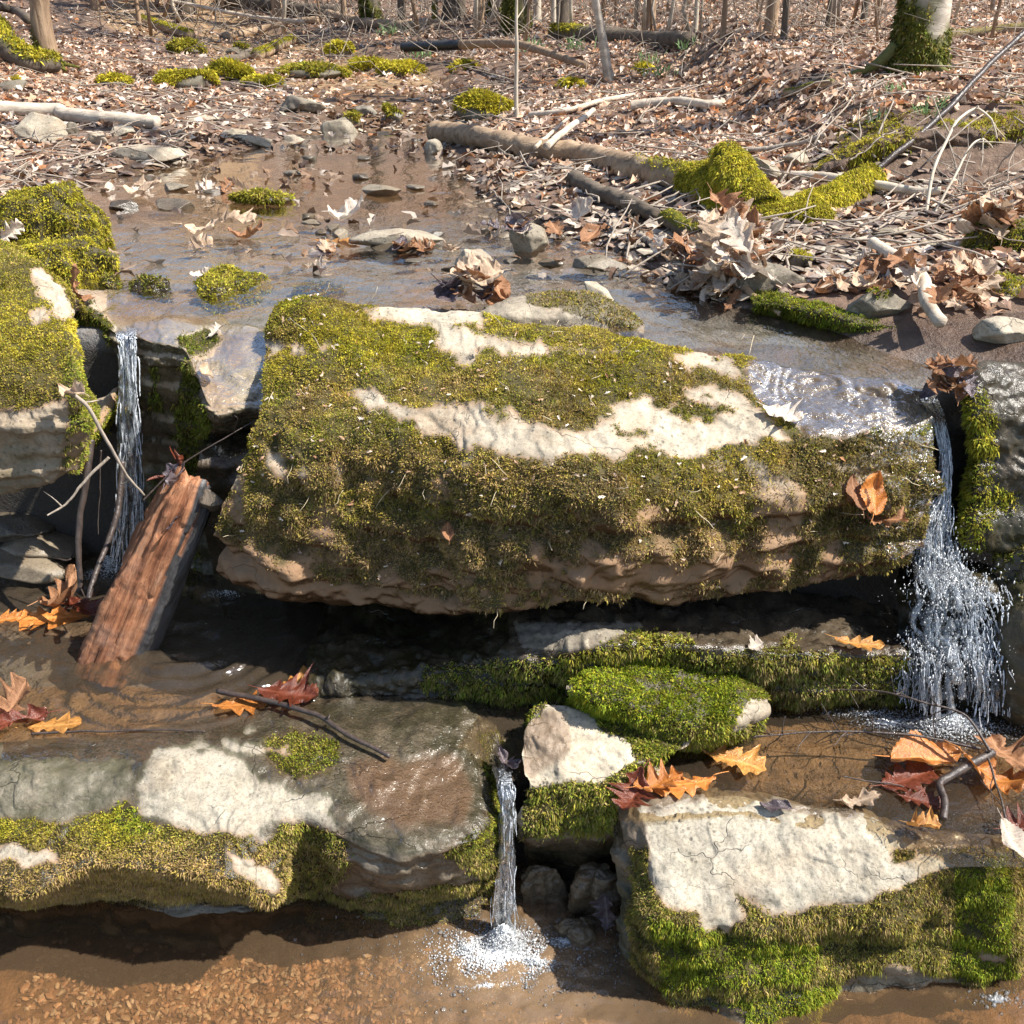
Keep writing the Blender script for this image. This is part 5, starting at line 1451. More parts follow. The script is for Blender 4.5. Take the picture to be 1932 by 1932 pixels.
tree(1712, 140, 62, 'big pale tree with a dark mossy flared base on the leafy flat at the right', lean=(.045, 0), height=9, mat='bark_tree', seed=1, moss_h=.34, flare=1.5, roots=4, limbs=8, seg=26, n=70)
tree(1762, 76, 26, 'pale trunk standing just behind the big mossy-footed tree', height=9, mat='bark_pale', seed=2, moss_h=.25)
tree(1156, 152, 15, 'slim bark-mottled tree slanting to the left at the middle of the leafy bank', lean=(-.06, 0), height=6, mat='bark_tree', seed=3, pts=[(0, 0), (.06, -.06), (.14, -.16), (.3, -.22), (1, -.3)], limbs=5)
tree(88, 128, 27, 'brown leaning tree with exposed roots on the left bank', lean=(.10, 0), height=6.5, mat='bark', seed=4, moss_h=.22, pts=[(0, 0), (.05, -.02), (.12, .04), (1, .1)], roots=5, limbs=6, flare=1.5)
tree(975, 226, 8, 'thin straight dead sapling standing behind the brown log', name='sapling', lean=(-.004, 0), height=1.0, mat='bark_pale', seed=5, limbs=3, cat='sapling')
far = [(528, 36, 15, 'bark', 'slim grey trunk rising from the far fallen trunk'), (648, 40, 9, 'bark', 'thin grey trunk left of the far mossy-based trunks'), (700, 50, 26, 'bark_dark', 'pair-like dark trunk with a moss skirt at the far centre'), (688, 48, 12, 'bark_pale', 'pale trunk touching the dark moss-skirted one on its left'),
       (757, 52, 12, 'bark_dark', 'dark slender trunk right of the moss-skirted one'), (822, 42, 10, 'bark_dark', 'thin dark trunk before the pale gap in the far trees'), (852, 36, 30, 'bark_dark', 'thick dark far trunk left of the pale ones'), (902, 46, 14, 'bark', 'grey far trunk between the thick dark one and the pale group'),
       (932, 34, 26, 'bark_pale', 'broad pale far trunk with mossy foot'), (972, 58, 34, 'bark_dark', 'thick dark far trunk with mossy foot near the picture centre'), (1012, 44, 12, 'bark_pale', 'pale slender trunk right of the thick central trunk'), (1060, 52, 22, 'bark_dark', 'dark trunk behind the slanting tree'),
       (1042, 60, 8, 'bark_pale', 'whitish sapling trunk left of the slanting tree'), (1222, 56, 18, 'bark', 'smooth brown trunk behind the dark fallen trunk'), (1314, 60, 8, 'bark_pale', 'thin whitish trunk behind the right end of the fallen trunk'), (1362, 72, 9, 'bark', 'thin brown trunk on the far flat right of the fallen trunk'),
       (1448, 66, 18, 'bark', 'brown snag trunk on the far flat'), (1476, 80, 11, 'bark_dark', 'dark crooked trunk right of the brown snag'), (350, 22, 22, 'bark_dark', 'dark twin-stemmed trunk on the left hillside'), (262, 52, 7, 'bark', 'thin sapling trunk above the mossy far log'),
       (1630, 40, 10, 'bark_dark', 'dark thin trunk left of the big tree on the hillside'), (1560, 60, 8, 'bark_dark', 'thin crooked dark trunk on the far right flat'), (180, 20, 12, 'bark', 'grey trunk high on the left hillside')]
for i, (px, py, wp, mt, lb) in enumerate(far):
    tree(px, py, wp, lb, lean=(.03 * math.sin(i * 2.1), .02), height=8 if wp > 10 else 5, mat=mt, seed=20 + i, moss_h=.35 if i in (2, 5, 8, 9) else 0, limbs=5 if wp > 10 else 3, seg=12, n=30)
# thin saplings of the background wood
r_ = np.random.default_rng(77)
k = 0
while k < 64:
    px, py = r_.uniform(280, 1930), r_.uniform(5, 96)
    if py > 70 and px < 900: continue
    b = ground_hit(px, py)
    if b[1] > 30: continue
    h = r_.uniform(1.2, 3.2)
    n = 9
    path = b + np.stack([np.linspace(0, 1, n) * r_.uniform(-.4, .4) + .03 * r_.standard_normal(n), .03 * r_.standard_normal(n), np.linspace(0, 1, n) * h], 1)
    rr = r_.uniform(2.0, 4.2) / FP * np.linalg.norm(b)
    out = [tube_geo(path, np.linspace(rr, rr * .4, n), 5, 0, 1)]
    for q in range(4):
        i = r_.integers(2, n)
        a = r_.uniform(0, 6.28)
        limb_geos(path[i], [math.cos(a), math.sin(a), .6], h * r_.uniform(.2, .4), rr * .5, 1, r_, out, 4)
    V, F = join(out)
    o = add('sapling', V, F, M[['twig', 'bark_pale', 'bark'][k % 3]], attrs={'moss': np.zeros(len(V))})
    tag(o, 'thin bare sapling standing in the background wood', 'sapling', 'thin bare saplings of the background wood')
    k += 1
# brush: a mass of fine twigs on the far slope
out = []
for k in range(950):
    px, py = r_.uniform(200, 1990), r_.uniform(-20, 70) if k % 3 else r_.uniform(20, 120)
    if k % 3 == 0: px = r_.uniform(540, 1000) if k % 2 else r_.uniform(250, 1900)
    y_ = None
    a, yy_, d_ = rays(px, py)
    b = ground_hit(px, py) if k % 5 == 0 else (b + np.array([r_.normal(0, .5), r_.normal(0, .6), 0]))
    b[2] = float(ground_z(b[0], b[1]))
    L = r_.uniform(.25, .9)
    dr = np.array([r_.normal(0, .7), r_.normal(0, .5), r_.uniform(.05, 1)]); dr /= np.linalg.norm(dr)
    P = b + dr * np.linspace(0, L, 4)[:, None] + r_.normal(0, .03, (4, 3))
    rr = r_.uniform(.5, 1.1) / FP * max(4, b[1])
    V, F, F3 = tube_geo(P, np.linspace(rr, rr * .5, 4), 3, 0, 1)
    out.append((V, F, F3))
V, F = join(out)
o = add('brush', V, F, M['twig'], origin=(0, 0, 0), attrs={'moss': np.zeros(len(V))})
tag(o, 'tangle of fine grey brush on the far woodland floor', 'brush', kind='stuff')

# ================================================================ leaf litter
LCOL = np.array([[.58, .40, .27], [.68, .51, .39], [.46, .28, .17], [.30, .16, .09], [.76, .64, .53], [.13, .075, .055], [.50, .23, .10]])
def leaf_batch(P, Nn, size, r_, colw, curl=.35, wide=.5):
    n = len(P)
    ang = r_.uniform(0, 2 * math.pi, n)
    X = np.stack([np.cos(ang), np.sin(ang), 0 * ang], 1)
    Nn = Nn + r_.normal(0, .38, (n, 3)); Nn /= np.linalg.norm(Nn, axis=1, keepdims=True)
    X = X - Nn * (X * Nn).sum(1, keepdims=True); X /= np.linalg.norm(X, axis=1, keepdims=True)
    Y = np.cross(Nn, X)
    L = size[:, None]
    cu = r_.normal(0, curl, (n, 1)); fo = r_.normal(.25, .35, (n, 1))
    def pt(u, v, jit=0):
        uu = u - .5
        v = v * r_.uniform(.7, 1.3, (n, 1)) if v else 0
        return P + L * (X * uu + Y * (v * wide)) + Nn * L * (cu * (uu * uu * 1.6 - .1) + fo * abs(np.asarray(v)) * .8 + r_.normal(0, .03, (n, 1)))
    pts = [pt(0, 0), pt(.36, 0), pt(.68, 0), pt(1, 0), pt(.22, .42), pt(.42, .26), pt(.62, .5), pt(.80, .2), pt(.22, -.42), pt(.42, -.26), pt(.62, -.5), pt(.80, -.2)]
    V = np.stack(pts, 1).reshape(-1, 3)
    T = np.array([[0, 1, 4], [4, 1, 5], [5, 1, 2], [5, 2, 6], [6, 2, 7], [7, 2, 3], [0, 8, 1], [8, 9, 1], [9, 2, 1], [9, 10, 2], [10, 11, 2], [11, 3, 2]])
    F = (np.arange(n)[:, None, None] * 12 + T[None]).reshape(-1, 3)
    ci = r_.choice(len(LCOL), n, p=np.asarray(colw) / np.sum(colw))
    C = LCOL[ci] * r_.uniform(.7, 1.25, (n, 1))
    C = np.repeat(C, 12, 0) * r_.uniform(.85, 1.15, (n * 12, 1))
    return V, F, C

def gnorm(x, y):
    h = .03
    n = np.stack([-(ground_z(x + h, y) - ground_z(x - h, y)) / (2 * h), -(ground_z(x, y + h) - ground_z(x, y - h)) / (2 * h), np.ones_like(x)], 1)
    return n / np.linalg.norm(n, axis=1, keepdims=True)

r_ = np.random.default_rng(5)
n = 190000
y = 2.1 * np.exp(r_.uniform(0, math.log(26 / 2.1), n))
x = r_.uniform(-1, 1, n) * (y * .60 + .5)
e = bank_e(x, y)
nzv = fbm(np.stack([x * 2.2, y * 2.2, x * 0], 1), 3, 91)
right = x - np.interp(y, *XR)
left = np.interp(y, *XL) - x
dens = np.where(right > 0, np.interp(right, [0, .10, .35, .7], [.05, .28, .55, 1]), np.where(left > 0, np.interp(left, [0, .3, .8, 1.4], [.12, .30, .55, 1]), .025 + .07 * sstep(.05, .3, nzv) * (y < 5.2) + .25 * sstep(5.3, 6.2, y)))
mud = sstep(.9, .5, np.abs(x - 1.35 - .25 * (y - 2.9))) * sstep(3.35, 3.0, y) * sstep(2.45, 2.7, y)          # bare mud flat on the right
gravel = sstep(4.4, 3.9, y) * sstep(.85, .3, right) * (right > 0)
dens = dens * (1 - .8 * mud) * (1 - .45 * gravel) * np.clip(.75 + .9 * nzv, .1, 1.3)
dens = dens * np.where((y < 2.9) & (left > -.1), 0, 1) * np.where((y < 2.75) & (right < 0), 0, 1)
dens = dens * np.where((x > 1.0) & (x < 2.8) & (y > 3.25) & (y < 3.72), .04, 1)
# stay out of the rock ledge zone at the front right
dens = dens * np.where(y < np.interp(x, [.3, .6, .95, 1.4], [2.7, 2.5, 2.3, 2.28]), 0, 1)
sel = r_.random(n) < dens * np.interp(y, [2.1, 5, 9, 26], [.5, .75, 1, 1])
x, y = x[sel], y[sel]
z = ground_z(x, y)
N_ = gnorm(x, y)
size = r_.uniform(.030, .072, len(x)) * np.interp(y, [2, 8, 20], [1, 1.1, 1.4])
heap = np.clip(fbm(np.stack([x * 3, y * 3, x * 0], 1), 2, 92), 0, 1)
z = np.where((bank_e(x, y) < .1) & (y < 5.4), np.maximum(z, .004), z)
P = np.stack([x, y, z + size * .10 + .03 * heap * r_.random(len(x))], 1)
V, F, C = leaf_batch(P, N_, size, r_, [1, 1.0, 1.0, .7, .75, .55, .22])
wetl = np.repeat(np.clip(sstep(.5, .0, bank_e(x, y)) * (y < 6.5), 0, 1), 12)[:, None]
C = C * (1 - .55 * wetl)
o = add('leaf_litter', V, [F], M['litter'], origin=(0, 0, 0), smooth=False, attrs={'col': C})
tag(o, 'thick carpet of dry tan fallen leaves on the banks and forest floor', 'leaf litter', kind='stuff')
print('litter', len(x))

# twigs and bark scraps on the ground
out = []
n = 1700
y = 2.6 * np.exp(r_.uniform(0, math.log(14 / 2.6), n)); x = r_.uniform(-1, 1, n) * (y * .58 + .2)
e = bank_e(x, y)
for i in range(n):
    if e[i] < .03 or (y[i] < 3.0 and x[i] < .3): continue
    if y[i] < np.interp(x[i], [.3, .6, .95, 1.4], [2.7, 2.5, 2.3, 2.28]): continue
    L = r_.uniform(.06, .38); a = r_.uniform(0, math.pi)
    b = np.array([x[i], y[i], 0]); dr = np.array([math.cos(a), math.sin(a), 0])
    P = b + dr * np.linspace(-.5, .5, 5)[:, None] * L + r_.normal(0, .008, (5, 3))
    P[:, 2] = ground_z(P[:, 0], P[:, 1]) + .012 + r_.uniform(0, .03) + np.linspace(0, 1, 5) * r_.uniform(0, .04)
    rr = r_.uniform(.0015, .0048)
    out.append(tube_geo(P, np.linspace(rr, rr * .6, 5), 4, 0, 1))
V, F = join(out)
o = add('twig_litter', V, F, M['twig'], origin=(0, 0, 0), attrs={'moss': np.zeros(len(V))})
tag(o, 'small twigs and stalks scattered through the leaf litter', 'twigs', kind='stuff')

# flat shale chips and gravel of the stream bars
def chips(name, x, y, z, smin, smax, flat, label, mat, cols, seed):
    q = np.random.default_rng(seed)
    V0, F0 = ICO[1]
    n = len(x)
    s = q.uniform(smin, smax, (n, 1)) * np.array([[1, .7, flat]]) * q.uniform(.6, 1.3, (n, 3))
    W = V0[None] * s[:, None]
    W = W * (1 + .25 * q.standard_normal((n, len(V0), 1)))
    a = q.uniform(0, 6.28, n); ca, sa = np.cos(a)[:, None], np.sin(a)[:, None]
    ti = q.normal(0, .25, (n, 1))
    X = W[..., 0] * ca - W[..., 1] * sa; Y = W[..., 0] * sa + W[..., 1] * ca
    Z = W[..., 2] + X * ti
    V = np.stack([X + x[:, None], Y + y[:, None], Z + z[:, None]], -1).reshape(-1, 3)
    F = (np.arange(n)[:, None, None] * len(V0) + F0[None]).reshape(-1, 3)
    C = np.asarray(cols)[q.integers(0, len(cols), n)] * q.uniform(.7, 1.25, (n, 1))
    o = add(name, V, [F], M[mat], origin=(0, 0, 0), smooth=False, attrs={'col': np.repeat(C, len(V0), 0)})
    return tag(o, label, 'gravel', kind='stuff')
n = 9000
y = 2.5 * np.exp(r_.uniform(0, math.log(7 / 2.5), n)); x = r_.uniform(-1, 1, n) * (y * .58 + .1)
e = bank_e(x, y); rt = x - np.interp(y, *XR); lf = np.interp(y, *XL) - x
sel = (((rt > -.06) & (rt < 1.3) & (y < 4.5)) | ((lf > -.08) & (lf < 1.5) & (y > 3.3)) | ((y > 5.1) & (e < .1))) & ~((y < np.interp(x, [.3, .6, .95, 1.4], [2.7, 2.5, 2.3, 2.28])) & (x > .2)) & ~((x < -.8) & (y < 3.2))
x, y = x[sel], y[sel]
chips('shale_gravel', x, y, ground_z(x, y) + .004, .010, .036, .22, 'flat shale chips covering the muddy stream bars', 'pebble', [(.30, .24, .18), (.40, .33, .25), (.16, .12, .10), (.22, .15, .11), (.46, .38, .30)], 3)
n = 2600
n = 7500
x = r_.uniform(-.95, .15, n); y = r_.uniform(1.05, 1.48, n)
sel = r_.random(n) < .15 + 1.1 * np.clip(fbm(np.stack([x * 5, y * 7, x * 0], 1), 3, 44) + .35, 0, 1)
x, y = x[sel], y[sel]
chips('pebble_bed', x, y, ground_z(x, y) + .002, .003, .0095, .5, 'orange brown pebbles on the bottom of the lower pool', 'pebble', [(.30, .18, .105), (.34, .22, .14), (.25, .145, .085), (.33, .24, .165), (.17, .10, .065), (.38, .30, .22)], 4)

# scraps of leaf and straw caught in the moss of the big slab
r_ = np.random.default_rng(88)
Pm, Nm, _ = scatter(G_main, N_main, M_main, 420)
sz = r_.uniform(.006, .017, len(Pm))
V, F, C = leaf_batch(Pm + Nm * .006, Nm, sz, r_, [1, 1.2, .8, .5, 1.4, .2, .1], curl=.5, wide=.45)
o = add('leaf_scraps', V, [F], M['litter'], origin=(0, 0, 0), smooth=False, attrs={'col': C})
tag(o, 'tiny scraps of dry leaf caught in the moss of the big slab', 'leaf scraps', kind='stuff')
out = []
Pm, Nm, _ = scatter(G_main, N_main, M_main, 120)
for p, n_ in zip(Pm, Nm):
    d_ = n_ * .5 + r_.normal(0, .6, 3) + np.array([0, -.2, -.5 if p[2] < -.1 else .3]); d_ /= np.linalg.norm(d_)
    L = r_.uniform(.015, .055)
    q = p + n_ * .004 + d_ * np.linspace(0, L, 4)[:, None] + r_.normal(0, .0015, (4, 3))
    out.append(tube_geo(q, np.full(4, .0007), 3, 0, 1))
V, F = join(out)
o = add('straw_stalks', V, F, M['straw'], origin=(0, 0, 0), attrs={'moss': np.zeros(len(V))})
tag(o, 'fine dry stalks sticking out of the moss of the big slab', 'stalks', kind='stuff')
# spring shoots on the leafy flat
for i, (px, py) in enumerate([(795, 112), (1222, 128), (1250, 148), (1300, 96), (1690, 180), (1740, 216), (1775, 205), (735, 66), (1000, 100), (1090, 96), (1650, 228)]):
    b = ground_hit(px, py)
    n = 26
    Pq = b + np.stack([r_.normal(0, .006 * b[1], n), r_.normal(0, .006 * b[1], n), np.zeros(n)], 1)
    up_ = np.tile([0, 0, 1.0], (n, 1))
    V_, = [None]
    D = up_ + .35 * r_.standard_normal((n, 3)); D /= np.linalg.norm(D, axis=1, keepdims=True)
    L = r_.uniform(.006, .016, (n, 1)) * b[1]; T = np.cross(D, r_.standard_normal((n, 3))); T /= np.linalg.norm(T, axis=1, keepdims=True)
    w_ = .0007 * b[1]
    V = np.stack([Pq - T * w_ * .5, Pq + T * w_ * .5, Pq + D * L * .6 + T * w_, Pq + D * L * .6 - T * w_, Pq + D * L + np.array([0, 0, -.01])], 1).reshape(-1, 3)
    o5 = np.arange(n)[:, None] * 5
    o = add('grass_shoots', V, [o5 + np.array([[0, 1, 2, 3]]), o5 + np.array([[3, 2, 4]])], M['moss'], smooth=False, attrs={'col': np.tile([.22, .33, .14], (n * 5, 1)) * r_.uniform(.7, 1.3, (n * 5, 1))})
    tag(o, 'pale green spring shoots coming through the leaf litter', 'plant', 'spring shoots on the leafy flat')
# ================================================================ leaves one can point at
def leaf_material(name, a, b, rough=.55, wet=False):
    t = NT(name)
    o = t.n('TexCoord').outputs['Generated']
    ob = t.obj()
    n = t.noise(45, 5, .65, ob, .3)
    n2 = t.noise(160, 3, .6, ob)
    c = t.mix(n, a, b)
    c = t.mix(t.math('MULTIPLY', t.ramp(n2, [(.55, (0,) * 3), (.66, (1,) * 3)]), .6), c, tuple(x * .35 for x in a))
    c = t.mix(t.math('MULTIPLY', t.ramp(t.noise(16, 4, .6, ob, .6), [(.52, (0,) * 3), (.62, (1,) * 3)]), .55), c, tuple(x * .45 for x in a))
    vein = t.attr('vein')
    c = t.mix(t.math('MULTIPLY', vein, .45), c, tuple(min(1, x * 1.5 + .03) for x in b))
    c = t.mix(1.0, c, t.mix(t.n('ObjectInfo').outputs['Random'], (.8, .78, .76), (1.15, 1.15, 1.15)), 'MULTIPLY')
    nr = t.bump(t.math('ADD', n, t.math('MULTIPLY', vein, .4)), .5, .004)
    p = t.bsdf(c, .22 if wet else rough, nr, .5 if wet else .3)
    tl = t.n('BsdfTranslucent'); t.l(c, tl.inputs['Color'])
    ms = t.n('MixShader', ins={'Fac': .22})
    t.l(p, ms.inputs[1]); t.l(tl.outputs[0], ms.inputs[2])
    return t.surf(ms.outputs[0])
LM = {'orange': leaf_material('wet orange leaf', (.45, .14, .03), (.66, .27, .065), wet=True),
      'amber': leaf_material('amber leaf', (.42, .18, .045), (.66, .33, .09), wet=True),
      'red': leaf_material('dark red leaf', (.11, .026, .014), (.22, .06, .03), wet=True),
      'brown': leaf_material('brown leaf', (.25, .11, .05), (.42, .22, .11)),
      'tan': leaf_material('tan dry leaf', (.52, .36, .23), (.66, .50, .36)),
      'pale': leaf_material('bleached leaf', (.62, .50, .40), (.74, .63, .52)),
      'grey': leaf_material('dark purplish leaf', (.10, .075, .085), (.20, .16, .17), wet=True)}

def leaf_mesh(kind, seed, curl=.3, roll=.3):
    """a lobed leaf, length 1 along +X, stalk end at the origin"""
    q = np.random.default_rng(seed)
    nu, nv = 48, 11
    s = np.linspace(0, 1, nu)
    env = np.sin(math.pi * np.clip(s, 0, 1) ** .85) ** .75
    if kind == 'oak':
        kn = np.array([0, .10, .20, .30, .42, .52, .64, .73, .84, .92, 1.0]) + np.r_[0, q.normal(0, .012, 9), 0]
        kv = np.array([.10, .22, .62, .30, .95, .34, 1.0, .38, .62, .30, .05]) * np.r_[1, q.uniform(.75, 1.2, 9), 1]
        wd = .40 * np.interp(s, kn, kv)
        wd = wd + .012 * q.standard_normal(nu)
        wd = np.clip(wd, .012, 1)
    elif kind == 'maple':
        lob = .50 + .5 * np.abs(np.cos(2 * math.pi * (s * 1.35 + .02))) ** 1.5 + .10 * np.cos(2 * math.pi * s * 8)
        wd = .52 * env * np.clip(lob, .2, 1.1)
    else:
        wd = .27 * env * (1 + .05 * np.cos(2 * math.pi * s * 13))
    wd[0] = .006; wd[-1] = .003
    asym = 1 + .20 * q.standard_normal(2)
    v = np.linspace(-1, 1, nv)
    sk = .16 if kind == 'oak' else .10
    X = s[:, None] + sk * np.abs(v)[None] * wd[:, None] * (1.6 if kind != 'beech' else .4)
    Y = wd[:, None] * v[None] * np.where(v < 0, asym[0], asym[1])[None] + .05 * np.sin(3 * s + q.uniform(0, 6))[:, None]
    ph = q.uniform(0, 6, 4)
    Z = curl * (.55 * (s[:, None] - .5) ** 2 * 2 + .14 * np.sin(5 * s + ph[0])[:, None]) + roll * (np.abs(Y) * .9 * (1 + .6 * np.sin(4 * s + ph[1])[:, None])) + roll * .10 * np.sin(14 * s[:, None] + 5 * v[None] + ph[2]) * np.abs(v)[None] + .04 * np.sin(6 * Y / .4 + ph[3]) * roll
    V = np.stack([X, Y, Z], -1).reshape(-1, 3)
    F = gridfaces(nu, nv)
    side = np.abs(np.sin((s[:, None] - .55 * np.abs(v)[None] * wd[:, None]) * math.pi * 7)) < .12
    vein = np.where(np.abs(v)[None] < .12, 1.0, side * .8).repeat(1, 0) * np.ones((nu, nv))
    n = 6
    P = np.stack([np.linspace(.02, -.22, n), .03 * np.linspace(0, 1, n) ** 2, Z[0, nv // 2] + .02 * np.linspace(0, 1, n)], 1)
    V2, F2, F3 = tube_geo(P, np.linspace(.009, .006, n), 5, 0, 1)
    me = make_mesh('leaf', np.concatenate([V, V2]), [np.concatenate([F, F2[0] + len(V)]), F3 + len(V)], [LM['tan']], attrs={'vein': np.concatenate([vein.ravel(), np.ones(len(V2))])})
    return me
LMESH = {}
def get_leaf(kind, var, crl, mat):
    k = (kind, var, crl, mat)
    if k not in LMESH:
        c = {'flat': (.10, .20), 'soft': (.34, .42), 'curl': (.6, .55), 'crumple': (.75, .85)}[crl]
        me = leaf_mesh(kind, 100 + var * 7 + len(kind), *c)
        me.materials[0] = LM[mat]
        LMESH[k] = me
    return LMESH[k]

def put_leaf(P, N, size, yaw, kind, var, crl, mat, label, group=None, name='leaf', tilt=0.0, lift=.004):
    me = get_leaf(kind, var, crl, mat)
    o = bpy.data.objects.new(name, me)
    N = Vector(N).normalized()
    N = (N + Vector((0, 0, .4))).normalized()
    X = Vector((math.cos(yaw), math.sin(yaw), 0)); X = (X - N * X.dot(N)).normalized()
    Y = N.cross(X)
    R = Matrix((X, Y, N)).transposed() @ Matrix.Rotation(tilt, 3, 'Y')
    p = Vector(P) + N * lift - R @ Vector((.5 * size, 0, 0))
    o.matrix_world = Matrix.Translation(p) @ R.to_4x4() @ Matrix.Scale(size, 4)
    COL.objects.link(o)
    return tag(o, label, 'leaf', group)

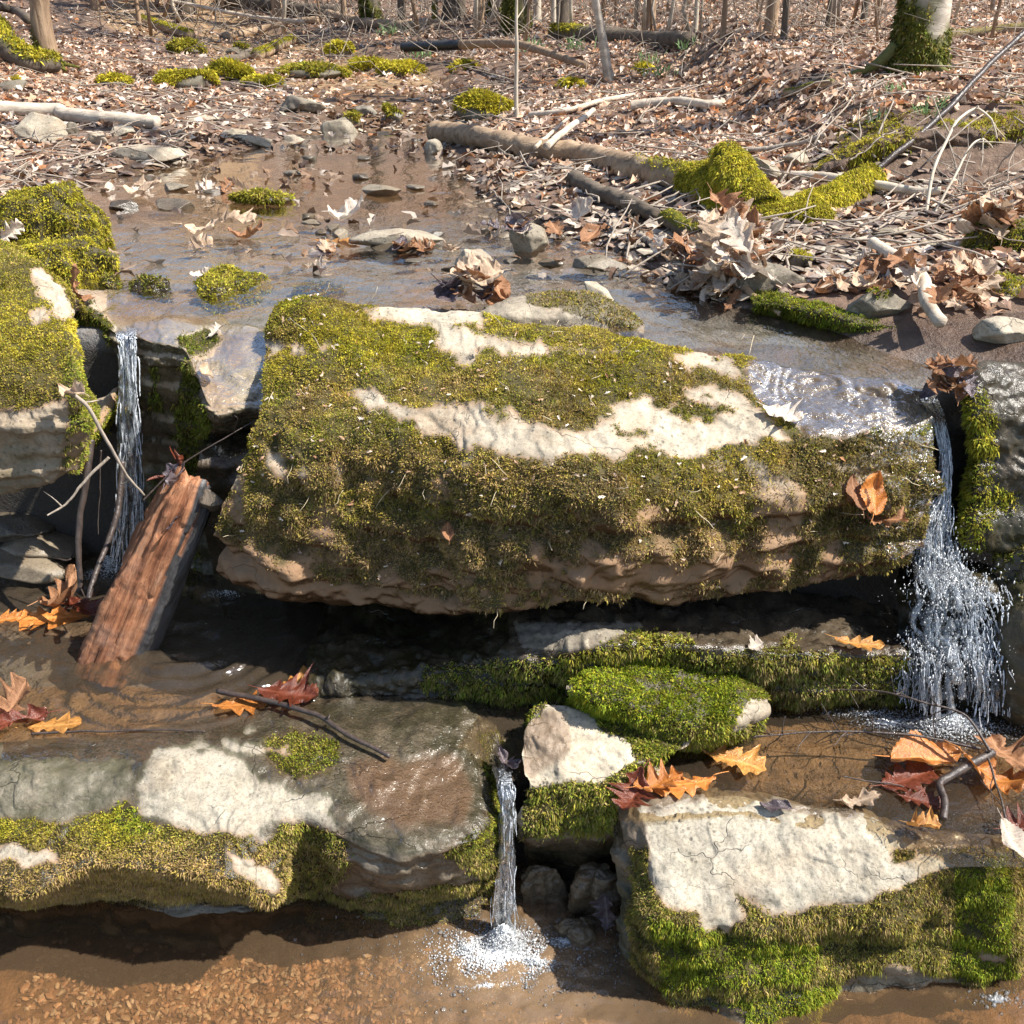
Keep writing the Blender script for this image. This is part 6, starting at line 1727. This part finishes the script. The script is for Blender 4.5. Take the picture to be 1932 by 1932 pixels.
LV = [  # px, py, length px, yaw deg, kind, variant, curl, material, z (None: on the surface there), label, lift, tilt
 (1290, 1482, 118, 200, 'oak', 1, 'flat', 'orange', -.640, 'flat bright orange oak leaf floating by the pale boulder, tip pointing left', .002, 0),
 (1385, 1440, 108, 330, 'oak', 2, 'flat', 'amber', -.640, 'amber spotted oak leaf floating right of the bright orange one', .002, 0),
 (1195, 1508, 92, 240, 'oak', 3, 'curl', 'red', -.632, 'dark red wet leaf hanging over the gap at the left corner of the pale boulder', .012, .3),
 (1240, 1492, 90, 20, 'oak', 4, 'soft', 'orange', -.634, 'orange wet leaf lying over the dark red one at the boulder corner', .016, 0),
 (1620, 1218, 80, 340, 'oak', 5, 'flat', 'amber', -.478, 'amber leaf stuck on the wet step beside the cascade foot', .006, 0),
 (1745, 1438, 125, 5, 'beech', 1, 'soft', 'orange', -.64, 'narrow orange leaf floating near the black forked stick', .004, 0),
 (1712, 1468, 105, 20, 'oak', 6, 'flat', 'red', -.645, 'flat dark red oak leaf under the narrow orange leaf', .001, 0),
 (1735, 1512, 70, 330, 'oak', 7, 'flat', 'red', -.645, 'small dark red leaf left of the black forked stick', .001, 0),
 (1868, 1470, 110, 330, 'oak', 8, 'curl', 'orange', -.64, 'curled orange brown leaf caught behind the black forked stick at the right', .01, 0),
 (1900, 1440, 90, 100, 'oak', 9, 'curl', 'brown', -.64, 'curled brown leaf above the caught orange one at the right edge', .01, 0),
 (1620, 1518, 66, 10, 'oak', 1, 'curl', 'tan', -.642, 'tan curled leaf in the thin water behind the pale boulder', .006, 0),
 (1740, 1568, 54, 350, 'oak', 2, 'crumple', 'amber', -.640, 'small crumpled amber leaf at the back edge of the pale boulder', .008, 0),
 (1462, 1526, 52, 160, 'beech', 3, 'soft', 'grey', -.642, 'small dark purplish leaf on the wet back edge of the pale boulder', .004, 0),
 (1918, 1568, 70, 20, 'oak', 4, 'curl', 'red', -.64, 'dark red leaf at the right edge beside the pale boulder', .008, 0),
 (1905, 1602, 70, 300, 'beech', 5, 'soft', 'pale', -.62, 'pale bark-like leaf at the right edge over the boulder corner', .02, .5),
 (585, 1285, 112, 25, 'oak', 6, 'flat', 'amber', -.626, 'amber lobed leaf floating above the dark stick end', .003, 0),
 (662, 1272, 84, 10, 'beech', 7, 'soft', 'red', -.622, 'narrow rusty red leaf right of the amber floating leaf', .006, 0),
 (455, 1330, 95, 8, 'oak', 8, 'flat', 'orange', -.626, 'orange leaf pinned under the left end of the dark stick', .002, 0),
 (545, 1318, 105, 350, 'oak', 9, 'soft', 'red', -.624, 'dark red leaf under the middle of the dark stick', .004, 0),
 (100, 1372, 92, 10, 'oak', 1, 'flat', 'amber', -.626, 'golden orange leaf floating at the front left edge of the pool', .003, 0),
 (30, 1372, 100, 200, 'oak', 2, 'curl', 'red', -.626, 'crumpled dark red leaf left of the golden one', .006, 0),
 (20, 1340, 80, 60, 'oak', 3, 'curl', 'brown', -.622, 'brown curled leaf at the left edge above the crumpled red one', .012, 0),
 (105, 1170, 118, 195, 'oak', 4, 'flat', 'orange', -.626, 'orange oak leaf floating left of the reddish log foot', .003, 0),
 (118, 1138, 92, 70, 'oak', 5, 'crumple', 'brown', -.62, 'crumpled brown leaf caught behind the orange one by the reddish log', .014, 0),
 (160, 1160, 80, 320, 'oak', 6, 'curl', 'red', -.62, 'dark red leaf pressed against the side of the reddish log', .014, 0),
 (10, 1172, 60, 10, 'oak', 7, 'flat', 'orange', -.626, 'orange leaf floating at the left frame edge above the pool', .002, 0),
 (340, 905, 78, 100, 'oak', 8, 'curl', 'grey', None, 'purplish dark leaf draped over the top end of the reddish log', .012, 0),
 (362, 890, 66, 160, 'oak', 9, 'crumple', 'red', None, 'dark red leaf behind the purplish one on the log end', .018, .2),
 (332, 985, 52, 280, 'oak', 1, 'soft', 'grey', None, 'small grey purple leaf stuck halfway up the reddish log', .004, 0),
 (1645, 935, 78, 80, 'beech', 2, 'curl', 'orange', None, 'upright rusty leaf on the mossy right end of the big slab', .014, 0),
 (1612, 935, 66, 100, 'beech', 3, 'soft', 'brown', None, 'thin brown leaf just left of the upright rusty leaf', .012, 0),
 (1655, 985, 84, 330, 'maple', 4, 'curl', 'brown', None, 'dark brown curled leaf below the upright rusty leaf', .016, 0),
 (388, 712, 46, 110, 'beech', 5, 'curl', 'tan', None, 'tan curled leaf standing on the wet ledge by the thin fall', .012, 0),
 (408, 632, 34, 60, 'oak', 6, 'curl', 'pale', None, 'small pale curled leaf at the moss edge of the wet ledge', .010, 0),
 (375, 468, 50, 350, 'oak', 7, 'crumple', 'tan', None, 'tan crumpled leaf on top of the moss mound in the stream', .008, 0),
 (376, 515, 34, 20, 'maple', 8, 'curl', 'pale', None, 'pale star-shaped leaf on the front of the moss mound in the stream', .008, 0),
 (598, 512, 44, 0, 'oak', 9, 'crumple', 'pale', None, 'whitish curled leaf on the thin dark rock sliver', .014, 0),
 (385, 440, 70, 10, 'oak', 1, 'curl', 'tan', .005, 'pinkish tan leaf at the back of the moss mound, left of a pair', .012, 0),
 (440, 435, 80, 345, 'oak', 2, 'curl', 'tan', .005, 'long tan curled leaf behind the moss mound', .016, 0),
 (465, 448, 60, 350, 'oak', 3, 'curl', 'brown', .004, 'dark brown leaf under the long tan one behind the moss mound', .006, 0),
 (655, 418, 66, 40, 'maple', 4, 'crumple', 'pale', .005, 'large pale crumpled leaf standing in the stream above the flat slab stone', .02, 0),
 (635, 458, 70, 350, 'oak', 5, 'flat', 'amber', .003, 'flat amber leaf afloat left of the long slab stone', .002, 0),
 (272, 368, 60, 20, 'beech', 6, 'curl', 'tan', .005, 'boat-shaped tan leaf floating behind the thin wet slabs', .014, 0),
 (20, 440, 44, 80, 'oak', 7, 'crumple', 'pale', None, 'pinkish pale curled leaf on the lower moss cushion at the left edge', .014, 0),
 (140, 540, 60, 20, 'oak', 8, 'crumple', 'brown', None, 'russet crumpled leaf wedged between left boulder and notch', .012, 0),
 (1475, 790, 72, 325, 'oak', 9, 'soft', 'pale', None, 'pale oak leaf lying at the right end of the bare patch on the big slab', .008, 0),
 (1152, 1242, 34, 70, 'beech', 1, 'curl', 'tan', None, 'pinkish curled leaf standing behind the left shoulder of the mossy wedge', .012, .4),
 (1425, 1224, 30, 20, 'maple', 2, 'soft', 'pale', None, 'tiny pinkish leaf on the mossy step under the big slab', .006, 0),
 (848, 1008, 38, 95, 'beech', 3, 'curl', 'brown', None, 'small brown leaf hanging in the front moss of the big slab', .012, 0),
 (905, 668, 18, 80, 'oak', 4, 'crumple', 'tan', None, 'tiny curled leaf standing in the bare hollow on top of the big slab', .008, 0),
 (960, 1445, 60, 300, 'oak', 5, 'crumple', 'grey', -.632, 'grey purple leaf clump caught at the lip of the middle fall', .006, 0),
 (1145, 1712, 62, 70, 'oak', 6, 'crumple', 'grey', None, 'purplish shredded leaf on the bluish stone in the shaded gap', .012, 0),
]
for (px, py, lp, yw, kd, vr, cl, mt, z, lb, lift, tl) in LV:
    if z is None: P, N = hit(px, py)
    else: P, N = at_z(px, py, z), np.array([0, 0, 1.0])
    d = np.linalg.norm(P - np.array([0, 0, CAMZ]))
    put_leaf(P, N, lp / FP * d * 1.05, math.radians(yw), kd, vr, cl, mt, lb, lift=lift, tilt=tl)
# the leaf jam behind the big slab and the one at the head of the right cascade
def clump(cx, cy, rx, ry, n, lp, mats, lbl, group, seed, z=None, up=.05):
    q = np.random.default_rng(seed)
    for i in range(n):
        px, py = cx + q.uniform(-rx, rx), cy + q.uniform(-ry, ry) * .6
        if z is None: P, N = hit(px, py)
        else: P, N = at_z(px, cy + ry * .5, z), np.array([0, 0, 1.0])
        P = P + np.array([0, q.uniform(0, .03), 0])
        d = np.linalg.norm(P - np.array([0, 0, CAMZ]))
        P[2] += q.uniform(0, up) * (1 - abs(px - cx) / rx * .7)
        N = np.array([q.normal(0, .45), q.normal(-.1, .45), .6])
        put_leaf(P, N, lp * .72 * q.uniform(.7, 1.25) / FP * d, q.uniform(0, 6.28), ['oak', 'beech', 'maple'][i % 3], 1 + i % 9, ['curl', 'soft', 'soft'][q.integers(0, 3)], mats[q.integers(0, len(mats))], lbl, group)
clump(893, 560, 55, 26, 18, 80, ['brown', 'brown', 'tan', 'grey', 'brown'], 'dry brown leaf in the jam piled against the back of the big slab', 'leaves jammed behind the big slab', 3, 0.0, .085)
clump(1790, 728, 38, 40, 16, 74, ['brown', 'tan', 'brown', 'grey'], 'brown leaf in the wet jam at the head of the right cascade', 'leaves jammed at the head of the right cascade', 4, -.02, .10)
clump(1362, 500, 58, 110, 62, 104, ['tan', 'pale', 'tan', 'brown'], 'tan curled leaf in the tall leaf pile left of the tilted brown slab', 'leaves of the tall pile on the right shore', 5, None, .13)
clump(1325, 560, 60, 40, 12, 66, ['tan', 'pale', 'brown'], 'leaf in the skirt of the tall pile touching the stream water', 'leaves at the wet foot of the tall pile', 6, None, .03)
clump(1640, 525, 90, 50, 24, 70, ['tan', 'pale', 'brown'], 'dry leaf among sticks between the two right shore stones', 'leaves among the sticks on the right shore', 7, None, .03)
clump(1820, 560, 60, 60, 22, 70, ['tan', 'brown', 'brown'], 'brown leaf heaped right of the grey bent branch', 'leaves heaped right of the grey bent branch', 8, None, .05)
clump(1880, 410, 70, 60, 20, 76, ['tan', 'tan', 'brown', 'pale'], 'broad tan leaf heaped under the twigs at the right edge', 'leaves under the twigs at the right edge', 9, None, .05)
clump(1000, 420, 120, 60, 20, 66, ['tan', 'pale', 'brown', 'grey'], 'leaf scattered over the shale mud bank beside the pool', 'leaves on the shale mud bank', 10, None, .02)
clump(720, 455, 130, 40, 14, 56, ['brown', 'tan', 'grey', 'tan'], 'wet leaf lodged around the slab stones in mid stream', 'leaves lodged around the slab stones', 11, .004, .02)
clump(330, 345, 130, 30, 10, 50, ['brown', 'tan', 'pale'], 'leaf washed up on the left shore of the pool', 'leaves washed up on the left shore', 12, .006, .015)
clump(1250, 470, 60, 40, 10, 60, ['tan', 'pale', 'brown'], 'leaf lying between the pile and the layered wedge stone', 'leaves between the pile and the wedge stone', 13, None, .02)

# ================================================================ sticks near the camera
def stick(pts, r, label, mat='twig', side=0, seed=0, name='twig', cat='twig', taper=.5, sl=.08, amp=.006):
    P = np.array([at_y(a, b, c - 100) if c > 5 else at_z(a, b, c) for a, b, c in pts])
    path = wob(P, 40, amp, seed)
    geos = [tube_geo(path, np.linspace(r, r * taper, 40), 8, .15, 60, seed)]
    q = np.random.default_rng(seed)
    for k in range(side):
        i = q.integers(6, 38)
        T = path[min(i + 1, 39)] - path[i - 1]; T /= np.linalg.norm(T)
        d = T * .7 + q.standard_normal(3) * .55; d /= np.linalg.norm(d)
        p2 = np.array([path[i] + d * sl * q.uniform(.5, 1.2) * t_ + q.standard_normal(3) * .004 * t_ for t_ in (0, .33, .66, 1)])
        geos.append(tube_geo(p2, np.linspace(r * .5, r * .2, 4), 5, 0, 1))
    V, F = join(geos)
    o = add(name, V, F, M[mat], attrs={'moss': np.zeros(len(V))})
    return tag(o, label, cat)
stick([(410, 1303, -.615), (500, 1322, -.605), (600, 1350, -.60), (660, 1385, -.60), (735, 1428, -.612)], .0062, 'dark crooked stick lying over the edge of the lower left shelf', 'twig_dark', 2, 1, taper=.75, sl=.04)
stick([(60, 1384, -.624), (160, 1378, -.622), (280, 1376, -.622), (388, 1380, -.622)], .0028, 'thin black stem floating along the front of the left pool', 'twig_dark', 0, 2)
stick([(130, 740, 101.92), (165, 765, 101.92), (205, 840, 101.93), (240, 895, 101.95), (272, 935, 101.98)], .0046, 'pale twig with a curled leaf tip hanging beside the thin fall', 'twig', 2, 3, taper=.5, sl=.05)
stick([(205, 862, 101.93), (160, 910, 101.90), (125, 950, 101.88), (90, 972, 101.86)], .0036, 'pale side twig slanting down left from the hanging one', 'twig', 1, 4)
P_ = at_y(140, 742, 1.92)
put_leaf(P_, (0, -.5, .6), .07, 2.6, 'beech', 3, 'crumple', 'tan', 'shrivelled tan leaf on the tip of the pale hanging twig', lift=0)
stick([(172, 830, 102.12), (165, 900, 102.08), (150, 980, 102.05), (148, 1050, 102.02), (152, 1110, 102.0)], .0085, 'thick wet brown stem standing in the dark gap at the left', 'twig_dark', 0, 5, taper=.8)
stick([(232, 870, 102.16), (222, 960, 102.1), (200, 1030, 102.04), (178, 1085, 101.98), (168, 1130, 101.94)], .0075, 'dark bent stem beside the foot of the thin fall', 'twig_dark', 0, 6, taper=.8)
stick([(190, 850, 102.1), (188, 930, 102.08), (186, 1010, 102.05)], .002, 'hair-thin stem hanging between the two dark stems', 'twig_dark', 0, 7)
stick([(0, 1052, -.60), (60, 1056, -.60), (100, 1068, -.60), (140, 1088, -.61), (165, 1140, -.62)], .003, 'reddish thin twig reaching in from the left edge over the pool', 'twig_dark', 2, 8)
stick([(100, 1050, -.575), (130, 1055, -.57), (160, 1010, -.55)], .0028, 'short red twig crossing the reddish one', 'twig_dark', 0, 9)
stick([(270, 945, 101.98), (340, 880, 102.02), (420, 830, 102.05), (490, 790, 102.1)], .0022, 'thin dark twig bridging from the hanging twig to the slab', 'twig_dark', 1, 10)
stick([(1872, 1418, -.60), (1810, 1455, -.61), (1775, 1478, -.62), (1782, 1510, -.625), (1780, 1545, -.632)], .0085, 'black forked stick bent like an elbow on the right ledge', 'twig_dark', 1, 11, taper=.8, sl=.03)
stick([(1868, 1418, -.59), (1820, 1350, -.56), (1740, 1320, -.55), (1650, 1303, -.56), (1560, 1300, -.58)], .0028, 'arching dark branchlet from the forked stick over the foam', 'twig_dark', 9, 12, sl=.07)
stick([(1850, 1412, -.60), (1760, 1395, -.60), (1640, 1378, -.60), (1520, 1382, -.605), (1420, 1392, -.61)], .003, 'long bare branchlet spreading over the sandy right pool', 'twig_dark', 14, 13, sl=.075)
stick([(1860, 1415, -.60), (1880, 1480, -.61), (1900, 1560, -.62), (1915, 1620, -.62)], .0024, 'thin twig trailing down from the forked stick at the right edge', 'twig_dark', 3, 14)
stick([(1590, 1465, -.64), (1680, 1478, -.64), (1750, 1488, -.64)], .0016, 'fine stem floating before the dark red leaves', 'twig_dark', 0, 15)
# tangle of bent grey stems on the right bank
stick([(1948, 46, 103.9), (1860, 130, 103.75), (1770, 222, 103.6), (1690, 288, 103.5), (1640, 330, 103.45)], .0085, 'long straight dark branch slanting down the right bank', 'twig_dark', 3, 20, taper=1.3, sl=.12, amp=.02)
stick([(1735, 470, 103.0), (1760, 330, 103.15), (1800, 240, 103.3), (1840, 205, 103.4), (1868, 225, 103.4), (1880, 262, 103.4)], .0055, 'pale bent stem arching on the right bank, taller of the two', 'bark_pale', 4, 21, sl=.12, amp=.01)
stick([(1745, 440, 103.0), (1790, 350, 103.1), (1830, 280, 103.2), (1856, 262, 103.25), (1872, 280, 103.25)], .0045, 'pale bent stem arching on the right bank, lower of the two', 'bark_pale', 4, 22, sl=.12, amp=.01)
for i, (a, b) in enumerate([((1932, 330), (1690, 440)), ((1790, 470), (1830, 290)), ((1940, 420), (1760, 300)), ((1700, 470), (1932, 300)), ((1860, 480), (1780, 250)), ((1932, 260), (1800, 430)), ((1640, 440), (1760, 330)), ((1600, 300), (1690, 250))]):
    m_x, m_y = (a[0] + b[0]) / 2 + 12 * math.sin(i * 3), (a[1] + b[1]) / 2 - 10
    stick([(a[0], a[1], 103.05 + .04 * i), (m_x, m_y, 103.1 + .04 * i), (b[0], b[1], 103.2 + .04 * i)], .003, 'grey bare twig tangled on the right bank', 'twig', 5, 30 + i, sl=.14, amp=.03)['group'] = 'grey twigs tangled on the right bank'

# ================================================================ falling water
t = NT('falling water')
v = t.mapping(t.n('NewGeometry').outputs['Position'], (160, 160, 24))
n = t.noise(1, 3, .6, v)
nr = t.bump(n, .8, .01)
fr = t.n('Fresnel', ins={'IOR': 1.33}); t.l(nr, fr.inputs['Normal'])
gl = t.n('BsdfGlossy', ins={'Roughness': .10}); t.l(nr, gl.inputs['Normal'])
tr = t.n('BsdfTransparent', ins={'Color': (.93, .96, .98, 1)})
df = t.n('BsdfDiffuse', ins={'Color': (.86, .90, .95, 1)})
m1 = t.n('MixShader'); t.l(t.math('MULTIPLY', t.ramp(n, [(.36, (.0,) * 3), (.58, (.95,) * 3)]), t.attr('white')), m1.inputs['Fac']); t.l(tr.outputs[0], m1.inputs[1]); t.l(df.outputs[0], m1.inputs[2])
m2 = t.n('MixShader'); t.l(fr.outputs[0], m2.inputs['Fac']); t.l(m1.outputs[0], m2.inputs[1]); t.l(gl.outputs[0], m2.inputs[2])
M['fall'] = t.surf(m2.outputs[0])
t = NT('foam bubbles')
fr = t.n('Fresnel', ins={'IOR': 1.45})
gl = t.n('BsdfGlossy', ins={'Roughness': .08})
tr = t.n('BsdfTransparent', ins={'Color': (.97, .97, .97, 1)})
df = t.n('BsdfDiffuse', ins={'Color': (.85, .86, .86, 1)})
m1 = t.n('MixShader'); t.l(t.attr('white'), m1.inputs['Fac']); t.l(tr.outputs[0], m1.inputs[1]); t.l(df.outputs[0], m1.inputs[2])
m2 = t.n('MixShader'); t.l(fr.outputs[0], m2.inputs['Fac']); t.l(m1.outputs[0], m2.inputs[1]); t.l(gl.outputs[0], m2.inputs[2])
M['foam'] = t.surf(m2.outputs[0])

def strands(path, widths, n, seed, rad=.0028, white=1.0, depth=.4, blob=.6, spread_end=1.0, seglen=(.3, 1.0), m=46, chaos=.18, gaps=0):
    q = np.random.default_rng(seed)
    P = np.array([at_y(a, b, c - 100) if c > 5 else at_z(a, b, c) for a, b, c in path])
    C = cr(P, m)
    W = np.interp(np.linspace(0, 1, m), np.linspace(0, 1, len(widths)), widths)
    geos, wh = [], []
    s = np.linspace(0, 1, m)
    for k in range(n):
        L = q.uniform(*seglen); a0 = q.uniform(0, 1 - L * .9); a1 = min(1, a0 + L)
        i0, i1 = int(a0 * (m - 1)), max(int(a1 * (m - 1)), int(a0 * (m - 1)) + 4)
        i1 = min(i1, m - 1); i0 = min(i0, i1 - 4)
        u, d = q.uniform(-1, 1), q.normal(0, depth)
        if gaps and float(vnoise(np.array([u * 2.6 + seed, a0 * 6, d * .8]), seed)) < gaps: continue
        sl = slice(i0, i1 + 1)
        c = C[sl].copy()
        ss_ = s[sl]
        c[:, 0] += W[sl] * (u + chaos * fbm(np.stack([ss_ * 7, ss_ * 0 + k * 3.1, ss_ * 0], 1), 2, seed + k % 50))
        c[:, 1] += W[sl] * d - .004
        r = rad * q.uniform(.5, 1.5) * (1 + blob * fbm(np.stack([ss_ * 26, ss_ * 0 + k * 1.7, ss_ * 0], 1), 2, seed + 7)).clip(.15)
        r[0] *= .3; r[-1] *= .3
        V, F, F3 = tube_geo(c, r, 6, 0, 1)
        geos.append((V, F, F3)); wh.append(np.full(len(V), white * q.uniform(.3, 1)))
    V, F = join(geos)
    return V, F, np.concatenate(wh)
def bubbles(cx, cy, z, rx, ry, n, r0, r1, seed, hump=0.0, white=.12):
    q = np.random.default_rng(seed)
    V0, F0 = ICO[2]
    rr = np.abs(q.normal(0, .5, n)) ** 1.0
    a = q.uniform(0, 6.28, n)
    x, y = cx + rx * rr * np.cos(a), cy + ry * rr * np.sin(a)
    zz = z + hump * np.exp(-(rr / .35) ** 2) * q.uniform(.2, 1, n)
    r = r0 + (r1 - r0) * q.random(n) ** 3
    V = (V0[None] * r[:, None, None] + np.stack([x, y, zz], 1)[:, None]).reshape(-1, 3)
    return V, (np.arange(n)[:, None, None] * len(V0) + F0[None]).reshape(-1, 3), np.repeat((white * np.exp(-(rr / .45) ** 2) + .06) * q.uniform(.6, 1.4, n), len(V0)).clip(0, .95)
def waterfall(label, parts, foam):
    V, F, wh = [], [[], []], []
    o_ = 0
    for (v_, f_, w_) in parts:
        V.append(v_); wh.append(w_)
        F[0].append(f_[0] + o_); F[1].append(f_[1] + o_); o_ += len(v_)
    o = add('waterfall', np.concatenate(V), [np.concatenate(F[0]), np.concatenate(F[1])], M['fall'], attrs={'white': np.concatenate(wh)})
    tag(o, label, 'waterfall', 'small waterfalls between the rocks')
    o_, V, F, wh = 0, [], [], []
    for v_, f_, w_ in foam:
        wh.append(w_); V.append(v_); F.append(f_ + o_); o_ += len(v_)
    add('foam', np.concatenate(V), [np.concatenate(F)], M['foam'], parent=o, attrs={'white': np.concatenate(wh)})
    return o
foot = at_z(215, 1078, Z_MID); f2 = at_z(60, 1085, Z_MID)
waterfall('tall thin ribbon of water dropping through the dark gap at the left',
          [strands([(239, 616, -.004), (239, 632, 102.275), (241, 660, 102.26), (243, 760, 102.24), (246, 860, 102.23), (246, 960, 102.22), (238, 1070, 102.20)], [.022, .020, .019, .021, .025, .032, .044], 760, 1, .0013, 1.8, .35, .9, seglen=(.02, .12), m=120, chaos=.45, gaps=-.12),
           strands([(238, 622, -.004), (241, 700, 102.25), (244, 860, 102.23), (244, 1060, 102.22)], [.010, .012, .016, .024], 40, 2, .0048, .3, .3, 1.0, seglen=(.2, .6), chaos=.4)],
          [bubbles(foot[0], foot[1] - .02, Z_MID, .12, .06, 1600, .0005, .002, 3, .06, .8), bubbles(f2[0], f2[1], Z_MID, .16, .05, 900, .0005, .0016, 4, 0, .5), bubbles(at_z(430, 1120, Z_MID)[0], at_z(430, 1120, Z_MID)[1], Z_MID, .12, .04, 700, .0005, .0018, 5, .01, .6)])
foot = at_z(950, 1775, Z_LOW)
waterfall('clear slim fall pouring over the lower shelf into the brown pool, centre of three',
          [strands([(932, 1385, -.642), (942, 1430, -.650), (952, 1475, 101.475), (957, 1540, 101.445), (956, 1640, 101.42), (950, 1770, 101.39)], [.020, .017, .015, .016, .018, .030], 480, 11, .0012, 1.4, .4, .9, seglen=(.03, .15), m=100, chaos=.5, gaps=-.12),
           strands([(940, 1425, -.650), (953, 1490, 101.465), (957, 1600, 101.43), (952, 1760, 101.39)], [.010, .011, .013, .016], 34, 12, .0045, .22, .3, 1.0, seglen=(.2, .6), chaos=.5)],
          [bubbles(foot[0], foot[1] - .005, Z_LOW, .085, .065, 5500, .0004, .0018, 13, .05, .95), bubbles(foot[0] + .06, foot[1] - .05, Z_LOW, .07, .04, 1300, .0004, .0022, 43, .01, .6), bubbles(foot[0] - .07, foot[1] - .02, Z_LOW, .06, .05, 1200, .0004, .002, 44, .01, .6), bubbles(foot[0] - .02, foot[1] - .10, Z_LOW, .10, .03, 900, .0004, .0025, 45, 0, .5), bubbles(foot[0] + .12, foot[1] + .0, Z_LOW, .05, .03, 500, .0005, .003, 46, 0, .4), bubbles(foot[0] - .01, foot[1] - .03, Z_LOW, .26, .13, 9000, .0004, .0024, 14, .004, .8),
           bubbles(at_z(820, 1725, Z_LOW)[0], at_z(820, 1725, Z_LOW)[1], Z_LOW, .16, .015, 320, .0008, .0042, 15), bubbles(foot[0], foot[1] - .06, Z_LOW, .42, .2, 90, .0015, .0055, 16),
           bubbles(at_z(1880, 1885, Z_LOW)[0], at_z(1880, 1885, Z_LOW)[1], Z_LOW, .06, .03, 300, .0008, .0045, 17)])
foot = at_z(1790, 1352, Z_MID)
q_ = lambda a, b, c_: at_y(a, b, c_)
def spray(px, py, y, rx, rz, n, seed, white=1.1):
    """droplets and froth flung about a point on the rocks"""
    q = np.random.default_rng(seed)
    c = at_y(px, py, y)
    V0, F0 = ICO[1]
    P = c + q.normal(0, 1, (n, 3)) * np.array([rx, .03, rz])
    P[:, 1] -= .02 * np.abs(q.normal(0, 1, n))
    r = .0005 + .0016 * q.random(n) ** 3
    el = np.stack([r, r, r * q.uniform(1, 3.2, n)], 1)
    V = (V0[None] * el[:, None] + P[:, None]).reshape(-1, 3)
    return V, (np.arange(n)[:, None, None] * len(V0) + F0[None]).reshape(-1, 3), np.repeat(q.uniform(.3, white, n), len(V0)).clip(0, .95)
waterfall('broad white cascade tumbling over dark rocks at the right',
          [strands([(1752, 752, -.01), (1768, 790, 102.0), (1782, 860, 101.97), (1780, 930, 101.95), (1765, 985, 101.92), (1760, 1050, 101.90)], [.018, .013, .011, .013, .030, .044], 520, 21, .0013, 1.8, .4, 1.0, seglen=(.04, .2), m=100, chaos=.35),
           strands([(1765, 985, 101.93), (1770, 1060, 101.88), (1790, 1105, 101.81), (1800, 1180, 101.775), (1805, 1240, 101.725), (1805, 1345, 101.695)], [.030, .05, .07, .085, .082, .085], 2000, 22, .0013, 1.4, .35, 1.0, seglen=(.02, .10), m=160, chaos=.2, gaps=.06),
           strands([(1765, 985, 101.93), (1770, 1060, 101.88), (1790, 1105, 101.81), (1800, 1180, 101.775), (1805, 1240, 101.725), (1805, 1345, 101.695)], [.026, .045, .065, .078, .076, .08], 240, 41, .0062, .34, .25, .8, seglen=(.06, .25), m=110, chaos=.25, gaps=.02),
           strands([(1840, 1075, 101.86), (1850, 1130, 101.78), (1855, 1220, 101.74), (1840, 1340, 101.695)], [.05, .055, .05, .05], 700, 23, .0013, 1.7, .4, 1.0, seglen=(.02, .10), m=140, chaos=.2, gaps=.06),
           strands([(1715, 1230, 101.75), (1720, 1280, 101.735), (1722, 1335, 101.725)], [.028, .03, .03], 150, 24, .0011, 1.4, .3, seglen=(.05, .4), chaos=.4)],
          [bubbles(foot[0], foot[1] - .02, Z_MID - .014, .16, .08, 6500, .0004, .002, 25, .035, .95), bubbles(foot[0] - .12, foot[1] + .0, Z_MID - .016, .12, .05, 1500, .0004, .0018, 29, .0, .7),
           spray(1770, 1045, 1.89, .026, .022, 1100, 31), spray(1800, 1115, 1.80, .045, .025, 1300, 32), spray(1800, 1235, 1.72, .05, .022, 900, 33), spray(1760, 960, 1.93, .014, .02, 300, 34), spray(1730, 1215, 1.75, .02, .012, 250, 35),
           bubbles(at_z(1640, 1335, Z_MID)[0], at_z(1640, 1335, Z_MID)[1], Z_MID - .016, .18, .03, 500, .0005, .002, 28, 0, .4)])
